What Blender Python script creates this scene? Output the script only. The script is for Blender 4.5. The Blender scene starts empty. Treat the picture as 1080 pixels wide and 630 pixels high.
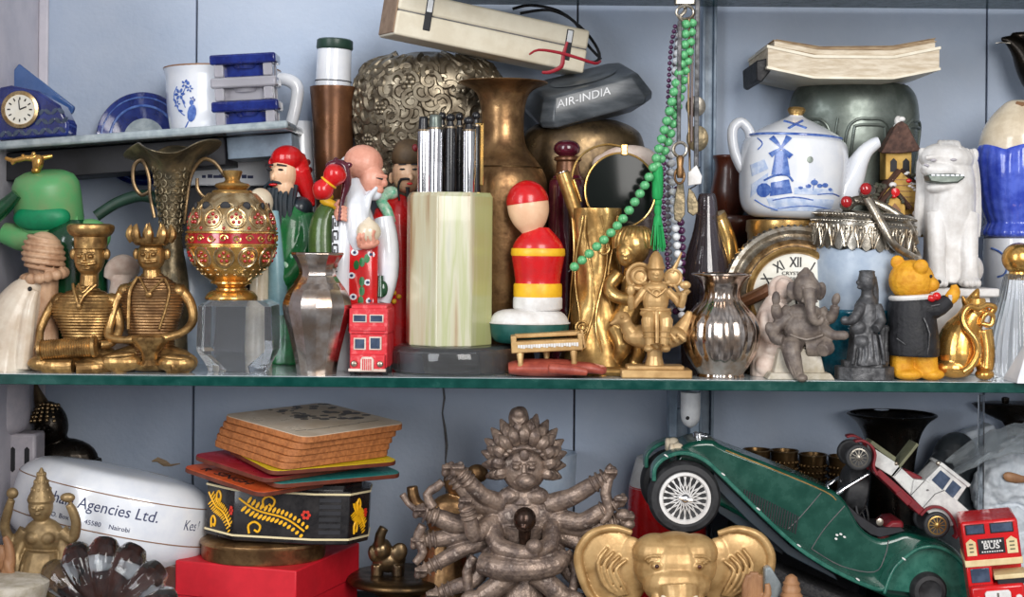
import bpy, bmesh, math, random
from mathutils import Vector, Matrix
random.seed(7)
C = bpy.context.scene.collection
U = 0.0007            # metres per photo pixel on the shelf's front edge
F, CX, HY, SH = 1600.0, 540.0, 250.0, 149.0
R = math.radians(0.5)
LOW = -293            # lower floor, in pixels under the shelf top
PI = math.pi
rad = math.radians
sin, cos = math.sin, math.cos

def K(Y): return (F + Y) / F
def P(px, py, Y):
    k = K(Y); a = (px - CX) * k; b = (HY - py) * k
    return Vector(((a * cos(R) - b * sin(R)) * U, Y * U, (a * sin(R) + b * cos(R) + SH) * U))
def row(px, Y, z=0):
    k = K(Y); a = (px - CX) * k
    return HY - ((z - SH) - a * sin(R)) / cos(R) / k

def tag(o, label=None, cat=None, group=None, kind=None):
    if label: o['label'] = label
    if cat: o['category'] = cat
    if group: o['group'] = group
    if kind: o['kind'] = kind

class T:
    """A thing: an Empty at its base; shapes are given in photo pixels at its depth."""
    def __init__(s, name, label, cat, px, Y, z=0, py=None, group=None):
        s.px, s.Y = px, Y
        s.py = row(px, Y, z) if py is None else py
        s.s = U * K(Y)
        s.d0 = 0            # depth added to every shape
        s.name, s.info = name, (label, cat, group)
        s.o = bpy.data.objects.new(name, None); C.objects.link(s.o)
        s.o.empty_display_size = 0.01
        s.o.location = P(px, s.py, Y)
        tag(s.o, label, cat, group)
    def L(s, p): return Vector(((p[0] - s.px) * s.s, (p[2] + s.d0) * s.s, (s.py - p[1]) * s.s))
    def solo(s, g, mat, **kw):
        loc = s.o.location.copy()
        bpy.data.objects.remove(s.o)
        o = g.build(s.name, mat, s, solo=True, **kw)
        o.location = loc
        tag(o, *s.info)
        s.o = o
        return o

def cr(pts, n):
    """Catmull-Rom through points of any dimension"""
    if n < 2 or len(pts) < 3: return [tuple(p) for p in pts]
    out = []
    m = len(pts)
    for i in range(m - 1):
        p0, p1, p2, p3 = pts[max(i-1, 0)], pts[i], pts[i+1], pts[min(i+2, m-1)]
        for j in range(n):
            t = j / n
            out.append(tuple(0.5*((2*b) + (-a+c)*t + (2*a-5*b+4*c-d)*t*t + (-a+3*b-3*c+d)*t**3)
                             for a, b, c, d in zip(p0, p1, p2, p3)))
    out.append(tuple(pts[-1]))
    return out

def rot2(cx, cy, deg):
    """clockwise on the picture"""
    c, s_ = cos(rad(deg)), sin(rad(deg))
    return lambda p: (cx + (p[0]-cx)*c - (p[1]-cy)*s_, cy + (p[0]-cx)*s_ + (p[1]-cy)*c, p[2])
def yaw(cx, d, deg):
    """turn about a vertical axis; positive brings the thing's left end nearer"""
    c, s_ = cos(rad(deg)), sin(rad(deg))
    return lambda p: (cx + (p[0]-cx)*c - (p[2]-d)*s_, p[1], d + (p[0]-cx)*s_ + (p[2]-d)*c)
def pitch(cy, d, deg):
    """turn about a horizontal axis; positive tips the top towards the viewer"""
    c, s_ = cos(rad(deg)), sin(rad(deg))
    return lambda p: (p[0], cy + (p[1]-cy)*c - (p[2]-d)*s_, d + (p[1]-cy)*s_ + (p[2]-d)*c)
def chain(*fs):
    def f(p):
        for g in fs: p = g(p)
        return p
    return f

class G:
    def __init__(s, xf=None):
        s.v, s.f, s.xf = [], [], xf
    def add(s, vs, fs):
        b = len(s.v)
        if s.xf: vs = [s.xf(p) for p in vs]
        s.v += [tuple(p) for p in vs]
        s.f += [tuple(b + i for i in f) for f in fs]
        return s
    def grid(s, rings, closed=True, cap=True):
        n = len(rings[0]); vs = [p for r in rings for p in r]; fs = []
        for i in range(len(rings) - 1):
            for j in range(n if closed else n - 1):
                k = (j + 1) % n
                fs.append((i*n+j, i*n+k, (i+1)*n+k, (i+1)*n+j))
        if cap and closed:
            fs.append(tuple(range(n))[::-1]); fs.append(tuple((len(rings)-1)*n + j for j in range(n)))
        return s.add(vs, fs)
    def lathe(s, cx, prof, d=0, n=40, sm=0, flute=None, sq=1.0, hollow=0, a0=0.0, fn=None):
        """prof: (row, radius) from one end to the other; axis vertical"""
        prof = cr(prof, sm) if sm else list(prof)
        if hollow:
            top_first = prof[0][0] < prof[-1][0]
            pr = prof if not top_first else prof[::-1]        # bottom -> top
            inner = [(min(y, pr[0][0] - hollow), max(r - hollow, 0.4)) for y, r in pr]
            prof = pr + inner[::-1]
        rings = []
        for y, r in prof:
            ring = []
            for j in range(n):
                a = 2*PI*j/n + a0
                rr = r
                if flute: rr = r * (1 + flute[1] * (abs(cos(flute[0]*a/2)) if len(flute) > 2 else cos(flute[0]*a)))
                yy = y
                if fn: rr, yy = fn(a, y, rr)
                ring.append((cx + rr*sin(a), yy, d - rr*cos(a)*sq))
            rings.append(ring)
        return s.grid(rings)
    def lathey(s, cx, cy, prof, n=40, ry=1.0, cap=True):
        """axis towards the viewer; prof: (depth, radius)"""
        return s.grid([[(cx + r*sin(2*PI*j/n), cy - r*ry*cos(2*PI*j/n), dd) for j in range(n)] for dd, r in prof], cap=cap)
    def lathex(s, cy, d, prof, n=32):
        return s.grid([[(x, cy + r*sin(2*PI*j/n), d - r*cos(2*PI*j/n)) for j in range(n)] for x, r in prof])
    def ell(s, x, y, d, rx, ry=None, rd=None, rot=0, n=20, m=12):
        ry = rx if ry is None else ry; rd = min(rx, ry) if rd is None else rd
        rings = []
        c, sn = cos(rad(rot)), sin(rad(rot))
        for i in range(m + 1):
            t = PI * (0.02 + 0.96 * i / m); ring = []
            for j in range(n):
                a = 2*PI*j/n
                ex, ey, ed = rx*sin(t)*sin(a), -ry*cos(t), -rd*sin(t)*cos(a)
                ring.append((x + ex*c - ey*sn, y + ex*sn + ey*c, d + ed))
            rings.append(ring)
        return s.grid(rings)
    def tube(s, pts, n=10, sm=0, closed=False, flat=1.0):
        """pts: (x, row, depth, radius)"""
        pts = [tuple(p) for p in pts]
        if closed: pts = pts + [pts[0]]
        pts = cr(pts, sm) if sm else pts
        if closed: pts = pts[:-1]
        V = [Vector(p[:3]) for p in pts]; m = len(V)
        up = None; rings = []
        for i in range(m):
            if closed: t = V[(i+1) % m] - V[i-1]
            else: t = V[min(i+1, m-1)] - V[max(i-1, 0)]
            if t.length < 1e-9: t = Vector((0, 1, 0))
            t.normalize()
            if up is None:
                up = Vector((0, 0, 1)) if abs(t.z) < 0.9 else Vector((1, 0, 0))
            b = t.cross(up); b.normalize(); up = b.cross(t); up.normalize()
            r = pts[i][3]
            rings.append([tuple(V[i] + b*(r*cos(2*PI*j/n)) + up*(r*flat*sin(2*PI*j/n))) for j in range(n)])
        if closed:
            rings.append(rings[0]); return s.grid(rings, cap=False)
        return s.grid(rings)
    def ring(s, x, y, d, r, w, ry=None, n=32, k=8):
        ry = r if ry is None else ry
        return s.tube([(x + r*sin(2*PI*j/n), y - ry*cos(2*PI*j/n), d, w) for j in range(n)], n=k, closed=True)
    def box(s, x0, y0, x1, y1, d0, d1):
        vs = [(x, y, d) for x in (x0, x1) for y in (y0, y1) for d in (d0, d1)]
        return s.add(vs, [(0,1,3,2), (4,6,7,5), (0,4,5,1), (2,3,7,6), (0,2,6,4), (1,5,7,3)])
    def prism(s, pts, d0, d1, inset=1.0):
        n = len(pts)
        cx = sum(p[0] for p in pts)/n; cy = sum(p[1] for p in pts)/n
        vs = [(x, y, d0) for x, y in pts] + [(cx+(x-cx)*inset, cy+(y-cy)*inset, d1) for x, y in pts]
        return s.add(vs, [tuple(range(n)), tuple(range(n, 2*n))[::-1]] + [(i, (i+1) % n, n+(i+1) % n, n+i) for i in range(n)])
    def slab(s, pts, y0, y1):
        """plan outline (x, depth) extruded between two rows"""
        n = len(pts)
        vs = [(x, y0, d) for x, d in pts] + [(x, y1, d) for x, d in pts]
        return s.add(vs, [tuple(range(n)), tuple(range(n, 2*n))[::-1]] + [(i, (i+1) % n, n+(i+1) % n, n+i) for i in range(n)])
    def stroke(s, pts, w, surf, th=0.5, sm=4):
        """a painted line on a surface: surf(x, row) -> depth"""
        q = cr(pts, sm)
        return s.tube([(x, y, surf(x, y), w) for x, y in q], n=6, flat=1.0)
    def dab(s, x, y, rx, ry, rot, surf, th=0.6, n=10):
        """a painted spot lying on a surface"""
        c, sn = cos(rad(rot)), sin(rad(rot))
        P2 = [(x + rx*cos(2*PI*j/n)*c - ry*sin(2*PI*j/n)*sn, y + rx*cos(2*PI*j/n)*sn + ry*sin(2*PI*j/n)*c) for j in range(n)]
        vs = [(a, b, surf(a, b) - th) for a, b in P2] + [(x, y, surf(x, y) - th*1.15)] + [(a, b, surf(a, b) + th) for a, b in P2]
        fs = [(j, (j+1) % n, n) for j in range(n)] + [(j, n+1+j, n+1+(j+1) % n, (j+1) % n) for j in range(n)]
        fs.append(tuple(n+1+j for j in range(n)))
        return s.add(vs, fs)
    def patch(s, pts, surf, th=0.5, nx=10, ny=6):
        """a painted four-cornered patch lying on a surface"""
        (ax, ay), (bx, by), (cx, cy), (dx, dy) = pts
        vs, fs = [], []
        for side in (-th, th):
            for i in range(ny + 1):
                v = i / ny
                for j in range(nx + 1):
                    u = j / nx
                    x = (ax*(1-u)+bx*u)*(1-v) + (dx*(1-u)+cx*u)*v
                    y = (ay*(1-u)+by*u)*(1-v) + (dy*(1-u)+cy*u)*v
                    vs.append((x, y, surf(x, y) + side))
        W = nx + 1; N = W*(ny+1)
        for i in range(ny):
            for j in range(nx):
                a = i*W + j
                fs.append((a, a+1, a+W+1, a+W)); fs.append((N+a, N+a+W, N+a+W+1, N+a+1))
        for j in range(nx):
            fs.append((j, N+j, N+j+1, j+1)); a = ny*W + j; fs.append((a, a+1, N+a+1, N+a))
        for i in range(ny):
            a = i*W; fs.append((a, a+W, N+a+W, N+a)); a += nx; fs.append((a, N+a, N+a+W, a+W))
        return s.add(vs, fs)
    def text(s, body, cx, cy, h, surf=None, th=0.35, deg=0, shear=0.0, wide=1.0, bold=0.0, spacing=1.0):
        cu = bpy.data.curves.new('t', 'FONT'); cu.body = body
        cu.align_x = 'CENTER'; cu.align_y = 'CENTER'; cu.size = 1.0; cu.shear = shear; cu.resolution_u = 3
        cu.extrude = 0.02; cu.offset = bold; cu.space_character = spacing
        ob = bpy.data.objects.new('t', cu); C.objects.link(ob)
        dg = bpy.context.evaluated_depsgraph_get()
        me = bpy.data.meshes.new_from_object(ob.evaluated_get(dg))
        k = h / 0.7; c, sn = cos(rad(deg)), sin(rad(deg)); vs = []
        for v in me.vertices:
            x, y = v.co.x*k*wide, -v.co.y*k
            X, Y = cx + x*c - y*sn, cy + x*sn + y*c
            vs.append((X, Y, (surf(X, Y) if surf else 0) + (-th if v.co.z > 0 else th)))
        fs = [tuple(p.vertices) for p in me.polygons]
        bpy.data.objects.remove(ob); bpy.data.curves.remove(cu); bpy.data.meshes.remove(me)
        return s.add(vs, fs)
    def build(s, name, mat, t, parent=None, remesh=0, lap=2, bevel=0, seg=2, sub=0, flat=False, ang=40, label=None, solo=False, kind=None):
        me = bpy.data.meshes.new(name)
        me.from_pydata([t.L(p) for p in s.v], [], s.f)
        bm = bmesh.new(); bm.from_mesh(me)
        bmesh.ops.recalc_face_normals(bm, faces=bm.faces)
        bm.to_mesh(me); bm.free()
        o = bpy.data.objects.new(name, me); C.objects.link(o)
        me.materials.append(mat)
        if remesh:
            m = o.modifiers.new('skin', 'REMESH'); m.mode = 'VOXEL'; m.voxel_size = remesh * t.s; m.use_smooth_shade = True
            if lap:
                m = o.modifiers.new('ease', 'SMOOTH'); m.factor = 0.5; m.iterations = lap
        else:
            for p in me.polygons: p.use_smooth = not flat
            if not flat: me.set_sharp_from_angle(angle=rad(ang))
            if bevel:
                m = o.modifiers.new('edge', 'BEVEL'); m.width = bevel * t.s; m.segments = seg; m.limit_method = 'ANGLE'
                m.angle_limit = rad(35); m.harden_normals = False
            if sub:
                m = o.modifiers.new('sub', 'SUBSURF'); m.levels = sub; m.render_levels = sub
        if not solo: o.parent = parent or t.o
        if label: o['label'] = label
        if kind: o['kind'] = kind
        return o

def copy_part(o, t, pt, parent=None):
    """a further copy of a part, moved to a photo point"""
    c = o.copy(); C.objects.link(c); c.parent = parent or t.o; c.location = t.L(pt)
    return c

# ------------------------------------------------------------------ materials
def srgb(r, g=None, b=None):
    if g is None: r, g, b = r
    f = lambda c: (c/255/12.92) if c/255 <= 0.04045 else ((c/255 + 0.055)/1.055)**2.4
    return (f(r), f(g), f(b), 1)
def mat(name, c, c2=None, metal=0.0, rough=0.5, scale=6, bump=0.0, bscale=None, lo=0.4, hi=0.62, coat=0.0, trans=0.0, ior=1.45,
        stretch=(1, 1, 1), c3=None, spec=0.5, detail=6.0, rvar=0.12, alpha=1.0):
    m = bpy.data.materials.new(name); m.use_nodes = True
    nt = m.node_tree; N = nt.nodes; Lk = nt.links
    b = N['Principled BSDF']
    b.inputs['Base Color'].default_value = srgb(c)
    b.inputs['Metallic'].default_value = metal; b.inputs['Roughness'].default_value = rough
    b.inputs['Coat Weight'].default_value = coat; b.inputs['Coat Roughness'].default_value = 0.08
    b.inputs['Transmission Weight'].default_value = trans; b.inputs['IOR'].default_value = ior
    b.inputs['Specular IOR Level'].default_value = spec
    b.inputs['Alpha'].default_value = alpha
    if c2 or bump or rvar and not trans:
        tc = N.new('ShaderNodeTexCoord'); mp = N.new('ShaderNodeMapping')
        mp.inputs['Scale'].default_value = stretch
        Lk.new(tc.outputs['Object'], mp.inputs['Vector'])
        nz = N.new('ShaderNodeTexNoise'); nz.inputs['Scale'].default_value = scale / (100*U)
        nz.inputs['Detail'].default_value = detail; nz.inputs['Roughness'].default_value = 0.62
        Lk.new(mp.outputs['Vector'], nz.inputs['Vector'])
        if c2:
            rp = N.new('ShaderNodeValToRGB')
            rp.color_ramp.elements[0].position = lo; rp.color_ramp.elements[0].color = srgb(c)
            rp.color_ramp.elements[1].position = hi; rp.color_ramp.elements[1].color = srgb(c2)
            if c3:
                e = rp.color_ramp.elements.new(min(hi + 0.1, 0.98)); e.color = srgb(c3)
            Lk.new(nz.outputs['Fac'], rp.inputs['Fac']); Lk.new(rp.outputs['Color'], b.inputs['Base Color'])
        if rvar and not trans:
            mr = N.new('ShaderNodeMapRange'); mr.inputs['From Min'].default_value = 0.3; mr.inputs['From Max'].default_value = 0.7
            mr.inputs['To Min'].default_value = max(rough - rvar, 0.03); mr.inputs['To Max'].default_value = min(rough + rvar, 1)
            Lk.new(nz.outputs['Fac'], mr.inputs['Value']); Lk.new(mr.outputs['Result'], b.inputs['Roughness'])
        if bump:
            n2 = N.new('ShaderNodeTexNoise'); n2.inputs['Scale'].default_value = (bscale or scale*3) / (100*U); n2.inputs['Detail'].default_value = 4
            Lk.new(mp.outputs['Vector'], n2.inputs['Vector'])
            bp = N.new('ShaderNodeBump'); bp.inputs['Strength'].default_value = bump; bp.inputs['Distance'].default_value = 2*U
            Lk.new(n2.outputs['Fac'], bp.inputs['Height']); Lk.new(bp.outputs['Normal'], b.inputs['Normal'])
    return m
def glass(name, c, rough=0.02, ior=1.45): return mat(name, c, trans=1.0, rough=rough, ior=ior, rvar=0)

M = {}
def D(k, *a, **kw): M[k] = mat(k, *a, **kw)
D('wall_paint', (162, 176, 197), (176, 187, 204), rough=0.62, scale=1.3, bump=0.35, bscale=14, lo=0.3, hi=0.7)
D('side_paint', (200, 196, 204), (186, 184, 194), rough=0.6, scale=1.5, bump=0.3, bscale=12)
D('seam', (112, 110, 110), (86, 86, 88), rough=0.8)
D('post_paint', (132, 150, 168), (112, 126, 142), rough=0.4, scale=4)
D('floor_board', (70, 66, 62), (48, 46, 44), rough=0.7)
D('black_board', (26, 26, 30), (38, 38, 44), rough=0.55)
D('glass_edge', (3, 56, 50), (6, 68, 61), rough=0.2, spec=0.4, coat=0.2)
D('glass_top', (176, 190, 196), (196, 204, 208), rough=0.12, coat=0.6)
D('glass_grey', (140, 152, 158), (170, 180, 184), rough=0.1, coat=0.6)
D('brass_aged', (186, 148, 94), (112, 84, 50), metal=0.8, rough=0.38, scale=7, bump=0.15)
D('brass_dull', (164, 128, 88), (108, 80, 54), metal=0.85, rough=0.38, scale=5, bump=0.2)
D('brass_dark', (104, 80, 50), (64, 50, 34), metal=0.85, rough=0.38, scale=4, bump=0.1)
D('gold_bright', (238, 196, 122), (206, 158, 86), metal=0.9, rough=0.2, scale=5)
D('gold_soft', (206, 168, 106), (148, 114, 66), metal=0.85, rough=0.34, scale=6, bump=0.1)
D('gold_matt', (200, 164, 112), (166, 130, 82), metal=0.35, rough=0.4, scale=4, bump=0.12)
D('gold_leaf', (230, 182, 106), (202, 148, 74), metal=0.88, rough=0.24, scale=6)
D('brass_matt', (150, 126, 88), (114, 94, 64), metal=0.45, rough=0.48, scale=5, bump=0.15)
D('bronze', (134, 112, 82), (84, 70, 54), metal=0.85, rough=0.36, scale=4, bump=0.15)
D('bronze_green', (132, 118, 92), (80, 74, 60), metal=0.7, rough=0.42, scale=5, bump=0.35, bscale=22)
D('bronze_black', (46, 40, 34), (28, 26, 24), metal=0.8, rough=0.3, scale=5)
D('silver', (206, 196, 188), (172, 150, 132), metal=1, rough=0.17, scale=4, rvar=0.08)
D('silver_old', (190, 182, 168), (120, 106, 88), metal=0.9, rough=0.32, scale=8, bump=0.15)
D('silver_dark', (160, 154, 144), (104, 100, 92), metal=0.9, rough=0.3, scale=6, bump=0.1)
D('chrome', (222, 222, 226), metal=1, rough=0.09, rvar=0)
D('pewter', (120, 128, 122), (90, 98, 92), metal=0.6, rough=0.34, scale=3, bump=0.08)
D('statue', (150, 130, 116), (92, 78, 72), metal=0.4, rough=0.42, scale=7, bump=0.6, bscale=24, c3=(182, 166, 154))
D('statue_dark', (74, 54, 44), (52, 40, 34), metal=0.7, rough=0.25, scale=5)
D('lead', (98, 98, 100), (62, 62, 64), metal=0.5, rough=0.5, scale=9, bump=0.4, bscale=26)
D('clay_grey', (128, 116, 106), (84, 74, 70), rough=0.48, scale=6, bump=0.3, bscale=22)
D('sandstone', (198, 190, 176), (170, 160, 140), rough=0.7, scale=6, bump=0.3)
D('alabaster', (226, 214, 196), (208, 190, 168), rough=0.36, scale=4, coat=0.2)
D('tan_stone', (202, 166, 134), (168, 128, 98), rough=0.45, scale=5, bump=0.2)
D('pale_clay', (220, 204, 192), (196, 172, 158), rough=0.6, scale=5, bump=0.3)
D('white_china', (226, 228, 232), (214, 218, 226), rough=0.16, scale=3, coat=0.6, rvar=0.04)
D('white_bisque', (226, 224, 222), (206, 202, 198), rough=0.42, scale=5, bump=0.2)
D('cream_china', (228, 214, 190), (210, 194, 168), rough=0.2, coat=0.5)
D('china_grey', (184, 178, 184), (170, 166, 174), rough=0.4)
D('delft_blue', (56, 86, 160), (96, 126, 190), rough=0.2, scale=14, coat=0.5)
D('delft_pale', (172, 190, 222), (206, 216, 234), rough=0.2, scale=12, coat=0.5)
D('cobalt_glaze', (52, 72, 180), (84, 106, 210), rough=0.14, coat=0.7, scale=5, bump=0.1)
D('skin', (238, 196, 160), (228, 182, 146), rough=0.42, scale=5, coat=0.15)
D('skin_pink', (222, 160, 138), (206, 140, 118), rough=0.42, scale=6)
D('red_paint', (206, 24, 28), (188, 18, 22), rough=0.28, coat=0.4, scale=5)
D('red_worn', (206, 44, 54), (226, 110, 112), rough=0.45, scale=16, lo=0.52, hi=0.72, bump=0.2)
D('red_box', (204, 26, 42), (190, 20, 36), rough=0.55, scale=3)
D('red_maroon', (128, 30, 38), (106, 24, 32), rough=0.4, scale=8)
D('red_leather', (172, 84, 66), (140, 60, 48), rough=0.42, scale=6, bump=0.2)
D('maroon_glaze', (84, 22, 40), (66, 16, 30), rough=0.16, coat=0.6)
D('yellow_paint', (238, 186, 40), (226, 168, 30), rough=0.4, scale=7)
D('green_robe', (34, 120, 62), (26, 98, 52), rough=0.3, coat=0.4, scale=6)
D('olive_robe', (70, 96, 44), (58, 80, 38), rough=0.3, coat=0.4, scale=6)
D('mint', (110, 196, 158), (206, 226, 206), rough=0.35, scale=14, coat=0.3)
D('sky_robe', (150, 190, 200), (130, 172, 184), rough=0.35)
D('slate', (44, 54, 62), (34, 42, 50), rough=0.35, coat=0.3)
D('black_paint', (22, 22, 25), (32, 32, 36), rough=0.3, coat=0.3)
D('black_rubber', (34, 34, 36), (48, 48, 50), rough=0.6, scale=12)
D('black_fabric', (24, 24, 27), (38, 38, 42), rough=0.6, scale=10, bump=0.3)
D('brown_hat', (92, 72, 48), (70, 54, 36), rough=0.6)
D('wood_dark', (86, 42, 28), (58, 28, 20), rough=0.35, stretch=(1, 1, 0.3), scale=5, coat=0.2)
D('wood_copper', (112, 74, 48), (84, 54, 36), metal=0.5, rough=0.34, scale=3)
D('wood_mid', (168, 124, 88), (136, 96, 66), rough=0.5, scale=7, stretch=(1, 1, 0.3))
D('cork', (184, 116, 66), (150, 90, 48), rough=0.6, scale=18, bump=0.2)
D('embossed', (138, 128, 110), (92, 82, 68), metal=0.8, rough=0.4, scale=5)
D('orange_tile', (222, 102, 52), (200, 78, 36), rough=0.35, scale=6)
D('teal_tile', (40, 128, 122), (32, 112, 108), rough=0.35)
D('yellow_tile', (214, 190, 36), (200, 172, 28), rough=0.35)
D('crimson_tile', (158, 30, 46), (140, 24, 38), rough=0.35)
D('tile_edge', (112, 54, 36), (92, 42, 28), rough=0.5)
D('print_photo', (214, 198, 178), (196, 176, 152), rough=0.35, scale=2.2)
D('print_dark', (74, 70, 66), (110, 102, 94), rough=0.35, scale=9)
D('silver_gilt', (214, 190, 148), (160, 130, 88), metal=0.9, rough=0.28, scale=9)
D('lacquer', (24, 22, 24), (36, 32, 32), rough=0.3, coat=0.3, scale=6)
D('paint_yellow', (240, 178, 26), rough=0.4, rvar=0)
D('paint_red', (206, 48, 30), rough=0.4, rvar=0)
D('cream_line', (222, 206, 164), rough=0.5, rvar=0)
D('beige_plastic', (222, 214, 194), (210, 200, 178), rough=0.42, scale=3)
D('brown_card', (150, 124, 100), (126, 102, 82), rough=0.7, scale=5)
D('paper', (214, 202, 182), (190, 174, 150), rough=0.75, scale=5, stretch=(1, 1, 6))
D('paper_old', (168, 146, 116), (134, 110, 84), rough=0.75, scale=7, stretch=(1, 1, 8))
D('green_enamel', (96, 170, 108), (122, 160, 108), rough=0.4, scale=3, lo=0.45, hi=0.66)
D('green_emerald', (16, 140, 92), (22, 126, 84), rough=0.5, scale=8)
D('green_dark', (22, 74, 44), (14, 58, 34), rough=0.16, coat=0.7)
D('green_hose', (40, 66, 54), (30, 52, 42), rough=0.35)
D('green_car', (10, 62, 50), (18, 78, 64), rough=0.24, coat=0.6, scale=5, lo=0.4, hi=0.7)
D('green_fender', (30, 90, 76), (50, 112, 96), rough=0.3, coat=0.5, scale=6)
D('pillow_green', (22, 74, 68), (30, 84, 78), rough=0.4, scale=8)
D('bead_green', (58, 150, 92), (110, 186, 128), rough=0.3, scale=12, coat=0.3)
D('tassel', (30, 160, 84), (22, 140, 72), rough=0.7, stretch=(6, 6, 1))
D('bead_purple', (66, 28, 66), (84, 40, 82), rough=0.2, coat=0.5)
D('bead_white', (226, 228, 232), rough=0.25, coat=0.4, rvar=0)
D('bead_smoke', (150, 144, 152), rough=0.2, coat=0.5, rvar=0)
D('ruby', (168, 22, 26), (150, 16, 20), rough=0.14, coat=0.8)
D('red_enamel', (150, 18, 34), (172, 24, 40), rough=0.14, coat=0.9)
D('teddy', (226, 164, 40), (204, 138, 26), rough=0.6, scale=12, bump=0.5, bscale=26)
D('house_wall', (206, 168, 90), (186, 146, 72), rough=0.7, scale=8, bump=0.4)
D('house_roof', (92, 62, 50), (66, 46, 40), rough=0.7, scale=12, bump=0.5)
D('leafage', (60, 66, 52), (86, 80, 70), rough=0.8, scale=16, bump=0.6)
D('dial', (232, 230, 220), (224, 220, 206), rough=0.5)
D('ink', (30, 30, 34), rough=0.6, rvar=0)
D('ink_blue', (36, 44, 84), rough=0.5, rvar=0)
D('rim_brown', (140, 104, 76), rough=0.4, rvar=0)
D('window_dark', (52, 64, 84), (74, 88, 110), rough=0.12, coat=0.5, scale=6)
D('bus_cream', (226, 206, 160), (210, 186, 138), rough=0.5)
D('car_white', (212, 212, 208), (186, 186, 184), rough=0.35, coat=0.3, scale=8)
D('car_olive', (112, 112, 86), (92, 92, 70), rough=0.4)
D('wheel_gold', (176, 146, 88), (150, 120, 68), metal=0.8, rough=0.35)
D('plastic_white', (214, 220, 226), (192, 200, 208), rough=0.5, scale=3, bump=0.5, bscale=7)
D('plastic_grey', (150, 158, 160), (120, 128, 132), rough=0.3, scale=3, bump=0.5, bscale=8)
D('bag_dark', (56, 62, 66), (42, 46, 50), rough=0.35, scale=3, bump=0.5, bscale=6)
D('white_rubber', (220, 222, 224), (200, 202, 206), rough=0.4)
D('mat_weave', (34, 34, 38), (64, 62, 62), rough=0.7, scale=30, bump=0.9, bscale=40)
D('cable_red', (150, 30, 44), rough=0.4, rvar=0)
D('frosted', (176, 190, 206), (160, 176, 196), rough=0.4, coat=0.2, spec=0.5)
D('teal_glaze', (16, 84, 106), (30, 110, 132), rough=0.14, coat=0.8, scale=14, bump=0.3)
M['clear'] = glass('clear', (236, 240, 242))
M['clear_grey'] = glass('clear_grey', (196, 202, 208))
M['smoke'] = glass('smoke', (186, 172, 176))
M['milky'] = mat('milky', (206, 204, 212), trans=0.55, rough=0.06, coat=0.6, rvar=0)
M['grey_glass'] = mat('grey_glass', (84, 90, 96), (120, 126, 132), trans=0.45, rough=0.28, scale=2, stretch=(1, 1, 4), rvar=0)
M['blue_glass'] = glass('blue_glass', (70, 96, 200))
M['blue_deep'] = mat('blue_deep', (20, 34, 112), (40, 62, 150), rough=0.08, coat=1.0, scale=4, trans=0.35, rvar=0)
M['blue_pane'] = mat('blue_pane', (64, 104, 168), (84, 122, 182), rough=0.08, coat=1.0, scale=4, trans=0.4, rvar=0)
M['crystal'] = mat('crystal', (238, 242, 248), trans=0.94, rough=0.0, rvar=0)
M['stand_glass'] = mat('stand_glass', (240, 243, 246), trans=0.95, rough=0.0, rvar=0)
M['smoky'] = mat('smoky', (130, 116, 122), trans=0.85, rough=0.06, coat=0.8, rvar=0)
M['film'] = mat('film', (196, 204, 208), trans=0.5, rough=0.15, coat=0.5, rvar=0, alpha=0.55, bump=0.6, bscale=10)
M['lens'] = mat('lens', (20, 24, 22), rough=0.12, spec=0.25, rvar=0)

# onyx with upright bands
def onyx():
    m = bpy.data.materials.new('onyx'); m.use_nodes = True
    nt = m.node_tree; N = nt.nodes; Lk = nt.links; b = N['Principled BSDF']
    b.inputs['Roughness'].default_value = 0.22; b.inputs['Coat Weight'].default_value = 0.3
    tc = N.new('ShaderNodeTexCoord'); mp = N.new('ShaderNodeMapping'); mp.inputs['Scale'].default_value = (1, 1, 0.06)
    nz = N.new('ShaderNodeTexNoise'); nz.inputs['Scale'].default_value = 7/(100*U); nz.inputs['Detail'].default_value = 5
    rp = N.new('ShaderNodeValToRGB'); cr_ = rp.color_ramp
    cr_.elements[0].position = 0.30; cr_.elements[0].color = srgb(150, 118, 84)
    cr_.elements[1].position = 0.40; cr_.elements[1].color = srgb(186, 176, 146)
    for p, c in ((0.5, (192, 190, 164)), (0.58, (174, 178, 134)), (0.68, (194, 192, 168)), (0.8, (164, 170, 158))):
        e = cr_.elements.new(p); e.color = srgb(c)
    Lk.new(tc.outputs['Object'], mp.inputs['Vector']); Lk.new(mp.outputs['Vector'], nz.inputs['Vector'])
    Lk.new(nz.outputs['Fac'], rp.inputs['Fac'])
    sx = N.new('ShaderNodeSeparateXYZ'); Lk.new(tc.outputs['Object'], sx.inputs['Vector'])
    mr = N.new('ShaderNodeMapRange'); mr.inputs['From Min'].default_value = 26*U; mr.inputs['From Max'].default_value = 32*U
    mr.inputs['To Max'].default_value = 0.75; Lk.new(sx.outputs['X'], mr.inputs['Value'])
    mx = N.new('ShaderNodeMix'); mx.data_type = 'RGBA'; mx.inputs[7].default_value = srgb(170, 174, 112)
    Lk.new(mr.outputs['Result'], mx.inputs[0]); Lk.new(rp.outputs['Color'], mx.inputs[6]); Lk.new(mx.outputs[2], b.inputs['Base Color'])
    return m
M['onyx'] = onyx()

def lsurf(cx, prof, off=0.3, d=0, sq=1.0):
    """depth of the front of a turned vessel at (x, row)"""
    pr = sorted(prof)
    def f(x, y):
        if y <= pr[0][0]: r = pr[0][1]
        elif y >= pr[-1][0]: r = pr[-1][1]
        else:
            for (a, ra), (b, rb) in zip(pr, pr[1:]):
                if a <= y <= b:
                    r = ra + (rb-ra)*(y-a)/max(b-a, 1e-6); break
        q = r*r - (x-cx)**2
        return d - (math.sqrt(q) if q > 0 else 0)*sq - off
    return f
def flatd(d): return lambda x, y: d
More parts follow.
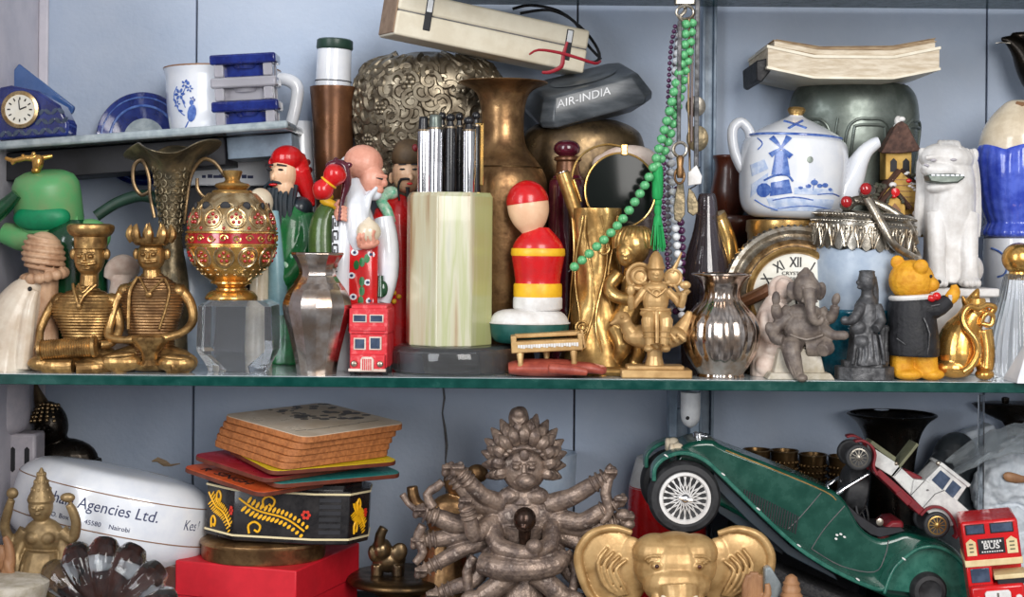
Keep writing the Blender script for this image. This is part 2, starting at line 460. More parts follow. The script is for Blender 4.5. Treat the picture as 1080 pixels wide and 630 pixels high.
# ------------------------------------------------------------------ the setting
def world_box(g, x0, x1, y0, y1, z0, z1):
    """in pixels at true scale: x from the middle, depth, height over the shelf"""
    g.add([(x, -z, y) for x in (x0, x1) for z in (z0, z1) for y in (y0, y1)],
          [(0,1,3,2), (4,6,7,5), (0,4,5,1), (2,3,7,6), (0,2,6,4), (1,5,7,3)])
class WT:                      # world frame, unscaled
    px = 0; py = 0; s = U; o = None
    def L(s, p): return Vector((p[0]*U, p[2]*U, -p[1]*U))
W = WT()
def wbuild(g, name, mat, kind='structure', **kw):
    o = g.build(name, mat, W, solo=True, **kw); tag(o, kind=kind); return o
WALL = 285
kw_ = K(WALL)
def wx(px, py=250): return P(px, py, WALL).x / U
seams = [(207, 60), (609, 60), (1041, 60)]
xs = [wx(40)] + [wx(a, b) for a, b in seams] + [wx(1240)]
g = G()
for a, b in zip(xs, xs[1:]): world_box(g, a + 1.1, b - 1.1, WALL, WALL + 14, LOW - 20, 560)
wall = wbuild(g, 'wall_back', M['wall_paint'], bevel=1.2)
g = G(); world_box(g, xs[0] - 30, xs[-1], WALL + 9, WALL + 24, LOW - 20, 560); wbuild(g, 'trim_1', M['seam'])
g = G(); world_box(g, xs[0] - 14, xs[0], -120, WALL + 10, LOW - 20, 560); wbuild(g, 'wall_left', M['side_paint'])
g = G(); world_box(g, xs[0], xs[0] + 12, WALL - 6, WALL, LOW - 20, 560); wbuild(g, 'trim_2', M['side_paint'], bevel=2)
g = G(); world_box(g, xs[0] - 14, xs[-1], -90, WALL + 14, LOW - 20, LOW); wbuild(g, 'floor', M['floor_board'])
# crack in the plaster and flaked patches
t = T('plaster_crack', 'jagged dark crack running down the painted wall above the many-armed statue', 'crack', 470, WALL - 1, py=490)
g = G(); g.tube([(466, 402, -0.2, 0.7), (468, 420, -0.2, 1.0), (466, 436, -0.2, 0.7), (469, 452, -0.2, 1.3), (471, 470, -0.2, 1.5), (470, 486, -0.2, 0.8), (472, 500, -0.2, 1.4), (471, 530, -0.2, 0.8)], n=6)
t.solo(g, M['seam'])
t = T('plaster_flake', 'small curled flake of paint missing from the wall beside the white dish', 'flake', 172, WALL - 1, py=490)
g = G(); g.tube([(160, 487, 0, 0.6), (166, 485, 0, 2.6), (174, 489, 0, 3.4), (180, 491, 0, 1.2), (190, 489, 0, 0.5)], n=6, flat=0.3); t.solo(g, M['paper_old'])

# glass shelves
g = G(); world_box(g, xs[0] + 2, xs[-1], 0, 262, -9.5, 0)
t = T('glass_shelf', 'long green-edged glass shelf carrying the main row of ornaments', 'shelf', 540, 0)
def wpart(g, name, mat, t, **kw):
    o = g.build(name, mat, W, solo=True, **kw); o.parent = t.o; o.location = -t.o.location; return o
wpart(g, 'glass_pane', M['glass_top'], t)
g = G(); world_box(g, xs[0] - 120, xs[-1], -3, 0, -11, -0.4); wpart(g, 'polished_edge', M['glass_edge'], t, bevel=0.8)
t = T('glass_shelf', 'green-tinted glass shelf along the very top of the cabinet', 'shelf', 700, 0, py=-60)
g = G(); world_box(g, xs[0] + 480, xs[-1], 60, 262, 434, 443); wpart(g, 'glass_pane', M['glass_edge'], t)

# shelf standard on the wall with its bracket foot
t = T('shelf_standard', 'upright blue-grey metal shelf standard fixed to the wall', 'post', 741, 276, z=LOW)
g = G(); g.box(735, -80, 738, 690, -8, 6); g.box(747, -80, 750, 690, -8, 6); g.box(738, -80, 747, 690, -1, 6)
t.solo(g, M['post_paint'], bevel=0.7)
t = T('shelf_bracket', 'white rounded rubber-tipped bracket peg hanging under the glass shelf', 'bracket', 728, 160, py=452)
g = G(); g.lathe(728, [(414, 10.5), (436, 10.5), (443, 9.5), (448, 6.5), (451, 2), (451.5, .3)], n=28); g.build('rubber_tip', M['white_rubber'], t)
g = G(); g.ell(724, 440, -9.8, 2, 2, 1.2); g.build('screw_hole', M['ink'], t)
g = G(); g.box(712, 412, 721, 482, 60, 92); g.box(735, 412, 745, 482, 60, 92); g.box(722, 440, 735, 482, 76, 90); g.build('bracket_arm', M['post_paint'], t, bevel=1)

# small crooked side shelf
SHELF2 = rot2(0, 155, -4.7)
t = T('side_shelf', 'small crooked glass shelf on a black board in the upper corner', 'shelf', 150, 120, py=190)
t2 = t
g = G(SHELF2); g.box(-60, 150, 304, 159, 0, 128); g.build('glass_plate', M['glass_grey'], t, bevel=3)
g = G(SHELF2); g.box(-60, 160, 228, 190, 42, 122); g.build('board', M['black_board'], t, bevel=1)
g = G(SHELF2); g.box(229, 160, 300, 184, 50, 128); g.build('bracket_box', M['post_paint'], t, bevel=1)

# ------------------------------------------------------------------ on the side shelf
t = T('desk_clock', 'small round clock set in a cut blue crystal block, gold bezel', 'clock', 30, 140, py=151)
g = G(SHELF2)
g.prism([(-40, 148), (-40, 112), (-14, 95), (16, 91), (44, 99), (66, 116), (74, 136), (72, 149)], 0, 34)
g.build('crystal_block', M['blue_deep'], t, bevel=3)
g = G(SHELF2)
for i in range(11):
    for j in range(3):
        x, y = 4 + i*7 + (j % 2)*3.5, 122 + j*10
        if (x - 22)**2 + (y - 116)**2 > 520 and x < 74: g.dab(x, y, 4.2, 2.2, 45 if (i+j) % 2 else -45, flatd(-0.2), th=0.9, n=8)
g.build('cut_pattern', M['window_dark'], t)
g = G(); g.lathey(22, 116, [(2, 17), (-3, 20), (-5, 19.5), (-6, 16.5), (-4.5, 15.5)], n=40); g.build('bezel', M['silver_gilt'], t)
g = G(); g.lathey(22, 116, [(-2, 16), (-4.6, 16)], n=32); f = g.build('dial', M['dial'], t)
g = G()
for i in range(12): a = i*PI/6; g.stroke([(22+10*sin(a), 116-10*cos(a)), (22+13*sin(a), 116-13*cos(a))], 0.7, flatd(-4.9), sm=1)
g.build('hour_mark', M['ink'], t, parent=f)
g = G(); g.stroke([(22, 116), (29, 113)], 0.7, flatd(-5.2), sm=1); g.stroke([(22, 116), (21, 106)], 0.5, flatd(-5.4), sm=1); g.build('clock_hand', M['ink'], t, parent=f)
t = T('blue_glass_plaque', 'flat blue glass slab leaning tilted behind the crystal clock', 'plaque', 40, 190, py=148)
g = G(); g.prism([(0, 92), (19, 67), (78, 112), (76, 118), (44, 148), (-4, 148)], 0, 7); t.solo(g, M['blue_pane'], bevel=1.5)
t = T('pale_ornament', 'pale cream rounded ornament behind the blue glass slab in the corner', 'ornament', 0, 225, py=148)
g = G(); g.ell(-2, 80, 0, 20, 25, 16); g.ell(-8, 118, 0, 26, 30, 18); t.solo(g, M['cream_china'], remesh=1.5)

t = T('glass_plate', 'round deep-blue glass plate propped up on the crooked shelf', 'plate', 152, 262, py=186)
g = G(); g.lathey(152, 147, [(4, 22), (2, 24), (-1, 30), (-3, 36), (-6, 48), (-8, 49), (-9, 48), (-5, 36), (-3, 30), (-1.5, 24), (-1, 22)], n=64, cap=False)
g.build('rim', M['blue_deep'], t)
g = G(); g.lathey(152, 147, [(-1, 24), (3, 24)], n=40); g.build('centre', M['glass_grey'], t)
g = G(); g.ring(152, 147, -8, 43.5, 0.8, n=60); g.ring(152, 147, -5.4, 35, 1.4, n=60); g.build('gilt_line', M['delft_blue'], t)

t = T('china_mug', 'white china mug with blue bird and flower print, gold rim', 'mug', 234, 224, py=145)
mp_ = [(146, 50), (140, 53), (120, 56.5), (100, 58), (84, 58.5), (75, 61)]
g = G(); g.lathe(234, mp_, n=56, sm=3, hollow=3); g.build('cup', M['white_china'], t)
g = G(); g.tube([(234+60.3*sin(a*PI/24), 74.4, -60.3*cos(a*PI/24), 1.1) for a in range(48)], n=6, closed=True); g.build('gilt_rim', M['rim_brown'], t)
g = G(); g.tube([(288, 82, 0, 6), (304, 84, 0, 7), (313, 92, 0, 7), (312, 108, 0, 6.5), (308, 126, 0, 6.5), (303, 138, 0, 6), (288, 140, 0, 5)], n=14, sm=4, flat=1.2); g.build('handle', M['white_china'], t)
sf = lsurf(234, mp_, 0.3); g = G()
for x, y, r, k in ((199, 104, 4, 6), (206, 94, 3, 5), (211, 99, 2.4, 5), (196, 114, 2.4, 5), (214, 110, 2, 5)):
    for i in range(k): a = 2*PI*i/k; g.dab(x + r*cos(a), y + r*sin(a), r*.62, r*.36, math.degrees(a), sf)
g.dab(213, 124, 5, 9, 12, sf); g.dab(213, 113, 2.4, 2.8, 0, sf); g.stroke([(215, 112), (217, 111)], .5, sf); g.stroke([(209, 132), (204, 140), (200, 142)], .8, sf)
g.stroke([(196, 96), (192, 106), (198, 120), (205, 126)], .6, sf); g.stroke([(206, 98), (202, 108), (206, 118)], .5, sf)
for x, y, a in ((193, 110, 40), (200, 121, 10), (204, 112, 60), (208, 92, 20), (216, 118, 70)): g.dab(x, y, 2.8, 1.2, a, sf)
g.build('blue_print', M['delft_blue'], t)

def glass_holder(y0, y1, x0, x1, m, label, i):
    t = T('tealight_holder', label, 'holder', (x0+x1)/2, 121, py=y1, group='square glass holders stacked on the crooked shelf')
    xf = rot2((x0+x1)/2, y1, -3.5)
    g = G(xf); h = y1 - y0
    g.box(x0, y0, x1, y0 + h*.45, 2, 38); g.build('top_plate', m, t, bevel=2.2)
    g = G(xf); g.lathe((x0+x1)/2, [(y0 + h*.46, 15), (y0 + h*.62, 13), (y0 + h*.66, 4)], d=20, sq=.8); g.box(x0 + 5, y0 + h*.47, x1 - 5, y1 - 1, 14, 32); g.build('cup', m, t)
    for a in (0, 1):
        for b in (0, 1):
            x = x0 + 9 + a*(x1-x0-18); d = 8 + b*24
            g = G(xf); g.box(x - 5, y0 + h*.46, x + 5, y1, d - 5, d + 5); g.build('foot', M['milky'], t, bevel=1.2)
glass_holder(105.5, 131, 223, 294, M['blue_deep'], 'square blue glass tealight holder, lowest of the stack of three', 0)
glass_holder(80.5, 105, 222, 292, M['milky'], 'square clear glass tealight holder between two blue ones', 1)
glass_holder(56, 80, 221, 291, M['blue_deep'], 'square blue glass tealight holder on top of the stack', 2)

# ------------------------------------------------------------------ things behind the left figures
t = T('printed_box', 'flat white box with a line of blue print behind the twin-handled vase', 'box', 235, 245, py=196)
g = G(); g.box(188, 158, 285, 196, 0, 30); g.build('carton', M['white_china'], t, bevel=2)
g = G()
for i in range(9): g.box(213 + i*6, 185 - (i % 2)*.8, 217 + i*6 + (i % 3), 188, -.5, .4)
g.build('print', M['ink_blue'], t)
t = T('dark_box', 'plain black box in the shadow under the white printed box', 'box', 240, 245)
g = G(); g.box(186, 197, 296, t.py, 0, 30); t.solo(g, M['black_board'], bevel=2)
t = T('flower_jar', 'white china jar with small red flowers between red hood and brown vase', 'jar', 316, 262)
pr = [(128, 11), (136, 14), (150, 17), (190, 20), (250, 22), (t.py, 18)]
g = G(); g.lathe(316, pr, sm=4); g.build('jar_body', M['white_china'], t)
sf = lsurf(316, pr); g = G()
for x, y in ((325, 172), (320, 166), (327, 180)): g.dab(x, y, 3, 3.4, 0, sf)
g.build('flower_print', M['red_maroon'], t)
g = G()
for x, y in ((324, 190), (329, 194), (322, 200)): g.dab(x, y, 3, 2, 30, sf)
g.build('leaf_print', M['olive_robe'], t)
t = T('grey_glass_vase', 'smoky grey glass vase behind the crowned brass figure', 'vase', 200, 164)
g = G(); g.lathe(200, [(262, 14), (266, 20), (282, 28), (320, 31), (360, 29), (t.py, 24)], sm=4); t.solo(g, M['frosted'])
t = T('buddha_figurine', 'small cream laughing figurine peeking between gold burner and red hood', 'figurine', 275, 135)
g = G(); g.ell(273, 214, 0, 14, 16, 14); g.ell(277, 240, 2, 15, 22, 13); g.ell(266, 224, -10, 5, 4, 4); g.ell(262, 216, -12, 2, 2, 2)
g.tube([(276, 250, 4, 12), (274, 300, 4, 12), (274, t.py, 4, 14)], n=18)
t.solo(g, M['cream_china'], remesh=1.4)
t = T('seashell', 'cream curled seashell behind the two brass musicians', 'shell', 124, 110)
g = G(); g.tube([(112, 294, 0, 4), (118, 284, 0, 9), (128, 280, 2, 12), (136, 284, 6, 10), (134, 292, 8, 6)], n=14, sm=4); g.tube([(126, 292, 4, 10), (124, 330, 4, 14), (124, t.py, 4, 18)], n=16)
t.solo(g, M['pale_clay'], remesh=1.4)

# green lamp
t = T('desk_lamp', 'old green lamp with drum-shaped head and curved dark arm', 'lamp', 75, 125)
X = chain(pitch(215, 0, 14), rot2(50, 215, -3))
g = G(X); g.lathe(49, [(181, 8), (182, 22), (186, 30), (194, 34.5), (206, 35.5), (234, 35.5), (240, 34), (240, 31)], n=44, sq=.9); g.build('lamp_head', M['green_enamel'], t)
g = G(); g.ell(49, 230, -20, 30, 15, 13, rot=-2); g.build('lens_disc', M['green_emerald'], t)
g = G(); g.tube([(26, 206, -30, 6), (10, 222, -30, 9), (-14, 238, -30, 12), (-40, 250, -30, 12)], n=14, sm=3); g.build('clamp', M['green_dark'], t)
g = G(); g.tube([(4, 246, -6, 11), (30, 252, -6, 15), (56, 246, -4, 14), (84, 236, 0, 12)], n=16, sm=3); g.build('joint', M['green_enamel'], t)
g = G(); g.lathe(76, [(232, 20), (244, 31), (262, 36), (300, 36), (340, 36), (t.py, 36)], n=44, sm=3); g.build('base', M['green_dark'], t)
g = G(); g.ell(98, 248, -8, 20, 17, 16, rot=20); g.build('shoulder', M['green_enamel'], t)
g = G(); g.tube([(100, 228, 0, 6), (120, 214, 4, 6), (142, 206, 8, 6.5), (158, 208, 12, 7), (170, 218, 14, 8), (177, 236, 14, 8), (178, 262, 14, 8)], n=14, sm=4); g.build('curved_arm', M['green_hose'], t)
t = T('gold_bird', 'tiny gilded bird with spread wings perched on the green lamp', 'ornament', 38, 112, py=181)
g = G(); g.ell(40, 172, 0, 6, 9, 6, rot=10); g.ell(38, 180, 0, 5, 4, 5)
g.tube([(40, 168, 0, 3.6), (28, 167, -3, 3.2), (16, 170, -5, 2.8), (7, 167, -5, 2)], n=8, sm=2)
g.tube([(18, 170, -5, 2.2), (14, 174, -5, 1.6)], n=8); g.tube([(26, 168, -4, 2.4), (25, 163, -4, 1.6)], n=8)
g.tube([(40, 168, 0, 3.4), (46, 166, 3, 2.8), (54, 164, 5, 2)], n=8, sm=2); g.ell(36, 163, -2, 2.6, 3, 2.6)
t.solo(g, M['gold_leaf'], remesh=.7, lap=1)

# twin-handled trumpet vase
t = T('trumpet_vase', 'aged bronze vase with wavy trumpet rim and two looped handles', 'vase', 180, 98)
def wavy(a, y, r):
    w = max(0, min(1, (190 - y) / 32))
    return r*(1 + .14*w*cos(4*a + .6)), y + 7*w*cos(3*a - .5) - 3*w*sin(a)
g = G(); g.lathe(180, [(157, 46), (158.5, 46), (163, 37), (170, 27), (182, 20), (200, 15.5), (222, 12), (246, 10.5), (262, 12), (290, 17), (320, 19), (350, 17), (375, 18), (t.py, 20)][::-1], n=56, sm=4, fn=wavy, hollow=1.6)
g.build('vase_body', M['bronze_green'], t)
g = G()
for i in range(9):
    y = 178 + i*8; r = 20.5 - i*1.02
    for j in range(6):
        a = -1.25 + j*.5 + (i % 2)*.25; s_ = 1 if (i + j) % 2 else -1
        g.tube([(180 + r*sin(a + s_*.16*cos(q*.9)), y + 3.4*sin(q*.9), -r*cos(a + s_*.16*cos(q*.9)), .9) for q in range(7)], n=5)
for y, r in ((204, 15.6), (228, 12.2), (250, 11)): g.tube([(180 + r*sin(a*PI/16), y, -r*cos(a*PI/16), 1) for a in range(32)], n=6, closed=True)
g.build('embossing', M['bronze_green'], t)
g = G(); g.tube([(163, 230, -6, 2), (158, 206, -6, 2), (157, 188, -6, 2), (150, 170, -6, 2.2), (141, 176, -6, 2.2), (141, 194, -6, 2.2), (149, 206, -6, 2.2), (158, 202, -6, 1.8)], n=8, sm=4); g.build('handle', M['bronze'], t)
g = G(); g.tube([(194, 236, -4, 2), (197, 205, -4, 2), (202, 182, -4, 2), (213, 168, -4, 2.2), (226, 172, -4, 2.2), (236, 186, -4, 2)], n=8, sm=4)
g.build('handle', M['bronze'], t)
g = G(); g.tube([(207, 188, -4, 1.8), (208, 200, -4, 2), (216, 208, -4, 2), (228, 206, -4, 1.8)], n=8, sm=4); g.build('scroll', M['bronze'], t)
# ------------------------------------------------------------------ main shelf, from the corner to the pen holder
def face(g, x, y, d, w, look=0, m=1.0):
    """eyes, nose, brows, mouth and ears raised on a head w wide; d is the face's front"""
    for s_ in (-1, 1):
        g.ell(x + look + s_*w*.4, y - .05*w, d + .03*w, .2*w, .13*w, .2*w, n=10, m=8)
        g.tube([(x + look + s_*w*.16, y - .26*w, d + .0*w, .06*w), (x + look + s_*w*.62, y - .24*w, d + .2*w, .06*w)], n=6)
    g.tube([(x + look, y - .2*w, d, .09*w), (x + look, y + .22*w, d - .12*w, .15*w)], n=8)
    g.ell(x + look, y + .52*w, d - .02*w, .28*w, .09*w, .16*w, n=10, m=6)

t = T('stone_figurine', 'white stone figurine with tan turban-like swirl and black eye', 'figurine', 35, 60)
B = t.py
g = G()
g.ell(45, 266, 0, 20, 22, 19, rot=-8)
for i in range(6):
    R_ = (15, 18.5, 20.4, 21, 20.4, 18)[i]; g.tube([(45 + R_*sin(a*PI/12), 252 + i*6 + 3*sin(a*PI/12), -R_*.95*cos(a*PI/12), 2.4) for a in range(24)], n=8, closed=True)
for i in range(14): a = 2*PI*i/14; g.ell(46 + 20*sin(a), 291 + 4*cos(a + 1), -18*cos(a), 6, 6, 6)
g.tube([(44, 280, 4, 16), (44, 330, 6, 14), (42, B, 6, 20)], n=16); g.build('turban', M['tan_stone'], t, remesh=.9, lap=1)
g = G(); g.tube([(42, 296, -8, 7), (30, 308, -8, 18), (16, 335, -6, 27), (8, 365, -4, 32), (4, B, -4, 36)], n=22, sm=4)
g.tube([(42, 306, -18, 5), (36, 330, -22, 8), (30, B - 2, -22, 10)], n=10, sm=3)
g.build('cloak', M['alabaster'], t, remesh=1.2)
g = G(); g.ell(38, 304, -22.6, 2.2, 2.4, 2.4); g.build('eye', M['ink'], t)

def coil(cx, pts, d, sq, pitch_=3.1, amp=.7):
    """a torso wound of wire: profile with fine rings"""
    y0, y1 = pts[0][0], pts[-1][0]; q = cr(pts, 8); out = []
    y = y0
    while y < y1:
        for (a, ra), (b, rb) in zip(q, q[1:]):
            if a <= y <= b: r = ra + (rb-ra)*(y-a)/max(b-a, 1e-6); break
        out.append((y, r + amp*sin(2*PI*y/pitch_))); y += pitch_/6
    return out

# drummer with flat cap
t = T('drummer_figurine', 'seated brass drummer figurine in a flat round cap with barrel drum', 'figurine', 85, 48)
B = t.py; m = M['brass_aged']
g = G(); g.lathe(90, coil(90, [(300, 9), (305, 14), (312, 28), (322, 35), (334, 34), (348, 27), (362, 22), (374, 24)], 0, .62), n=48, sq=.62); g.build('torso', m, t)
g = G(); g.ell(94, 272, -2, 16, 20, 15); g.tube([(94, 285, 0, 9), (93, 302, 0, 10)], n=14)
face(g, 94, 271, -17, 15, -1)
for s_ in (-1, 1):
    g.ell(94 + s_*17.5, 268, 0, 4, 6, 3); g.tube([(94, 279, -17, 2), (94 + s_*10, 277, -14, 1.6)], n=8); g.tube([(94, 283, -16, 1.2), (94+s_*4, 283, -15, 1)], n=6)
g.ell(63, 317, 0, 10, 8, 10); g.ell(117, 317, 0, 10, 8, 10); g.tube([(62, 316, 0, 7), (55, 322, -2, 5), (45, 345, -6, 4.4), (46, 358, -14, 4), (47, 367, -20, 5)], n=12, sm=3)
g.tube([(116, 316, 0, 7), (122, 324, -2, 6), (128, 345, -8, 5), (122, 360, -18, 4.6), (112, 362, -24, 5)], n=12, sm=3)
g.tube([(104, 372, -2, 12), (124, 382, -8, 10), (112, 385, -26, 9), (90, 386, -30, 8)], n=14, sm=3)
g.tube([(76, 372, -2, 12), (54, 380, -8, 11), (58, 384, -26, 9), (86, 384, -30, 8)], n=14, sm=3)
g.ell(54, B - 9, -22, 18, 9, 12); g.ell(108, B - 9, -22, 18, 9, 12); g.ell(82, B - 8, -10, 34, 8, 16)
g.build('body', m, t, remesh=.6, lap=1)
g = G(); g.lathe(95, [(236, 20), (237.5, 24), (240, 24.8), (244, 24), (248, 21), (250, 17.5), (258, 17), (262, 16.5), (263, 10)], d=-2, n=40, sq=.95); g.build('cap', m, t)
X = rot2(82, 366, -4)
g = G(X); g.lathex(365, -32, [(50, 8.5), (51, 10.5), (54, 10.8)] + [(55 + i*1.3, 9.2 + 1.1*(i % 2)) for i in range(40)] + [(107, 11.4), (110, 11), (111, 9)], n=28); g.build('drum', m, t)
g = G(); g.tube([(80, 299, -14, 1.5), (84, 310, -20, 1.7), (89, 320, -23, 1.7), (94, 311, -21, 1.7), (104, 300, -14, 1.5)], n=8, sm=3); g.ell(89, 322, -23, 3, 3.4, 2); g.tube([(86, 299, -14, 1.2), (92, 308, -20, 1.2), (99, 300, -15, 1.2)], n=8, sm=3)
g.build('necklace', m, t)

# crowned player
t = T('crowned_figurine', 'seated brass musician figurine wearing a pointed leaf crown with goblet drum', 'figurine', 158, 48)
B = t.py
g = G(); g.lathe(160, coil(160, [(288, 9), (292, 15), (300, 26), (312, 33), (326, 32), (345, 27), (362, 24), (376, 26)], 0, .62), n=48, sq=.62); g.build('torso', M['brass_dull'], t)
g = G(); g.ell(159, 270, -2, 15, 17, 14); g.tube([(159, 282, 0, 9), (160, 296, 0, 11)], n=14)
face(g, 159, 269, -16, 14, 0)
for s_ in (-1, 1): g.ell(159 + s_*16, 268, 0, 4, 6, 3); g.tube([(159, 276.5, -16, 2), (159 + s_*8, 275, -13, 1.5)], n=8)
g.ell(133, 307, 0, 10, 8, 10); g.ell(187, 307, 0, 10, 8, 10); g.tube([(132, 304, 0, 7), (124, 318, -4, 5), (119, 340, -10, 4.6), (118, 350, -14, 5), (122, 356, -20, 4.4), (140, 357, -28, 4), (156, 355, -32, 4.5)], n=12, sm=3)
g.tube([(188, 304, 0, 7), (200, 318, -2, 5.5), (205, 336, -8, 5), (198, 348, -18, 4.4), (182, 354, -28, 4.4), (168, 355, -32, 4.5)], n=12, sm=3)
g.tube([(174, 374, -2, 12), (200, 382, -10, 11), (184, 386, -28, 8)], n=14, sm=3); g.tube([(146, 374, -2, 12), (122, 382, -10, 11), (136, 386, -28, 8)], n=14, sm=3)
g.ell(132, B - 11, -22, 24, 10.5, 13); g.ell(190, B - 10, -20, 21, 9.5, 13); g.ell(160, B - 8, -8, 30, 8, 18)
g.ell(132, B - 18, -26, 18, 4, 9, rot=-6); g.ell(190, B - 16, -24, 15, 4, 9, rot=6)
g.build('body', M['brass_aged'], t, remesh=.6, lap=1)
g = G(); g.lathe(159, [(250, 18), (252, 20.5), (254, 20), (257, 18.4), (259, 16), (259, 10)], d=-2, n=36)
for i in range(9):
    a = 2*PI*i/9 + .1; x, d = 159 + 19*sin(a), -2 - 18*cos(a)
    g.tube([(x, 255, d, 4), (159 + 22*sin(a), 248, -2 - 20.5*cos(a), 5), (159 + 22*sin(a), 242, -2-20.5*cos(a), 3.4), (159 + 21*sin(a), 235 + 2*abs(sin(a)), -2-19*cos(a), .5)], n=8, sm=2)
g.build('crown', M['brass_aged'], t)
g = G(); g.lathe(164, [(352, 16), (353.5, 19), (357, 19), (362, 15), (370, 9), (378, 7), (383, 10)], d=-26, n=32, flute=(14, .05)); g.build('drum', M['brass_aged'], t)
g = G(); g.tube([(147, 292, -12, 1.6), (141, 306, -18, 1.8), (140, 325, -19, 1.8), (140, 346, -20, 1.6)], n=8, sm=3); g.tube([(176, 294, -12, 1.6), (182, 306, -17, 1.8), (178, 326, -18, 1.8), (172, 346, -19, 1.6)], n=8, sm=3)
g.tube([(149, 292, -12, 1.2), (158, 305, -21, 1.3), (162, 308, -21.5, 1.3), (174, 294, -14, 1.2)], n=8, sm=3); g.ell(161, 310, -21.5, 4, 3.4, 2); g.build('shoulder_cords', M['brass_aged'], t)

# crystal cube and jewelled burner
t = T('crystal_block', 'clear cut-crystal cube under the jewelled gold burner', 'block', 252, 60)
B = t.py
g = G(); g.slab([(219, -26), (226, -34), (279, -34), (286, -26), (286, 26), (279, 34), (226, 34), (219, 26)], 320, B - 6)
t.s  # corners cut like a gem
g = G()
def octo(w, dd, c): return [(252-w, -dd+c), (252-w+c, -dd), (252+w-c, -dd), (252+w, -dd+c), (252+w, dd-c), (252+w-c, dd), (252-w+c, dd), (252-w, dd-c)]
lv = [(316, 28, 26, 6), (322, 38, 34, 6), (368, 39.5, 35, 7), (384, 33, 29, 18), (B, 30, 26, 14)]
g.grid([[(x, y, d) for x, d in octo(w, dd, c)] for y, w, dd, c in lv]); t.solo(g, M['crystal'], flat=True, bevel=.6)

t = T('incense_burner', 'round gold filigree burner with red band and ruby rosettes on crystal cube', 'burner', 244, 60, py=316)
cx = 244
bowl = [(258, 46.5), (266, 45), (278, 40), (290, 30), (298, 20)]
dome = [(205, 26), (212, 33), (222, 40), (232, 44), (243, 46)]
g = G(); g.lathe(cx, [(250, 40)] + bowl + [(302, 15), (305, 14), (307, 22), (311, 26), (314, 27.5), (316, 27)], n=56, sm=3); g.build('bowl', M['gold_leaf'], t)
g = G(); g.lathe(cx, [(202, 10), (204, 24)] + dome + [(245, 47), (246.5, 46)], n=56, sm=2); g.build('dome', M['silver_gilt'], t)
g = G(); g.lathe(cx, [(244, 44), (245.5, 46.5), (257, 46.5), (258.5, 44)], n=56); g.build('enamel_band', M['red_enamel'], t)
g = G()
for y in (245.3, 258): g.tube([(cx + 47.2*sin(a*PI/28), y, -47.2*cos(a*PI/28), 1.3) for a in range(56)], n=6, closed=True)
for y, r in ((298, 20.5), (305, 15)): g.tube([(cx + r*sin(a*PI/28), y, -r*cos(a*PI/28), 1.6) for a in range(56)], n=6, closed=True)
def scroll_band(g, cx, y, r, k, h, w):
    for i in range(k):
        a0 = 2*PI*i/k
        pts = []
        for j in range(15):
            t_ = j/14*2*PI*1.15; rr = h*(1 - j/18)
            sgn = 1 if i % 2 else -1
            a = a0 + (rr*cos(t_))/r; pts.append((cx + r*sin(a), y + sgn*rr*sin(t_)*.9, -r*cos(a), w))
        g.tube(pts, n=5, sm=1)
scroll_band(g, cx, 251.5, 47.2, 22, 4.4, 1.0)
g.build('gold_scrollwork', M['gold_bright'], t)
def on(prof, y):
    for (a, ra), (b, rb) in zip(prof, prof[1:]):
        if a <= y <= b: return ra + (rb-ra)*(y-a)/(b-a)
    return prof[-1][1] if y > prof[-1][0] else prof[0][1]
def rosette(g, gj, cx, prof, a, y, r, w, petals=5):
    def pt(u, v, lift=.4):
        yy = y + v; rr = on(prof, yy) + lift; aa = a + u/on(prof, y); return (cx + rr*sin(aa), yy, -rr*cos(aa))
    n = 20; g.tube([pt(r*cos(2*PI*i/n), r*sin(2*PI*i/n)) + (w,) for i in range(n)], n=6, closed=True)
    g.tube([pt(r*.8*cos(2*PI*i/n), r*.8*sin(2*PI*i/n), .2) + (w*.5,) for i in range(n)], n=5, closed=True)
    for i in range(petals): p = pt(r*.45*cos(2*PI*i/petals - PI/2), r*.45*sin(2*PI*i/petals - PI/2), .5); gj.ell(p[0], p[1], p[2], 1.9, 1.9, 1.9, n=8, m=6)
    p = pt(0, 0, .6); g.ell(p[0], p[1], p[2], 1.4, 1.4, 1.4, n=8, m=6)
g = G(); gj = G()
for i in range(11): rosette(g, gj, cx, bowl, 2*PI*i/11, 271, 10, 1.2)
for i in range(22):
    a = 2*PI*i/22; r = 43.5; gj.ell(cx + 45.5*sin(a + .14), 262, -45.5*cos(a + .14), 1.6, 1.6, 1.6, n=8, m=6)
    r = on(bowl, 284); g.ell(cx + r*sin(a), 284, -r*cos(a), 2, 1.6, 1.6, n=8, m=6)
    r = on(bowl, 289); g.ell(cx + r*sin(a), 289, -r*cos(a), 1.5, 1.2, 1.2, n=8, m=6)
for i in range(11): rosette(g, gj, cx, dome, 2*PI*i/11 + .28, 231, 10, 1.2)
for i in range(11):   # arches in the upper dome
    a = 2*PI*i/11; pts = []
    for j in range(9): q = PI*j/8; u, v = 9*cos(q), -9*sin(q); yy = 218 + v*.8 + 4; rr = on(dome, yy) + .6; pts.append((cx + rr*sin(a + u/on(dome, 215)), yy, -rr*cos(a + u/on(dome, 215)), 1.5))
    g.tube(pts, n=6)
    r = on(dome, 241); gj.ell(cx + r*sin(a), 241, -r*cos(a), 1.9, 1.9, 1.9, n=8, m=6)
g.build('filigree', M['silver_gilt'], t); gj.build('ruby_inlay', M['ruby'], t)
g = G()
for i in range(11):
    a = 2*PI*i/11; r = on(dome, 219) + .3
    g.ell(cx + r*sin(a), 218, -r*cos(a), 5.5*max(.25, abs(cos(a))), 4.5, 2*max(.3, abs(sin(a))) + .4, n=12, m=6)
g.build('pierced_opening', M['ink'], t)
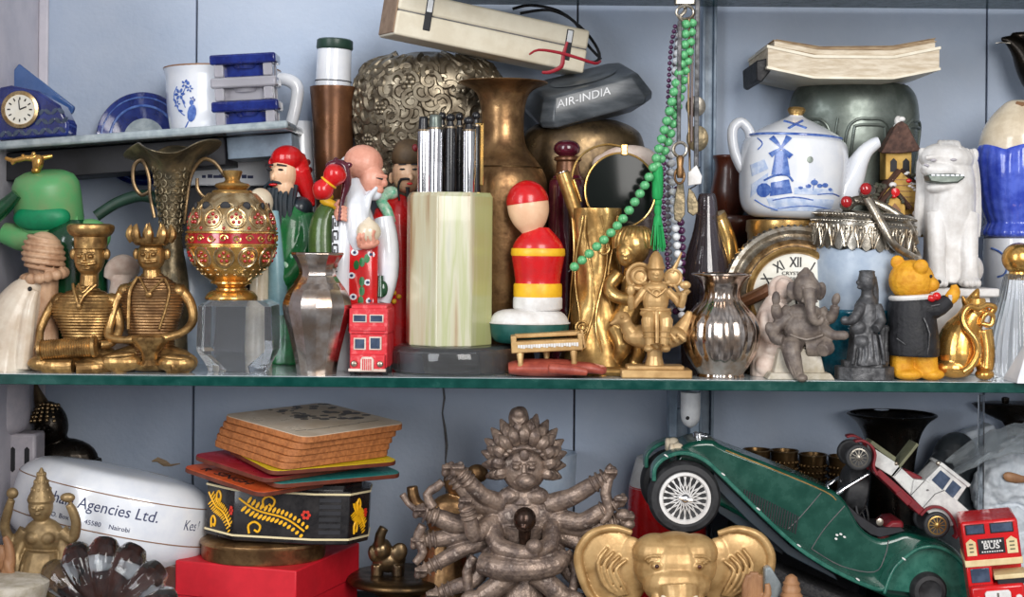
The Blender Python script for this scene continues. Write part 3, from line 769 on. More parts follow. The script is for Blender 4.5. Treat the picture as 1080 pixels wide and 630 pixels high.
g = G(); g.lathe(cx, [(180, 9.5), (181, 10.5), (183, 10), (190, 7.5), (192, 9), (194, 17), (196, 18.4), (198, 17), (200, 14), (201, 20), (203, 21.5), (206, 21), (208, 16), (208, 8)], n=40); g.build('finial', M['gold_soft'], t)

# faceted silver vase
t = T('silver_vase', 'tall faceted silver vase with a flared rim in front of green-robed figurines', 'vase', 334, 32)
B = t.py
g = G(); g.lathe(334, [(266.5, 27.5), (268, 28), (270, 27), (277, 22.5), (284, 20), (290, 20), (298, 25), (308, 32), (320, 36.5), (330, 36), (348, 31), (368, 26), (384, 22.5), (B, 21)][::-1], n=14, a0=.1, sm=5, hollow=1.5)
t.solo(g, M['silver'], ang=21)

# red toy bus
def toy_bus(t, xf, x0, y0, w, h, depth, body, win, trim, cream=None):
    def X(u): return x0 + u*w
    def Y(v): return y0 + v*h
    g = G(xf); g.box(X(0), Y(.05), X(1), Y(.42), 0, depth); g.box(X(0.02), Y(.36), X(.98), Y(.9), 2, depth); g.box(X(.04), Y(0), X(.96), Y(.07), 3, depth - 3)
    g.box(X(.05), Y(.70), X(.95), Y(.92), -5, 4)
    bd = g.build('coachwork', body, t, bevel=w*.04)
    for u in (.1, .53):
        g = G(xf); g.box(X(u), Y(.135), X(u + .36), Y(.25), -1, .6); f = g.build('upper_window', trim, t, bevel=.5)
        g = G(xf); g.box(X(u + .03), Y(.15), X(u + .33), Y(.235), -1.3, 0); g.build('pane', win, t, parent=f)
    g = G(xf); g.box(X(.05), Y(.30), X(.95), Y(.37), -1.5, .5); g.build('destination_band', cream or trim, t, bevel=.6)
    for u, v in ((.12, .47), (.52, .45)):
        g = G(xf); g.box(X(u), Y(v), X(u + .32), Y(.64), .6, 3); f = g.build('lower_window', trim, t, bevel=.5)
        g = G(xf); g.box(X(u + .04), Y(v + .02), X(u + .28), Y(.62), .2, 2); g.build('pane', win, t, parent=f)
    g = G(xf); g.prism([(X(.33), Y(.93)), (X(.33), Y(.77)), (X(.38), Y(.73)), (X(.62), Y(.73)), (X(.67), Y(.77)), (X(.67), Y(.93))], -7, -4); f = g.build('radiator', trim, t, bevel=.8)
    g = G(xf)
    for i in range(5): g.box(X(.385 + i*.05), Y(.76), X(.41 + i*.05), Y(.915), -7.6, -6)
    g.build('grille', body, t, parent=f)
    for u in (.17, .83): g = G(xf); g.lathey(X(u), Y(.83), [(-4, w*.085), (-6.5, w*.085), (-8, w*.06), (-8.4, w*.02)], n=16); g.build('headlamp', M['silver_old'], t)
    g = G(xf); g.box(X(.02), Y(.90), X(.98), Y(.94), -6.5, -3); g.build('bumper', trim, t, bevel=.5)
    for u in (.09, .91):
        for d in (8, depth - 14):
            g = G(xf); g.lathex(Y(.93), d, [(X(u) - w*.07, h*.07), (X(u) - w*.06, h*.08), (X(u) + w*.06, h*.08), (X(u) + w*.07, h*.07)], n=18); g.build('wheel', M['black_rubber'], t)
t = T('toy_bus', 'small worn red double-decker toy bus facing out beside the silver vase', 'toy bus', 391, 16)
toy_bus(t, chain(yaw(391, 40, -4)), 370, t.py - 74.5, 41.5, 74.5, 50, M['red_worn'], M['window_dark'], M['pale_clay'], M['red_worn'])

# porcelain figures
t = T('red_hood_figurine', 'porcelain bearded sage figurine in a red hood and green robe', 'figurine', 302, 165)
B = t.py
g = G(); g.tube([(314, 216, 2, 16), (308, 232, 2, 26), (304, 260, 2, 29), (304, 310, 4, 32), (304, B, 4, 34)], n=24, sm=3); g.tube([(320, 228, -8, 12), (326, 256, -14, 14), (312, 284, -22, 12), (298, 296, -26, 10)], n=14, sm=3)
g.build('robe', M['green_robe'], t, remesh=1.3)
g = G(); g.ell(316, 220, -3, 13, 13, 14, rot=15); g.build('vest', M['slate'], t, remesh=1.1)
g = G(); g.tube([(291, 224, -22, 5), (293, 250, -28, 7), (296, 290, -30, 9), (298, 330, -28, 12)], n=12, sm=2); g.build('sash', M['sky_robe'], t)
g = G(); g.ell(298, 184, -4, 14.5, 20, 14, rot=4); g.ell(289, 187, -15, 2.6, 4.6, 3.4, rot=10); g.ell(300, 199, -8, 10, 10, 9); g.build('head', M['skin'], t, remesh=.9, lap=3)
g = G()
for x in (285, 297): g.ell(x, 180, -17 + (x - 285)*.05, 3.2, 1.4, 2.4, rot=6)
g.tube([(281, 175, -14.5, 1), (289, 175, -18, 1.1)], n=6); g.tube([(293, 174.5, -18.6, 1.1), (303, 176, -16, 1)], n=6); g.build('eyes', M['ink'], t)
g = G(); g.ell(289, 195.5, -16, 4.4, 1.6, 2); g.build('lips', M['red_paint'], t)
g = G()
for i, (x, e) in enumerate(((283, 286), (287, 290), (291, 294), (296, 298), (301, 303), (307, 308))): g.tube([(x + 2, 199, -13, 2), (x, 212, -16, 3.2), (e, 238, -22, 2.6), (e + 1, 246, -24, .8)], n=8, sm=2)
g.tube([(289, 192.5, -18, 1.4), (280, 197, -13, 1.8), (278, 212, -11, 1.4)], n=8, sm=2); g.tube([(289, 192.5, -18, 1.4), (301, 196, -13, 1.8), (304, 210, -11, 1.4)], n=8, sm=2); g.tube([(311, 196, -6, 3), (309, 214, -14, 3.4), (305, 232, -22, 1.6)], n=8, sm=2)
g.build('beard', M['slate'], t)
g = G(); g.ell(301, 168, 0, 17.5, 15, 17); g.ell(309, 180, 5, 15, 22, 14); g.tube([(314, 180, 2, 11), (321, 200, 4, 9), (327, 218, 2, 4)], n=14, sm=3); g.ring(298, 172, -3, 15, 1.8, ry=8); g.build('hood', M['red_paint'], t, remesh=.9)
g = G()
for x, y in ((318, 262), (312, 272), (306, 280), (324, 250), (300, 286)): g.ell(x, y, -28 + (x - 312)*.5, 2.4, 5, 2, rot=-30, n=8, m=6)
g.build('painted_leaves', M['mint'], t)
g = G(); g.tube([(300, 292, -30, 2), (296, 306, -34, 2.4), (300, 330, -34, 2.4)], n=8); g.build('robe_trim', M['cream_china'], t)

t = T('elder_figurine', 'bald white-bearded porcelain elder with red gourd staff and peach', 'figurine', 372, 99)
B = t.py
g = G(); g.tube([(372, 214, 4, 16), (370, 240, 2, 26), (374, 280, 2, 28), (376, 320, 2, 29), (376, B, 2, 29)], n=24, sm=3); g.build('under_robe', M['white_china'], t)
g = G(); g.tube([(352, 214, 0, 11), (342, 234, -4, 15), (341, 262, -8, 16), (345, 300, -8, 16), (352, B - 30, -6, 14)], n=18, sm=3); g.ell(356, 222, -2, 14, 12, 12); g.build('olive_sleeve', M['olive_robe'], t, remesh=1.1)
g = G(); g.tube([(346, 207, -4, 6), (342, 212, -12, 5), (352, 216, -15, 4), (358, 221, -14, 4)], n=10, sm=3); g.build('yellow_collar', M['yellow_paint'], t)
g = G(); g.tube([(364, 226, -20, 8), (364, 256, -24, 8), (362, 296, -24, 9), (362, 322, -22, 10)], n=14, sm=3); g.build('cuff', M['white_china'], t)
sf = flatd(-31.4); g = G(); g.box(352.5, 228, 359.5, 290, -31, -28); fb = g.build('fret_border', M['white_china'], t, bevel=.5)
g = G()
for i in range(4):
    y = 231 + i*14
    g.stroke([(353.5, y + 11), (353.5, y), (358.5, y), (358.5, y + 8), (355.5, y + 8), (355.5, y + 4)], .75, sf, sm=1); g.stroke([(353.5, y + 13), (358.5, y + 13)], .75, sf, sm=1)
g.build('fret_lines', M['ink'], t, parent=fb)
g = G(); g.slab([(369, -27), (382, -31), (395, -29), (400, -24), (398, -10), (368, -10)], 252, B - 40); g.build('red_apron', M['red_paint'], t, bevel=2)
sf = lambda x, y: -27.4 - 4*max(0, 1 - abs(x - 383)/14)
for nm, m_, pts in (('apron_flowers', M['white_china'], [(376, 266), (393, 268), (373, 290), (390, 297), (375, 312), (392, 316)]), ('apron_green', M['green_robe'], [(384, 276), (378, 279), (389, 272), (384, 296), (384, 306), (383, 316)])):
    g = G()
    for x, y in pts: g.dab(x, y, 4 if 'fl' in nm else 3, 3.4 if 'fl' in nm else 5, 0, sf)
    pr_ = g.build(nm, m_, t)
g = G()
for x, y in [(376, 266), (393, 268), (373, 290), (390, 297), (375, 312), (392, 316)]: g.dab(x, y, 1.8, 1.6, 0, lambda a, b: sf(a, b) - .5)
g.build('apron_dots', M['ink_blue'], t)
g = G(); g.tube([(404, 230, -4, 10), (408, 256, -8, 12), (409, 290, -8, 11), (404, 318, -8, 8)], n=16, sm=3); g.build('white_sleeve', M['white_china'], t)
g = G(); g.tube([(402, 290, -20, 3), (402, 312, -20, 5)], n=10); g.ell(404, 304, -19, 6, 9, 4); g.build('sleeve_lining', M['green_dark'], t)
g = G(); g.ell(382, 172, -6, 21, 19, 18, rot=16); g.ell(392, 190, -12, 14, 16, 13); g.ell(405, 193, -16, 3.6, 4.6, 4, rot=-20); g.ell(372, 194, -2, 5, 7, 4); g.tube([(396, 184, -22, 2), (408, 187, -17, 2)], n=8); g.ell(398, 201, -18, 7, 5, 5)
g.build('head', M['skin_pink'], t, remesh=.9)
g = G(); g.tube([(397, 188.5, -23.2, .8), (404, 189.5, -21.5, .8)], n=6); g.build('eyes', M['ink'], t)
g = G(); g.tube([(374, 190, -12, 6), (376, 206, -18, 11), (378, 226, -24, 14), (379, 250, -27, 11), (380, 264, -28, 5)], n=16, sm=3); g.ell(394, 206, -18, 9, 6, 6); g.tube([(398, 198, -22, 2), (390, 208, -26, 4), (386, 230, -30, 4)], n=8); g.ell(364, 180, 4, 10, 16, 10); g.build('beard', M['white_china'], t, remesh=1)
g = G(); g.ell(361, 226, -32, 6.5, 8, 6)
for i in range(4): g.tube([(358, 220 + i*4, -36, 2.1), (364, 219 + i*4, -39, 2.2), (368, 221 + i*4, -36, 2)], n=8)
g.tube([(356, 218, -33, 2.2), (360, 213, -36, 2), (364, 213, -36, 1.6)], n=8)
g.ell(391, 257, -38, 12, 5.5, 6, rot=-10)
for i in range(4): g.tube([(382 + i*5, 258 - i, -42, 2.2), (381 + i*5, 251 - i*1.2, -46, 2.2), (383 + i*5, 246 - i, -47, 1.8)], n=8)
g.build('hands', M['skin_pink'], t, remesh=.7, lap=1)
g = G(); g.tube([(360, 188, -38, 5), (366, 182, -38, 6), (362, 176, -38, 6), (353, 176, -38, 5), (347, 179, -38, 3)], n=10, sm=3); g.tube([(366, 182, -38, 6), (368, 196, -38, 5), (364, 212, -38, 3), (361, 234, -38, 2.4)], n=10, sm=3); g.ell(357, 172, -39, 3, 4, 3); g.ell(370, 176, -38, 4, 3, 3)
g.build('staff', M['maroon_glaze'], t, remesh=.8, lap=1)
X = rot2(352, 193, 38); g = G(X); g.lathe(352, [(174, 2), (177, 9), (183, 12), (190, 10.5), (194, 8), (197, 8.5), (203, 11), (209, 10), (214, 5), (216, 1)], d=-48, n=28, sm=2); g.build('gourd', M['red_paint'], t)
g = G(X); g.tube([(352 + 8.6*sin(a*PI/12), 195, -48 - 8.6*cos(a*PI/12), 1.2) for a in range(24)], n=6, closed=True); g.build('gourd_cord', M['yellow_paint'], t)
g = G(); g.lathe(391, [(229, .6), (232, 4), (237, 10), (244, 13), (251, 11), (256, 6), (257, 1)], d=-36, n=28, sm=2); g.build('peach', M['cream_china'], t)

t = T('official_figurine', 'porcelain official figurine in brown hat and red robe behind pen holder', 'figurine', 424, 138)
B = t.py
g = G(); g.tube([(424, 208, 2, 14), (418, 228, 0, 24), (420, 270, 0, 25), (420, 320, 2, 25), (420, B, 2, 25)], n=22, sm=3); g.tube([(404, 222, -10, 9), (401, 244, -16, 10), (404, 262, -20, 9)], n=14, sm=3); g.build('robe', M['red_paint'], t, remesh=1.1)
g = G(); g.tube([(405, 206, -12, 7), (402, 213, -18, 6), (408, 222, -22, 6), (414, 236, -24, 5)], n=12, sm=3); g.ell(412, 204, -14, 9, 7, 7); g.build('collar', M['mint'], t, remesh=.9)
g = G(); g.tube([(407, 254, -28, 6), (404, 275, -28, 6), (402, 298, -27, 3)], n=12, sm=3); g.build('hanging_sleeve', M['cream_china'], t)
g = G(); g.ell(428, 184, -6, 16, 20, 15); g.ell(433, 188, -21, 3, 4, 3); g.ell(411, 188, -2, 3, 6, 3); g.build('head', M['skin'], t, remesh=.9)
g = G()
for x in (424, 437): g.ell(x, 179.5, -20.4, 3, 1, 1.2); g.tube([(x - 4, 174.6, -20, .7), (x + 4, 174.2, -20.6, .7)], n=6)
g.tube([(432, 190, -23, 1.3), (423, 190, -21, 1.5), (420, 198, -19, 1.2), (421, 212, -18, .9)], n=8, sm=2); g.tube([(430, 198, -22, 2.4), (430, 214, -22, 1)], n=8)
g.build('moustache', M['ink'], t)
g = G(); g.ell(432, 194.5, -22, 3, 1.4, 1.4); g.build('lips', M['red_paint'], t)
g = G(); g.lathe(430, [(147, 3), (149, 11), (155, 16), (164, 18.5), (172, 18), (174, 15)], d=-4, n=28, sm=2); g.build('hat', M['brown_hat'], t)
g = G(); g.ell(437, 157, -20, 3, 4, 2); g.build('hat_jewel', M['red_maroon'], t)
g = G()
for x, y in ((412, 312), (417, 308), (417, 317), (411, 306), (422, 312)): g.ell(x, y, -26 + abs(x - 420)*.3, 2.6, 2.6, 1.4)
g.build('robe_flowers', M['yellow_paint'], t)

# tall brown vase with bottle, embossed pot, trumpet brass vase
t = T('brown_vase', 'tall plain brown metal vase tapering down behind the porcelain figurines', 'vase', 349, 225)
g = G(); g.lathe(349.5, [(92.5, 24.5), (93.5, 25), (110, 23.5), (150, 21), (200, 19), (260, 18), (330, 20), (t.py, 26)][::-1], n=48, sm=3, hollow=2); t.solo(g, M['wood_copper'])
t = T('capped_bottle', 'white cylindrical bottle with a black cap stuck in the brown vase', 'bottle', 351, 225, py=104)
X = rot2(350, 95, 2); g = G(X); g.lathe(351, [(52, 17), (53, 18), (85, 18.6), (88, 18.7), (104, 18.5), (106, 16)], n=40); g.build('bottle_body', M['white_china'], t)
g = G(X); g.lathe(351, [(41.5, 17), (43, 19), (51, 19.4), (52.5, 18.5)], n=40); g.build('cap', M['green_hose'], t)
g = G(X); g.tube([(351 + 18.9*sin(a*PI/20), 86, -18.9*cos(a*PI/20), .6) for a in range(40)], n=6, closed=True); g.build('band', M['ink'], t)

t = T('embossed_pot', 'big round silver pot covered in embossed floral scrolls', 'pot', 450, 231)
pp = [(60, 34), (63, 54), (70, 68), (85, 77), (105, 80.5), (130, 80), (155, 74), (180, 63), (205, 52), (240, 44), (320, 42), (t.py, 44)]
SQ = .65
g = G(); g.lathe(450, [(56, 20)] + pp, n=72, sm=3, sq=SQ); pot = g.build('pot_body', M['embossed'], t)
rr_ = random.Random(3); g = G()
def curl(g, a, y, r, w, turns, dirn, ph):
    pts = []
    n = 14
    for j in range(n + 1):
        q = j/n*2*PI*turns*dirn + ph; rr = r*(1 - .75*j/n); yy = y + rr*sin(q); R_ = on(pp, yy) - .6; aa = a + rr*cos(q)/on(pp, y)
        pts.append((450 + R_*sin(aa), yy, -R_*cos(aa)*SQ, w*(1 - .4*j/n)))
    g.tube(pts, n=6, sm=1)
k = 0
for y in range(68, 200, 11):
    n = int(2*PI*on(pp, y)/16)
    for i in range(n):
        a = 2*PI*(i + .5*(k % 2))/n
        if abs((a + PI) % (2*PI) - PI) < 1.75: curl(g, a + rr_.uniform(-.05, .05), y + rr_.uniform(-2, 2), rr_.uniform(8, 12), rr_.uniform(3, 4.4), rr_.uniform(.6, 1.1), rr_.choice((-1, 1)), rr_.uniform(0, 6.28))
    k += 1
for a0, y0, r0 in ((-.25, 92, 9), (.42, 100, 9), (-.62, 118, 8), (.1, 128, 8), (-.9, 150, 8), (.85, 90, 8), (-.42, 160, 8)):
    for i in range(6):
        q = 2*PI*i/6; yy = y0 + r0*.62*sin(q); R_ = on(pp, yy) + 1.6; aa = a0 + r0*.62*cos(q)/on(pp, y0); g.ell(450 + R_*sin(aa), yy, -R_*cos(aa)*SQ, r0*.36, r0*.36, 2, n=10, m=6)
    R_ = on(pp, y0) + 2.4; g.ell(450 + R_*sin(a0), y0, -R_*cos(a0)*SQ, r0*.3, r0*.3, 2, n=10, m=6)
g.build('embossed_scrollwork', M['embossed'], t)

t = T('brass_vase', 'tall brass vase with wide flared trumpet mouth behind the pens', 'vase', 528, 141)
g = G(); g.lathe(528, [(86.5, 46), (87.5, 47.5), (89, 45), (93, 35), (99, 28), (108, 24.5), (122, 22.5), (140, 22.5), (152, 24.5), (162, 30), (172, 38), (184, 45), (200, 48), (240, 47), (300, 40), (350, 32), (t.py, 38)][::-1], n=56, sm=3, hollow=1.5); g.build('vase_body', M['brass_dull'], t)
g = G()
for y, r in ((177, 42),): g.tube([(528 + r*sin(a*PI/24), y, -r*cos(a*PI/24), .8) for a in range(48)], n=6, closed=True)
g.build('turned_line', M['brass_dark'], t)
# ------------------------------------------------------------------ pen holder and pens
t = T('glass_stand', 'thick round clear glass stand under the onyx pen holder', 'stand', 480, 70)
B = t.py
g = G(); g.lathe(480, [(363, 50), (363.5, 60), (366, 65), (372, 67), (388, 67), (B - 2, 65), (B, 62)], n=20, sq=.9); t.solo(g, M['stand_glass'], ang=50)
t = T('pen_holder', 'banded cream and green onyx pen holder cut with flat sides', 'pen holder', 473, 70, py=363)
g = G(); pr = [(363, 47), (208, 47), (204, 44.5), (203, 43), (204.5, 39), (330, 39), (330.5, 1)]
g.lathe(473, pr, n=8, a0=PI/8 + .16); t.solo(g, M['onyx'], flat=True, bevel=2.4, seg=3)
pens = [(445, 123, 6.4, 'chrome', 'black_paint', 50, 'slim chrome pen with black cap at the edge of the holder', 0),
        (457.5, 121, 8.4, 'chrome', 'pewter', 48, 'thick ribbed chrome pen with a clear grey end', 1),
        (464.5, 118.5, 5.4, 'black_paint', 'black_paint', 72, 'black pen with round knob half hidden behind the ribbed chrome pen', 0),
        (473.5, 120, 6.2, 'black_paint', 'black_paint', 54, 'glossy black pen with blue sheen and round knob, middle of the bunch', 0),
        (483, 119, 5.4, 'black_paint', 'black_paint', 76, 'thin black pen with round knob behind the smooth chrome pen', 0),
        (493, 123, 7, 'chrome', 'black_paint', 50, 'smooth chrome pen with small black knob', 0),
        (500.5, 118, 5.6, 'black_paint', 'black_paint', 68, 'black pen with a long golden clip', 2)]
for x, y, r, m, mc, Y, lab, sty in pens:
    t = T('pen', lab, 'pen', x, Y, py=328, group='pens in the onyx holder')
    g = G(); pr = [(y + 14, r*.86), (y + 15, r), (y + 60, r), (y + 62, r*.98), (300, r*.9), (326, r*.35), (328, .8)]
    if sty == 1: pr = [(y + 13, r*.9), (y + 14, r)] + [(y + 18 + i*1.6, r + .25*(i % 2)) for i in range(22)] + [(300, r*.9), (326, r*.35), (328, .8)]
    g.lathe(x, pr, n=24); g.build('barrel', M[m], t)
    g = G()
    if sty == 1 or mc == 'black_paint' and x < 450: g.lathe(x, [(y, r*.5), (y + 1.5, r*.75), (y + 9, r*.8), (y + 14, r*.85), (y + 15, r*.5)], n=20, sm=2)
    else: g.ell(x, y + 4.5, 0, r*.82, 4.8, r*.82); g.lathe(x, [(y + 8, r*.5), (y + 11, r*.6), (y + 15, r*.8)], n=18)
    g.build('knob', M[mc], t)
    g = G(); g.lathe(x, [(y + 13.4, r + .1), (y + 13.8, r + .5), (y + 15.4, r + .5), (y + 15.8, r + .1)], n=24); g.build('ring', M['silver_old'], t)
    g = G()
    if sty == 2: g.box(x + 4, y + 12, x + 8.4, y + 78, -5, -1.5); g.box(x - 1, y + 12, x + 8, y + 15, -5, 0); g.build('clip', M['gold_bright'], t, bevel=1)
    else: g.box(x + r*.1, y + 18, x + r*.1 + 2, y + 60, r*.9, r + 2.4); g.build('clip', M['silver_old'], t, bevel=.5)

# cushion and the plain red bottle
t = T('cushion_base', 'oval ceramic cushion, white above and dark green below, under the red ornament', 'cushion', 558, 62, py=362)
g = G(); g.lathe(558, [(326, 10), (327, 28), (331, 37), (337, 41), (341, 42)], n=40, sm=2, sq=.7); g.build('cushion_top', M['white_bisque'], t)
g = G(); g.lathe(558, [(340, 41.6), (343, 42), (352, 41), (359, 37), (362, 30), (362.4, 5)], n=40, sm=2, sq=.7); g.build('cushion_underside', M['pillow_green'], t)
g = G(); g.tube([(558 + 42.4*sin(a*PI/24), 340.5, -42.4*.7*cos(a*PI/24), .9) for a in range(48)], n=6, closed=True); g.build('piping', M['white_bisque'], t)
t = T('ceramic_ornament', 'red ceramic ornament with yellow bands and rounded red top standing on the green cushion', 'ornament', 565, 62, py=327)
g = G(); g.lathe(567, [(240, 11), (246, 17), (256, 25), (268, 28), (282, 26), (296, 24), (304, 24.5), (316, 25)], n=44, sm=3, sq=.8); g.build('ornament_body', M['red_paint'], t)
g = G(); g.lathe(567, [(299, 24.8), (301, 25.6), (311, 25.6), (314, 25)], n=44, sq=.8); g.build('yellow_band', M['yellow_paint'], t)
g = G(); g.lathe(567, [(262, 27.4), (263, 28.4), (268, 28.8), (270, 28.2)], n=44, sq=.8); g.build('yellow_band', M['yellow_paint'], t)
g = G(); g.lathe(567, [(313, 25), (315, 26), (325, 26), (327, 24)], n=44, sq=.8); g.build('foot', M['white_bisque'], t)
X = rot2(560, 246, -8)
g = G(X); g.lathe(560, [(208, 21), (216, 22), (226, 21), (236, 17), (244, 11), (248, 9)], n=40, sm=3, sq=.9); g.build('neck_bulb', M['skin'], t)
g = G(X); g.lathe(560, [(190, 2), (192, 9), (197, 16), (204, 20.5), (210, 22.3), (214, 22.4)], n=40, sm=3, sq=.9); g.build('stopper', M['red_paint'], t)

# maroon bottle
t = T('maroon_bottle', 'maroon bottle with copper neck and flattened round stopper', 'bottle', 597, 125)
g = G(); g.lathe(597, [(184, 13), (190, 18), (200, 20), (260, 20), (340, 20), (t.py, 19)], n=40, sm=2); g.build('bottle_body', M['maroon_glaze'], t)
g = G(); g.lathe(597, [(165, 12), (166.5, 14.5), (169, 14.5), (171, 12), (180, 12.5), (186, 14.5), (190, 18.4)], n=36); g.build('neck', M['wood_copper'], t)
g = G(); g.lathe(596, [(148, 3), (149.5, 9), (153, 13), (157, 14), (161, 13), (164, 9), (167, 7)], n=36, sm=2); g.build('stopper', M['maroon_glaze'], t)

# dark bowl with ashtray; beige box
t = T('dark_bowl', 'big round dark bronze pot behind the sunglasses', 'pot', 614, 225)
g = G(); g.lathe(612, [(127, 34), (128, 38), (133, 51), (141, 61), (156, 66), (176, 68), (200, 66), (235, 55), (280, 44), (330, 38), (t.py, 44)], n=56, sm=3, sq=.8); t.solo(g, M['bronze'])
t = T('glass_ashtray', 'heavy grey glass ashtray block with engraved lettering tilted on the dark pot', 'ashtray', 618, 215, py=124)
X = chain(yaw(618, 0, 14), rot2(618, 100, -12), pitch(100, 0, 20))
g = G(X)
o_ = [(-62, -34), (-50, -46), (50, -46), (62, -34), (62, 34), (50, 46), (-50, 46), (-62, 34)]
lv = [(82, .78), (85, .84), (106, 1.0), (113, .97), (122, .7)]
g.grid([[(618 + x*k, y, d*k) for x, d in o_] for y, k in lv])
g.build('glass_block', M['grey_glass'], t, bevel=1.4)
g = G(X); g.lathe(618, [(80.5, 31), (82, 33), (80.8, 36), (79.8, 33)], n=36, sq=.75); g.build('ash_well', M['grey_glass'], t)
g = G()
g.text('AIR-INDIA', 604, -4, 7.5, None, wide=1.2, shear=.25)
g.v = [X((x, 95 + y, -42.3 - y*.36 - .8 + d)) for x, y, d in g.v]
g.build('engraved_lettering', M['white_rubber'], t)

t = T('plastic_case', 'long beige plastic case with two slots lying slanted on the silver pot', 'case', 512, 185, py=72)
X = chain(yaw(512, 0, 22), rot2(512, 35, 8.6))
x0, x1 = 405, 619
g = G(X); g.box(x0, 12.5, x1, 33.2, -27, 28); g.build('case_top', M['beige_plastic'], t, bevel=3, seg=3)
g = G(X); g.box(x0, 33.8, x1, 59, -27, 28); g.build('case_bottom', M['beige_plastic'], t, bevel=2.4, seg=3)
g = G(X); g.box(x0 + 1, 32.6, x1 - 1, 34.4, -25.6, 27); g.build('seam', M['seam'], t)
g = G(X); g.box(x0 - 1.2, 14, x0 + .8, 57, -25, 26); g.build('end_label', M['brown_card'], t, bevel=1)
for x in (434, 592):
    g = G(X); g.box(x, 16, x + 8, 49, -27.8, -26); f = g.build('slot', M['black_board'], t, bevel=1)
    g = G(X); g.box(x + 1, 17, x + 7, 30, -28.2, -27); g.build('slot_clip', M['white_rubber'], t, parent=f, bevel=.6)
t = T('black_cable', 'thin black cable looped behind the beige plastic case', 'cable', 600, 225, py=66)
g = G(); g.tube([(540, 10, 0, 1.6), (560, 6, 0, 1.6), (590, 12, 2, 1.6), (618, 34, 2, 1.6), (632, 56, 0, 1.6), (626, 66, -4, 1.6), (606, 62, -8, 1.6)], n=8, sm=4)
g.tube([(548, 14, 4, 1.6), (580, 10, 6, 1.6), (606, 22, 8, 1.6), (618, 44, 6, 1.6), (634, 62, 2, 1.6)], n=8, sm=4); t.solo(g, M['black_paint'])
t = T('red_cable', 'dark red cord tied round the end of the beige plastic case', 'cord', 596, 150, py=78)
g = G(); g.tube([(598, 44, 0, 1.5), (594, 58, 0, 2), (592, 70, 0, 2.4), (580, 76, 2, 2), (572, 76, 4, 1.6)], n=8, sm=3)
g.tube([(558, 58, -1, 1), (568, 53, -1, 1.4), (590, 56, -2, 1.7), (612, 62, -1, 1.7), (628, 66, 6, 1.6), (634, 62, 20, 1.4)], n=8, sm=3); t.solo(g, M['cable_red'])

# trunk vase with boy
t = T('boy_trunk_vase', 'gold vase shaped like a tree trunk with a child hugging it', 'vase', 640, 82)
B = t.py
def bark(a, y, r): return r*(1 + .05*sin(5*a + y*.05) + .03*sin(9*a - y*.09)), y
g = G(); g.lathe(628, [(220, 28), (222, 29), (240, 27), (270, 25), (300, 26), (330, 27), (352, 30), (372, 36), (B, 46)][::-1], n=48, sm=3, fn=bark, hollow=2.5); g.build('trunk', M['gold_soft'], t)
g = G()
for i in range(6):
    a = -1.2 + i*.45
    pts = []
    for j in range(8):
        y = 228 + j*20; r = 28.4 if y < 330 else 28.4 + (y-330)*.25; aa = a + .2*sin(j*.9 + i*2)
        pts.append((628 + r*sin(aa), y, -r*cos(aa), 1.0 + .5*sin(i + j)))
    g.tube(pts, n=8, sm=3)
g.ring(612, 344, -27, 6, 1.4); g.ring(612, 344, -28, 3, 1.2); g.ring(634, 262, -27, 6, 1.2)
g.build('bark_ridges', M['gold_soft'], t)
g = G(); g.ell(664, 258, -30, 18, 21, 18, rot=-8); g.ell(656, 268, -40, 10, 13, 9, rot=-10); face(g, 656, 268, -48, 9, -1); g.ell(676, 264, -32, 3, 5, 3)
g.tube([(664, 278, -24, 9), (668, 290, -22, 15), (668, 306, -22, 16), (662, 326, -22, 15), (654, 344, -22, 16)], n=18, sm=3)
g.tube([(650, 288, -24, 8), (640, 302, -30, 7.5), (648, 312, -38, 7), (668, 314, -42, 6), (684, 311, -40, 5), (694, 310, -36, 5)], n=14, sm=3)
g.tube([(684, 290, -20, 8), (694, 304, -22, 7), (690, 312, -32, 6)], n=12, sm=3)
g.tube([(648, 346, -24, 12), (654, 362, -34, 10), (648, 376, -30, 7), (642, 388, -32, 6), (636, 391, -40, 5)], n=14, sm=3); g.tube([(662, 346, -24, 12), (672, 362, -28, 9), (668, 380, -24, 7), (664, 390, -30, 6)], n=14, sm=3)
g.build('child', M['gold_soft'], t, remesh=1)
g = G()
for i in range(12):
    a = -1.5 + i*.28; g.tube([(668 + 3*sin(a), 240, -28, 2), (665 + 14*sin(a), 243, -28 - 12*cos(a), 3.2), (664 + 19*sin(a), 252, -30 - 17*cos(a)*.8, 3.2), (664 + 19.5*sin(a), 258 + 4*abs(sin(a)), -31 - 16*cos(a)*.7, 2)], n=8, sm=2)
g.build('hair', M['gold_soft'], t)
g = G(); g.slab([(598 + 0, -20), (612, -46), (650, -52), (690, -46), (704, -10), (690, 30), (610, 30)], B - 9, B); g.build('rocky_base', M['gold_soft'], t, bevel=4)

t = T('gold_pen', 'slim golden pen leaning inside the trunk-shaped vase', 'pen', 606, 74, py=300)
X = rot2(606, 222, -19); g = G(X); g.lathe(606, [(180, 6.5), (181, 8), (215, 7.6), (285, 6), (300, 2)], n=24); g.build('barrel', M['gold_soft'], t)
g = G(X); g.box(613.6, 190, 616, 216, -4, -1); g.box(610, 190, 616, 192, -4, 0); g.build('clip', M['gold_bright'], t, bevel=1)
g = G(X); g.lathe(606, [(178.5, 4), (179, 6.4), (182, 6.6)], n=20); g.build('cap_end', M['silver'], t)

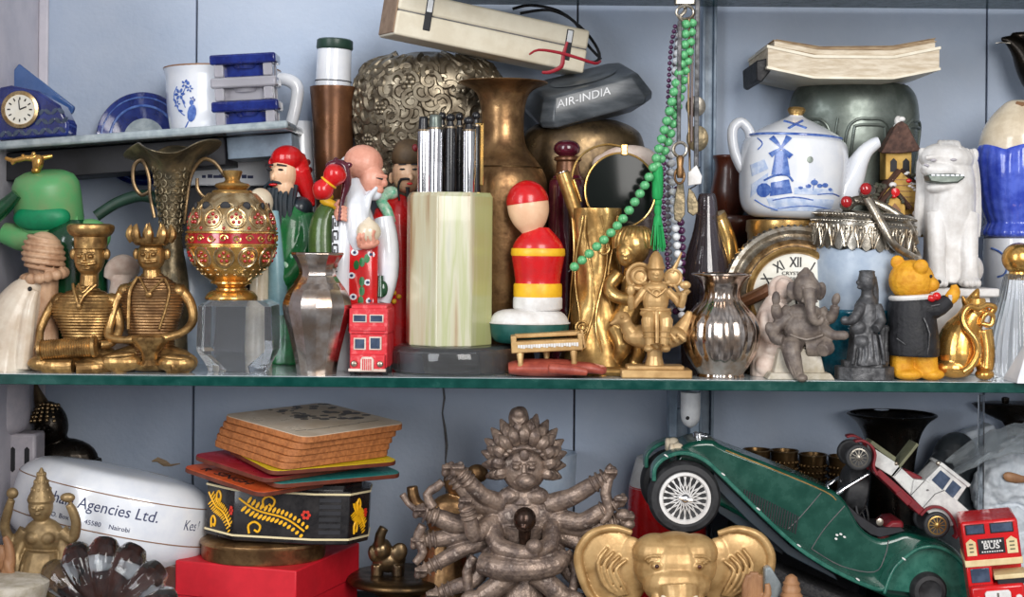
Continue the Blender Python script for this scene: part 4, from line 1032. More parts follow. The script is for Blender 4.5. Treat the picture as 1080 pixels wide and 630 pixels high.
t = T('sunglasses', 'gold-rimmed dark sunglasses stuck upright in the trunk-shaped vase', 'sunglasses', 650, 72, py=262)
g = G(); g.lathey(654, 201, [(1.2, 10), (.8, 25), (0, 37), (-1, 36.6), (-2.2, 25), (-3, 8)], n=48, ry=1.06); g.build('lens', M['lens'], t)
g = G(); g.ring(654, 201, -.6, 37.2, 1.3, ry=39.4, n=56); g.build('rim', M['gold_bright'], t)
g = G(); g.box(654, 152, 661, 164, -3, 4); g.build('hinge', M['gold_bright'], t, bevel=1)
g = G(); g.tube([(657, 155, 3, 1.4), (640, 152, 9, 1.4), (622, 157, 12, 1.3), (608, 170, 12, 1.3), (602, 190, 10, 1.5), (600, 205, 8, 2)], n=8, sm=4); g.build('temple_arm', M['gold_bright'], t)
t = T('pale_stone', 'pale pinkish flat stone piece behind the sunglasses', 'stone', 660, 140, py=186)
g = G(); g.ell(662, 170, 0, 32, 17, 12, rot=-4); g.ell(640, 174, 2, 16, 12, 10); g.tube([(662, 176, 4, 16), (662, 186, 6, 18)], n=14); t.solo(g, M['pale_clay'], remesh=1.6)
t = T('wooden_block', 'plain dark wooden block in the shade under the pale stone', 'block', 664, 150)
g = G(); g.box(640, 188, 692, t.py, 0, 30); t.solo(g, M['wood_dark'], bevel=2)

# deity on bird
t = T('bird_rider_figurine', 'small gold seated deity figurine riding a bird on a square base', 'figurine', 690, 28)
B = t.py; m = M['gold_matt']
g = G(); g.slab([(654, -20), (728, -20), (728, 18), (654, 18)], B - 9, B); g.slab([(660, -16), (720, -16), (720, 14), (660, 14)], B - 13, B - 8); g.build('base', m, t, bevel=1.6)
g = G(); g.tube([(690, 366, -2, 9), (690, 376, -2, 8), (690, B - 11, -2, 11)], n=14); g.ell(690, 355, -4, 34, 14, 17); g.tube([(666, 352, -6, 9), (660, 344, -8, 7), (657, 337, -10, 7.5)], n=12, sm=2); g.ell(655, 336, -10, 8.5, 8, 7); g.tube([(650, 338, -11, 4.5), (642, 342, -12, 1.4)], n=10)
g.tube([(712, 356, 0, 10), (722, 342, 0, 8), (727, 328, 0, 3)], n=12, sm=2, flat=.5)
for i in range(5): g.tube([(676 + i*9, 346 + i, -20, 2), (682 + i*9, 356, -21, 3), (692 + i*7, 366 - i*2, -17, 2)], n=8, sm=2)
g.ell(654, 334, -17, 1.8, 1.8, 1.4); g.ring(664, 349, -7, 8.5, 1.5, ry=4)
g.build('bird', m, t, remesh=.9, lap=1)
g = G(); g.ell(690, 317, -8, 14, 16, 10); g.ell(690, 304, -8, 13, 7, 8); g.tube([(690, 296, -8, 5), (690, 302, -8, 6)], n=10); g.ell(690, 289, -9, 8.6, 10.5, 8.5); face(g, 690, 289, -17, 7)
g.tube([(678, 306, -8, 5), (669, 318, -11, 4.5), (664, 324, -16, 4), (663, 312, -19, 3.6)], n=10, sm=2); g.ell(663, 306, -19, 4.4, 6, 2.6)
g.tube([(702, 306, -8, 5), (712, 316, -10, 4.5), (716, 322, -15, 4), (719, 308, -17, 3.6)], n=10, sm=2); g.ell(720, 300, -17, 6, 4.4, 3)
g.tube([(704, 310, -6, 4), (716, 312, -4, 4), (725, 305, -6, 3.4)], n=10, sm=2)
g.tube([(686, 332, -10, 8), (681, 338, -22, 7.5), (682, 350, -24, 6), (683, 362, -25, 5)], n=12, sm=2); g.tube([(695, 332, -10, 8), (700, 338, -22, 7.5), (698, 350, -24, 6), (697, 362, -25, 5)], n=12, sm=2)
g.ell(681, 366, -29, 5, 3.6, 6); g.ell(699, 366, -29, 5, 3.6, 6); g.ell(690, 330, -10, 17, 7, 11)
g.build('deity', m, t, remesh=.6, lap=1)
g = G(); g.lathe(690, [(265, 2), (268, 4.5), (272, 7), (277, 8), (281, 9.4), (283, 9.6), (285, 8)], d=-9, n=24); g.build('crown', m, t)
g = G()
for y, r, d in ((326, 15.5, -9), (342, 0, 0)):
    if r: g.tube([(690 + r*sin(a*PI/12), y, d - 11*cos(a*PI/12), 1.3) for a in range(24)], n=6, closed=True)
g.tube([(690, 328, -20, 2.4), (690, 346, -27, 2.4), (690, 360, -28, 2)], n=8); g.ring(690, 309, -17, 4, 1.2); g.tube([(680, 304, -15, 1.2), (690, 312, -19, 1.2), (700, 304, -15, 1.2)], n=6, sm=2)
for x in (682, 698):
    for y in (348, 354): g.tube([(x + 6.4*sin(a*PI/8), y, -24 - 6.4*cos(a*PI/8), .9) for a in range(16)], n=6, closed=True)
g.build('ornaments', m, t)
g = G(); g.ring(674, 292, 2, 13, 2.4); g.ring(674, 292, 1, 7, 2.2); g.ell(674, 292, 3, 11, 11, 2.4); g.ell(709, 293, 2, 9, 9, 2.4); g.ring(709, 293, 1, 8.6, 1.8); g.tube([(660, 306, -2, 2), (668, 300, 0, 2)], n=8); g.tube([(716, 310, -2, 2), (710, 300, 0, 2)], n=8); g.tube([(708, 288, 2, 3), (714, 276, 2, 2), (718, 266, 2, .8)], n=8); g.tube([(682, 300, 3, 4), (674, 296, 3, 4)], n=8); g.tube([(698, 300, 3, 4), (706, 298, 3, 4)], n=8)
g.build('halo_discs', m, t)

# toy piano on carved hand
t = T('carved_hand', 'reddish brown carved hand lying flat under the gold toy piano', 'carving', 586, 24)
B = t.py
g = G(); g.tube([(536, B - 8, 2, 6), (552, B - 9, 2, 9), (580, B - 9, 2, 9.5), (604, B - 9, 2, 9)], n=18, sm=3, flat=2.4)
for i in range(4): g.tube([(602, B - 9, -14 + i*9, 6), (622, B - 9 - (i == 0), -16 + i*9.5, 5.4), (639 - abs(i-1)*3, B - 7, -15 + i*9.5, 3.8)], n=12, sm=2)
g.tube([(580, B - 10, -18, 6), (602, B - 9, -27, 5.4), (618, B - 7, -27, 4)], n=12, sm=2)
g.build('hand', M['red_leather'], t, remesh=1); 
g = G()
for i in range(4): g.ell(634 - abs(i-1)*3, B - 11.5, -15 + i*9.5, 4, 1.4, 3, rot=10, n=10, m=6)
g.build('nails', M['skin_pink'], t)
t = T('toy_piano', 'tiny gold metal toy piano with a strip of white keys', 'toy piano', 576, 24, py=381)
X = rot2(576, 365, -3.2); m = M['gold_matt']
g = G(X); g.box(539, 358, 614, 370, -18, 18); g.box(539, 352, 545, 360, -18, 18); g.box(609, 352, 614, 360, -18, 18); g.box(543, 351, 612, 355.5, -4, 20); g.build('case', m, t, bevel=1)
g = G(X); g.prism([(613, 350), (615, 350), (618, 368), (616, 370)], 0, 22); g.build('lid_prop', m, t)
g = G(X)
for i in range(24): g.box(546 + i*2.65, 361.5, 548.3 + i*2.65, 364.5 + (i % 3)*.5, -18.8, -16)
g.build('keys', M['white_bisque'], t)
for x, d in ((548, -14), (604, -14), (576, 14)):
    g = G(X); g.lathe(x, [(369, 3), (371, 4), (380, 2.8), (383, 3.4), (384.5, 3)], d=d, n=14); g.build('leg', m, t)

# ------------------------------------------------------------------ necklaces and key chains on the hook
t = T('hanging_hook', 'metal hook clamp under the upper shelf holding necklaces and keys', 'hook', 722, 62, py=24)
g = G(); g.box(711, -14, 733, 6, -5, 5); g.build('clamp', M['silver_dark'], t, bevel=1.5)
g = G(); g.tube([(722, 4, 0, 2), (722, 12, -4, 2), (716, 20, -6, 2), (724, 24, -4, 2), (731, 18, 0, 2)], n=8, sm=3); g.ring(722, 14, -6, 9, 1.6, ry=7); g.build('hook_wire', M['silver_old'], t)
g = G(); g.box(718, -70, 726, -10, -2, 2); g.build('strap', M['silver_dark'], t)
def arc_points(pts, step):
    q = cr(pts, 24); out = [q[0]]; acc = 0
    for a, b in zip(q, q[1:]):
        L_ = (Vector(b[:3]) - Vector(a[:3])).length; acc += L_
        if acc >= step: out.append(b); acc = 0
    return out
def beads(t, pts, r, m, name='bead', squash=.9, most=100):
    ps = arc_points(pts, r*2*squash + .3); src = None
    for i, p in enumerate(ps[:most]):
        if src is None:
            x0, y0, d0 = p[:3]
            g = G(); g.lathe(0, [(-r*squash, r*.25), (-r*squash*.85, r*.6), (-r*squash*.4, r*.93), (0, r), (r*squash*.4, r*.93), (r*squash*.85, r*.6), (r*squash, r*.25)], n=14)
            g.v = [(x0 + a, y0 + b, d0 + c) for a, b, c in g.v]
            src = g.build(name, m, t)
            base = (x0, y0, d0)
            # move the origin into the bead
            off = t.L(base)
            for v in src.data.vertices: v.co -= off
            src.location = off
        else: copy_part(src, t, p[:3])
    g = G(); g.tube([p[:3] + (.5,) for p in cr(pts, 6)], n=5); g.build('thread', M['seam'], t)
t = T('bead_necklace', 'long green bead necklace with tassel swinging across to the red ornament', 'necklace', 690, 50, py=24)
beads(t, [(723, 26, -4), (720, 60, -6), (712, 92, -8), (706, 118, -10), (697, 150, -12), (688, 180, -14), (672, 210, -18), (650, 240, -26), (622, 268, -30), (601, 287, -22)], 5.2, M['bead_green'])
beads(t, [(730, 24, 0), (727, 56, -2), (721, 86, -2), (714, 118, -4), (706, 148, -6), (697, 170, -8), (692, 176, -12)], 5.0, M['bead_green'])
g = G(); g.lathe(694, [(174, 3), (177, 5.4), (190, 6), (208, 5.6), (211, 3)], d=-10, n=18, sm=2); g.ell(695, 214, -10, 4, 5, 4); g.build('long_bead', M['tassel'], t)
g = G(); rr_ = random.Random(5)
for i in range(40):
    a = rr_.uniform(0, 2*PI); q = rr_.uniform(.3, 1); g.tube([(694.5 + 2*q*cos(a), 226, -10 + 2*q*sin(a), .8), (694.5 + 5*q*cos(a), 238, -10 + 5*q*sin(a), .8), (695 + 8.5*q*cos(a), 258 + rr_.uniform(0, 8), -10 + 7*q*sin(a), .6)], n=5, sm=2)
g.lathe(694.5, [(217, 3.6), (224, 4), (227, 3), (230, 4.2), (238, 5), (240, 2)], d=-10, n=16); g.build('tassel', M['tassel'], t)
t = T('bead_necklace', 'thin dark purple bead necklace hanging straight down beside the green one', 'necklace', 706, 66, py=24)
beads(t, [(712, 28, 0), (708, 50, 0), (706, 85, 0), (705, 120, 0), (703, 155, 0), (701, 190, 0), (702, 225, 0), (705, 262, 2), (709, 296, 4)], 2.5, M['bead_purple'], most=99)
beads(t, [(716, 200, 4), (720, 232, 4), (722, 262, 4), (721, 296, 4), (716, 330, 4)], 4.2, M['bead_purple'])
t = T('bead_necklace', 'milky white round bead necklace hanging behind the key charms', 'necklace', 714, 58, py=24)
beads(t, [(719, 28, 2), (714, 70, 2), (711, 120, 2), (710, 170, 2), (713, 228, -2), (716, 262, -2), (719, 300, -2), (722, 340, -2)], 4.4, M['bead_white'])
t = T('bead_necklace', 'smoky clear bead necklace hanging between purple and white strands', 'necklace', 707, 74, py=24)
beads(t, [(716, 30, 0), (711, 90, 0), (708, 150, 0), (706, 200, 0), (707, 245, 0), (709, 290, 0), (712, 330, 0)], 3.4, M['bead_smoke'])

def keychain(name, label, px, Y, fn):
    t = T(name, label, 'key chain', px, Y, py=24, group='key chains on the hook'); fn(t)
def kc1(t):
    g = G(); g.box(714.5, 22, 719, 152, -2, 0); g.build('strap', M['lead'], t, bevel=.8)
    g = G(); g.ring(718.5, 158, -1, 7, 1.7, ry=7.5); g.build('split_ring', M['silver_old'], t)
    g = G(); g.lathe(718.5, [(164, 2.4), (167, 4.2), (176, 3.2), (180, 4.6), (188, 3)], d=-1, n=14); g.ring(718, 186, -1, 5, 1.4, ry=8); g.build('swivel_clasp', M['brass_dull'], t)
    g = G(); g.prism([(716, 192), (722, 192), (724, 210), (724, 226), (719, 235), (713, 232), (712, 220), (714, 204)], -2, 0); g.build('leaf_charm', M['bronze_green'], t, bevel=.8)
keychain('key_chain', 'key chain with a silver strap, split ring and leaf charm', 718, 40, kc1)
def kc2(t):
    g = G(); g.box(733, -4, 738, 190, -1.2, .8); g.build('strap', M['lead'], t, bevel=.8)
    g = G(); g.box(729, 20, 732, 150, 0, 1.4); g.build('leather_strip', M['wood_dark'], t, bevel=.6)
    g = G(); g.lathey(735, 112, [(3, 10), (3.4, 10.6), (5, 10.6), (5.4, 10)], n=28, ry=1.05); g.build('round_tag', M['silver_dark'], t)
    g = G(); g.lathey(737, 146, [(2.2, 11), (2.6, 11.6), (4.4, 11.6), (4.8, 11)], n=28, ry=1.2); g.build('round_tag', M['bronze_green'], t)
    g = G(); g.box(733, 178, 739, 193, -2.4, -.8); g.build('strap_end', M['pewter'], t, bevel=.8)
keychain('key_chain', 'key chain with a long silver strip and two dark round tags', 735, 52, kc2)
def kc3(t):
    g = G(); g.tube([(727, 20, 0, 1.2), (727, 110, 0, 1.2), (729, 180, 0, 1.2)], n=8); g.build('cord', M['bronze'], t)
    g = G(); g.prism([(727, 182), (736, 174), (742, 186), (741, 194), (727, 196)], 0, 3); g.build('enamel_tag', M['white_bisque'], t, bevel=.8)
    g = G(); g.prism([(728, 198), (734, 204), (738, 214), (738, 224), (733, 228), (727, 224), (726, 212)], -1, 1); g.build('leaf_charm', M['bronze_green'], t, bevel=.8)
    g = G(); g.tube([(740, 176, 2, .8), (730, 186, 2, .8), (740, 192, 2, .8), (728, 200, 2, .8)], n=6, sm=2); g.build('wire', M['ink'], t)
keychain('key_chain', 'key chain with a brown cord, white tag and grey petal charm', 730, 46, kc3)

# ribbed silver vase
t = T('silver_vase', 'round-bellied fluted silver vase with a wide mouth beside the gold bird rider', 'vase', 761, 42)
B = t.py
g = G(); g.lathe(760, [(288, 30), (289, 31.5), (290.5, 31), (294, 27), (300, 22), (308, 19.5), (316, 21), (324, 28), (334, 36), (346, 40.5), (360, 40.5), (374, 36), (386, 29), (B - 4, 24), (B, 25)][::-1], n=90, sm=3, hollow=1.2,
    fn=lambda a, y, r: (r*(1 + (.045*(abs(cos(7.5*a)) - .6))*min(1, max(0, (y - 300)/16))), y)); t.solo(g, M['silver'], ang=30)

# things around the glass bottle
t = T('glass_bottle', 'smoky purple pear-shaped glass bottle behind the silver fluted vase', 'bottle', 744, 128)
g = G(); g.lathe(744, [(204, 7), (206, 9), (216, 11), (230, 12), (246, 15), (266, 21), (290, 26), (320, 28), (t.py, 26)], n=40, sm=3); t.solo(g, M['smoky'])
t = T('brass_pipe', 'short bent polished brass pipe beside the smoky glass bottle', 'pipe', 764, 135)
g = G(); g.tube([(756, 229, -4, 8), (760, 240, -2, 10), (765, 256, 0, 11), (768, 274, 0, 11), (769, 300, 0, 11), (769, t.py, 0, 11)], n=22, sm=3); g.build('tube', M['gold_bright'], t)
g = G(); g.tube([(754.4, 226, -5, 8.6), (756.6, 230.4, -3.8, 9)], n=22); g.build('end_collar', M['gold_soft'], t)
t = T('wooden_vase', 'small turned dark wooden vase behind the teapot handle', 'vase', 769, 240, py=227)
g = G(); g.lathe(769, [(164, 17), (166, 18), (170, 16), (178, 15), (190, 17.5), (204, 20), (216, 19), (225, 15), (227, 14)], n=36, sm=3); t.solo(g, M['wood_dark'])
t = T('wooden_bowl', 'dark wooden footed bowl carrying the small turned vase', 'bowl', 776, 235)
g = G(); g.lathe(776, [(227.5, 28), (229, 30), (238, 30), (250, 24), (262, 14), (290, 11), (360, 13), (t.py, 24)], n=36, sm=3); t.solo(g, M['wood_dark'])

# clock
t = T('mantel_clock', 'round silver-framed mantel clock with cream roman dial', 'clock', 834, 86)
B = t.py; cx, cy = 838, 312
g = G(); g.lathey(cx, cy, [(15, 70), (13, 75), (6, 75), (2, 74), (0, 70), (2, 66), (-1, 63), (-4, 60), (-1, 57), (1, 54), (1.5, 20)], n=72, ry=.99); g.build('frame', M['silver_old'], t)
g = G()
for i in range(72):
    a = 2*PI*i/72; g.ell(cx + 74*sin(a), cy - 73*cos(a), 8, 2.6, 2.6, 6, n=8, m=6)
g.build('beaded_edge', M['silver_dark'], t)
g = G(); g.lathey(cx, cy, [(0, 52), (-4, 51.5), (-6, 49), (-5, 46), (-1, 44.5)], n=64, cap=False); g.build('bezel', M['gold_soft'], t)
g = G(); g.lathey(cx, cy, [(.5, 45), (-1, 45)], n=64); dl = g.build('dial', M['dial'], t)
g = G()
for i, s_ in enumerate(('XII', 'I', 'II', 'III', 'IIII', 'V', 'VI', 'VII', 'VIII', 'IX', 'X', 'XI')):
    a = i*PI/6; g.text(s_, cx + 35*sin(a), cy - 35*cos(a), 10.5, flatd(-1.5), deg=i*30, wide=.72, bold=.01)
g.build('numerals', M['ink'], t, parent=dl)
g = G(); g.text('CRYSTAL', cx - 2, cy - 23.5, 3.6, flatd(-1.5), wide=1.2); g.text('LEGEND', cx - 2, cy - 17.5, 3.6, flatd(-1.5), wide=1.2); g.build('dial_lettering', M['ink'], t, parent=dl)
g = G(); g.tube([(cx, cy, -2.4, 1), (cx + 20, cy + 20, -2.4, .7)], n=6); g.tube([(cx, cy, -2.8, 1.1), (cx + 4, cy + 22, -2.8, .8)], n=6); g.build('clock_hands', M['ink'], t, parent=dl)
g = G(); g.slab([(cx - 46, 2), (cx + 46, 2), (cx + 50, 14), (cx - 50, 14)], cy + 66, B); g.build('plinth', M['silver_old'], t, bevel=3)

# brass tin, teapot
t = T('brass_canister', 'tall shiny brass canister carrying the blue windmill teapot', 'canister', 826, 148)
g = G(); g.lathe(826, [(232, 38), (233, 40), (244, 40.5), (246, 39), (262, 38), (300, 38), (t.py, 38)], n=56); t.solo(g, M['gold_soft'])
t = T('teapot', 'white china teapot with blue windmill landscape and gold knob', 'teapot', 836, 148, py=231)
tp = [(146, 47), (148, 51), (152, 54), (162, 56), (180, 56.5), (200, 56), (215, 54), (224, 50), (229, 44), (231, 38)]
X = rot2(836, 231, 2.5)
g = G(X); g.lathe(834, tp, n=64, sm=3); g.build('pot_body', M['white_china'], t)
g = G(X); g.lathe(834, [(122, 7), (124, 9.5), (128, 18), (134, 31), (140, 42), (144, 48), (146.5, 49), (148, 44)], n=56, sm=2); g.build('lid', M['white_china'], t)
g = G(X); g.lathe(834, [(112.5, 3), (113.5, 8), (116, 9.6), (119, 8.5), (121, 6.6), (123.5, 7)], n=28); g.build('knob', M['gold_soft'], t)
g = G(X); g.tube([(788, 152, 0, 5.5), (785, 140, 0, 5.5), (776, 132, 0, 5.5), (768, 140, 0, 5.5), (770, 160, 0, 5.5), (778, 178, 0, 5.5), (785, 186, 0, 5.5)], n=14, sm=4, flat=1.3); g.build('handle', M['white_china'], t)
g = G(X); g.tube([(874, 214, -6, 21), (884, 200, -8, 20), (893, 184, -9, 15), (900, 168, -10, 10.5), (907, 156, -10, 8), (916, 148, -10, 6.6), (920, 146, -10, 5.6)], n=20, sm=4); g.build('spout', M['white_china'], t)
sf = lsurf(834, tp, .35)
g = G(X); g.tube([(834 + 48.6*sin(a*PI/28), 145, -48.6*cos(a*PI/28), 1.5) for a in range(56)], n=6, closed=True); g.build('blue_line', M['delft_blue'], t)
g = G(X)
g.patch([(806, 163), (816, 163), (821, 188), (803, 188)], sf)            # mill tower
for dx, dy in ((-9, -11), (8, -12), (-10, 8), (10, 9)):
    x, y = 811, 160; nx, ny = -dy*.22, dx*.22
    g.patch([(x + nx*.3, y + ny*.3), (x + dx + nx, y + dy + ny), (x + dx - nx, y + dy - ny), (x - nx*.3, y - ny*.3)], sf, .8, 6, 2)
g.dab(797, 204, 6.5, 7.5, 0, sf); g.patch([(803, 196), (820, 192), (824, 206), (803, 210)], sf)
g.stroke([(797, 194), (806, 189), (818, 188), (824, 194)], 1.2, sf)
for p_ in ([(806, 214), (826, 210), (846, 212)], [(812, 222), (840, 218), (866, 220)], [(850, 206), (866, 204), (876, 206)], [(790, 214), (800, 220), (812, 224)]): g.stroke(p_, .8, sf)
for x, y, r in ((846, 194, 4), (852, 197, 3), (840, 198, 3), (858, 196, 3.4), (832, 200, 2.4), (864, 200, 2.4)): g.dab(x, y, r, r*.7, 0, sf)
g.stroke([(846, 190), (845, 202)], .6, sf); g.stroke([(790, 150), (794, 156), (790, 162)], .8, sf)
g.build('blue_print', M['delft_blue'], t)
g = G(X)
for pts in ([(786, 198), (800, 186), (800, 196), (786, 212)], [(826, 200), (868, 200), (868, 206), (826, 207)], [(800, 212), (870, 210), (868, 222), (806, 225)], [(784, 178), (796, 172), (800, 182), (786, 190)]): g.patch(pts, lambda x, y: sf(x, y) + .15, .5, 14, 6)
g.build('pale_wash', M['delft_pale'], t)
sl = lsurf(834, [(122, 7), (124, 9.5), (128, 18), (134, 31), (140, 42), (144, 48)], .5)
g = G(X); 
for dx, dy in ((-9, -4), (9, -5), (-8, 5), (10, 4)): g.stroke([(828, 134), (828 + dx, 134 + dy)], 1.6, sl, sm=1)
g.build('lid_print', M['delft_blue'], t)
g = G(X); g.dab(840, 171, 3.4, 3.6, 0, sf); g.build('dark_spot', M['pewter'], t)
# ------------------------------------------------------------------ main shelf, far end
t = T('pewter_pot', 'wide grey-green pewter pot with raised curved bands under the magazines', 'pot', 898, 237)
pw = [(90, 54), (94, 60), (102, 65), (116, 68), (134, 68.5), (156, 67), (190, 61), (240, 54), (300, 48), (t.py, 50)]
g = G(); g.lathe(898, [(89, 40)] + pw, n=64, sm=3, sq=.66); g.build('pot_body', M['pewter'], t)
def pwp(a, y, w): r = on(pw, y) + .6; return (898 + r*sin(a), y, -r*cos(a)*.66, w)
g = G()
for s0 in range(-2, 3):
    a0 = s0*.95 + .1
    for k_ in (0, .1):
        g.tube([pwp(a0 - .42 + k_, 240, 1.7), pwp(a0 - .40 + k_, 180, 1.7), pwp(a0 - .34 + k_, 142, 1.7), pwp(a0 - .2, 130 + k_*60, 1.7), pwp(a0, 129 + k_*60, 1.7), pwp(a0 + .2, 130 + k_*60, 1.7), pwp(a0 + .34 - k_, 142, 1.7), pwp(a0 + .40 - k_, 180, 1.7), pwp(a0 + .42 - k_, 240, 1.7)], n=8, sm=4)
    g.tube([pwp(a0 + .47, 128, 1.4), pwp(a0 + .44, 140, 1.4), pwp(a0 + .40, 152, 1.2)], n=8, sm=2); g.tube([pwp(a0 + .5, 152, 1.2), pwp(a0 + .46, 140, 1.4)], n=8)
g.build('raised_bands', M['pewter'], t)
def magazine(label, x0, x1, y, th, bend, m, mc, d0, d1, pages=6, tilt=0):
    t = T('magazine', label, 'magazine', (x0+x1)/2, 205, py=y + th, group='magazines on the pewter pot')
    def yy(x): u = (x - x0)/(x1 - x0)*2 - 1; return -bend*max(0, abs(u) - .45)*2 + tilt*u
    n = 26
    for nm, a, b, mm, inset in (('cover', 0, .12, mc, 0), ('pages', .12, .9, m, 1.2), ('back_cover', .9, 1, mc, 0)):
        g = G()
        top = [(x0 + inset + (x1 - x0 - 2*inset)*i/n) for i in range(n + 1)]
        pts = [(x, y + th*a + yy(x)) for x in top] + [(x, y + th*b + yy(x)) for x in top[::-1]]
        g.prism(pts, d0 + inset, d1 - inset); g.build(nm, mm, t, ang=20)
magazine('thick worn magazine with a pale cover lying at the bottom on the pewter pot', 798, 974, 66, 24, 9, M['paper'], M['beige_plastic'], -64, 62)
magazine('creased middle magazine on the pewter pot with yellowed pages', 806, 972, 58.5, 7, 8, M['paper'], M['paper_old'], -56, 60)
magazine('thin curling brown sheet magazine on top of the pile', 812, 976, 53.5, 4.5, 7, M['paper_old'], M['paper_old'], -40, 60, tilt=-1.5)
t = T('black_wallet', 'folded black wallet squeezed beside the magazines on the pewter pot', 'wallet', 800, 200, py=94)
g = G(); g.tube([(790, 72, -40, 3), (790, 88, -40, 4), (800, 91, -40, 3)], n=8, sm=3)
g = G(); g.prism([(789, 70), (806, 66), (820, 65), (824, 68), (806, 78), (795, 92), (790, 90)], -50, 40); t.solo(g, M['black_fabric'], bevel=1.5)

t = T('cottage_ornament', 'small painted cottage ornament with brown roofs, wreaths and a tower', 'ornament', 942, 171)
B = t.py
g = G(); g.box(929, 158, 956, 190, -14, 12); g.build('tower_wall', M['house_wall'], t, bevel=.8)
g = G(); g.prism([(922, 163), (930, 148), (939, 131), (944, 129), (950, 133), (958, 149), (965, 160), (944, 163)], -20, 18, .75); g.build('tower_roof', M['house_roof'], t, bevel=1)
g = G(); g.ell(945, 128, 0, 4, 6, 4); g.ell(948, 126, -3, 4, 3, 3); g.ell(941, 134, -8, 3, 3, 3); g.build('snow_cap', M['white_bisque'], t, remesh=.8)
for x in (937, 950): g = G(); g.prism([(x - 3.4, 182), (x - 3.4, 171), (x, 167.5), (x + 3.4, 171), (x + 3.4, 182)], -14.6, -13); g.build('tower_window', M['ink'], t)
g = G(); g.prism([(920, 250), (920, 212), (930, 196), (944, 181), (958, 192), (968, 212), (968, 250)], -22, 22); g.build('house_wall', M['house_wall'], t, bevel=.8)
g = G()
for y in range(190, 246, 6): g.box(922 if y > 208 else 934, y, 967 if y > 208 else 954, y + .8, -22.6, -21)
g.build('brick_course', M['wood_mid'], t)
g = G(); g.tube([(916, 216, -4, 5), (928, 200, -4, 5), (943, 181, -4, 5)], n=8, flat=4); g.tube([(972, 216, -4, 5), (960, 196, -4, 5), (943, 181, -4, 5)], n=8, flat=4); g.build('house_roof', M['house_roof'], t)
g = G(); g.prism([(924, 250), (924, 216), (933, 206), (945, 216), (945, 250)], -32, -20); g.build('porch', M['house_wall'], t, bevel=.6)
g = G(); g.tube([(918, 218, -28, 3.4), (933, 200, -28, 3.4), (950, 220, -28, 3.4)], n=8, flat=2.4); g.build('porch_roof', M['house_roof'], t)
g = G(); g.prism([(929, 250), (929, 222), (934, 215), (940, 222), (940, 250)], -33, -30); g.build('porch_door', M['wood_mid'], t)
g = G(); g.lathey(934, 204, [(-33, 5), (-36, 4.4), (-37, 1)], n=14); g.build('gable_ball', M['red_paint'], t)
g = G(); rr_ = random.Random(9)
for i in range(44):
    x = rr_.choice((rr_.uniform(914, 930), rr_.uniform(950, 974))); y = rr_.uniform(184, 214) if x > 945 else rr_.uniform(196, 230); g.ell(x, y, rr_.uniform(-28, -8), rr_.uniform(2.4, 4.6), rr_.uniform(2.2, 4), 4, n=8, m=6)
for i in range(12): a = PI*i/11; g.ell(934 + 8*cos(a), 214 - 8*sin(a), -34, 2, 2, 2, n=8, m=6)
for i in range(16): g.ell(rr_.uniform(948, 970), rr_.uniform(226, 246), -26, 3, 3, 3, n=8, m=6)
g.build('foliage', M['leafage'], t, kind='stuff')
g = G()
for i in range(10): g.ell(rr_.uniform(946, 970), rr_.uniform(180, 205), -28, 2.4, 1.4, 2, n=8, m=6)
g.ell(934, 196, -24, 4, 3, 3); g.ell(956, 226, -34, 4, 4, 4); g.ell(956, 234, -34, 5.4, 5.4, 5)
g.build('snow', M['white_bisque'], t)
g = G()
for x, y in ((948, 192), (933, 208), (957, 230), (940, 236), (952, 240), (962, 206)): g.ell(x, y, -34, 3, 2.4, 2.4, n=10, m=6)
g.build('red_bows', M['red_paint'], t)
g = G(); g.slab([(918, -26), (956, -26), (960, 0), (956, 22), (920, 22)], 245, B); g.build('rock_base', M['clay_grey'], t, bevel=4)

t = T('display_stand', 'square white ceramic stand under the white lion statuette', 'stand', 1003, 120)
B = t.py
g = G(); g.box(968, 311, 1034, B, -32, 16); g.build('stand_body', M['white_bisque'], t, bevel=2)
g = G(); g.box(962, 303, 1042, 312, -38, 22); g.build('stand_top', M['white_bisque'], t, bevel=2)
t = T('lion_statuette', 'white ceramic seated lion statuette with open mouth and long mane', 'statuette', 998, 120, py=303)
g = G(); g.tube([(1000, 301, 0, 27), (1001, 280, 2, 27), (1001, 255, 2, 26), (1000, 228, 0, 27), (1000, 206, -2, 27), (998, 186, -2, 27), (996, 172, -2, 24)], n=28, sm=3)
g.ell(995, 168, -6, 29, 17, 24, rot=4); g.ell(984, 181, -20, 20, 9, 14, rot=2); g.ell(990, 198, -18, 20, 7, 12, rot=-4); g.ell(970, 178, -24, 6, 5, 6)
g.ell(971, 165, -6, 5, 9, 5, rot=-15); g.ell(1024, 166, -2, 6, 10, 5, rot=15)
for x in (977, 997): g.tube([(x - 8, 168, -22, 2.4), (x + 8, 166.5, -26, 2.6)], n=8)
for s_ in (-1, 1):
    x = 1000 + s_*17
    g.tube([(x, 226, -12, 11), (x - 2, 256, -20, 10), (x - 2, 284, -24, 9), (x - 3, 296, -28, 10)], n=16, sm=3); g.ell(x - 4, 297, -32, 12, 6, 10)
    for j in range(3): g.ell(x - 10 + j*6, 298, -41, 3.4, 4, 3.6)
g.ell(1021, 284, -4, 14, 17, 20)
g.build('lion_body', M['white_bisque'], t, remesh=1, lap=2)
g = G()
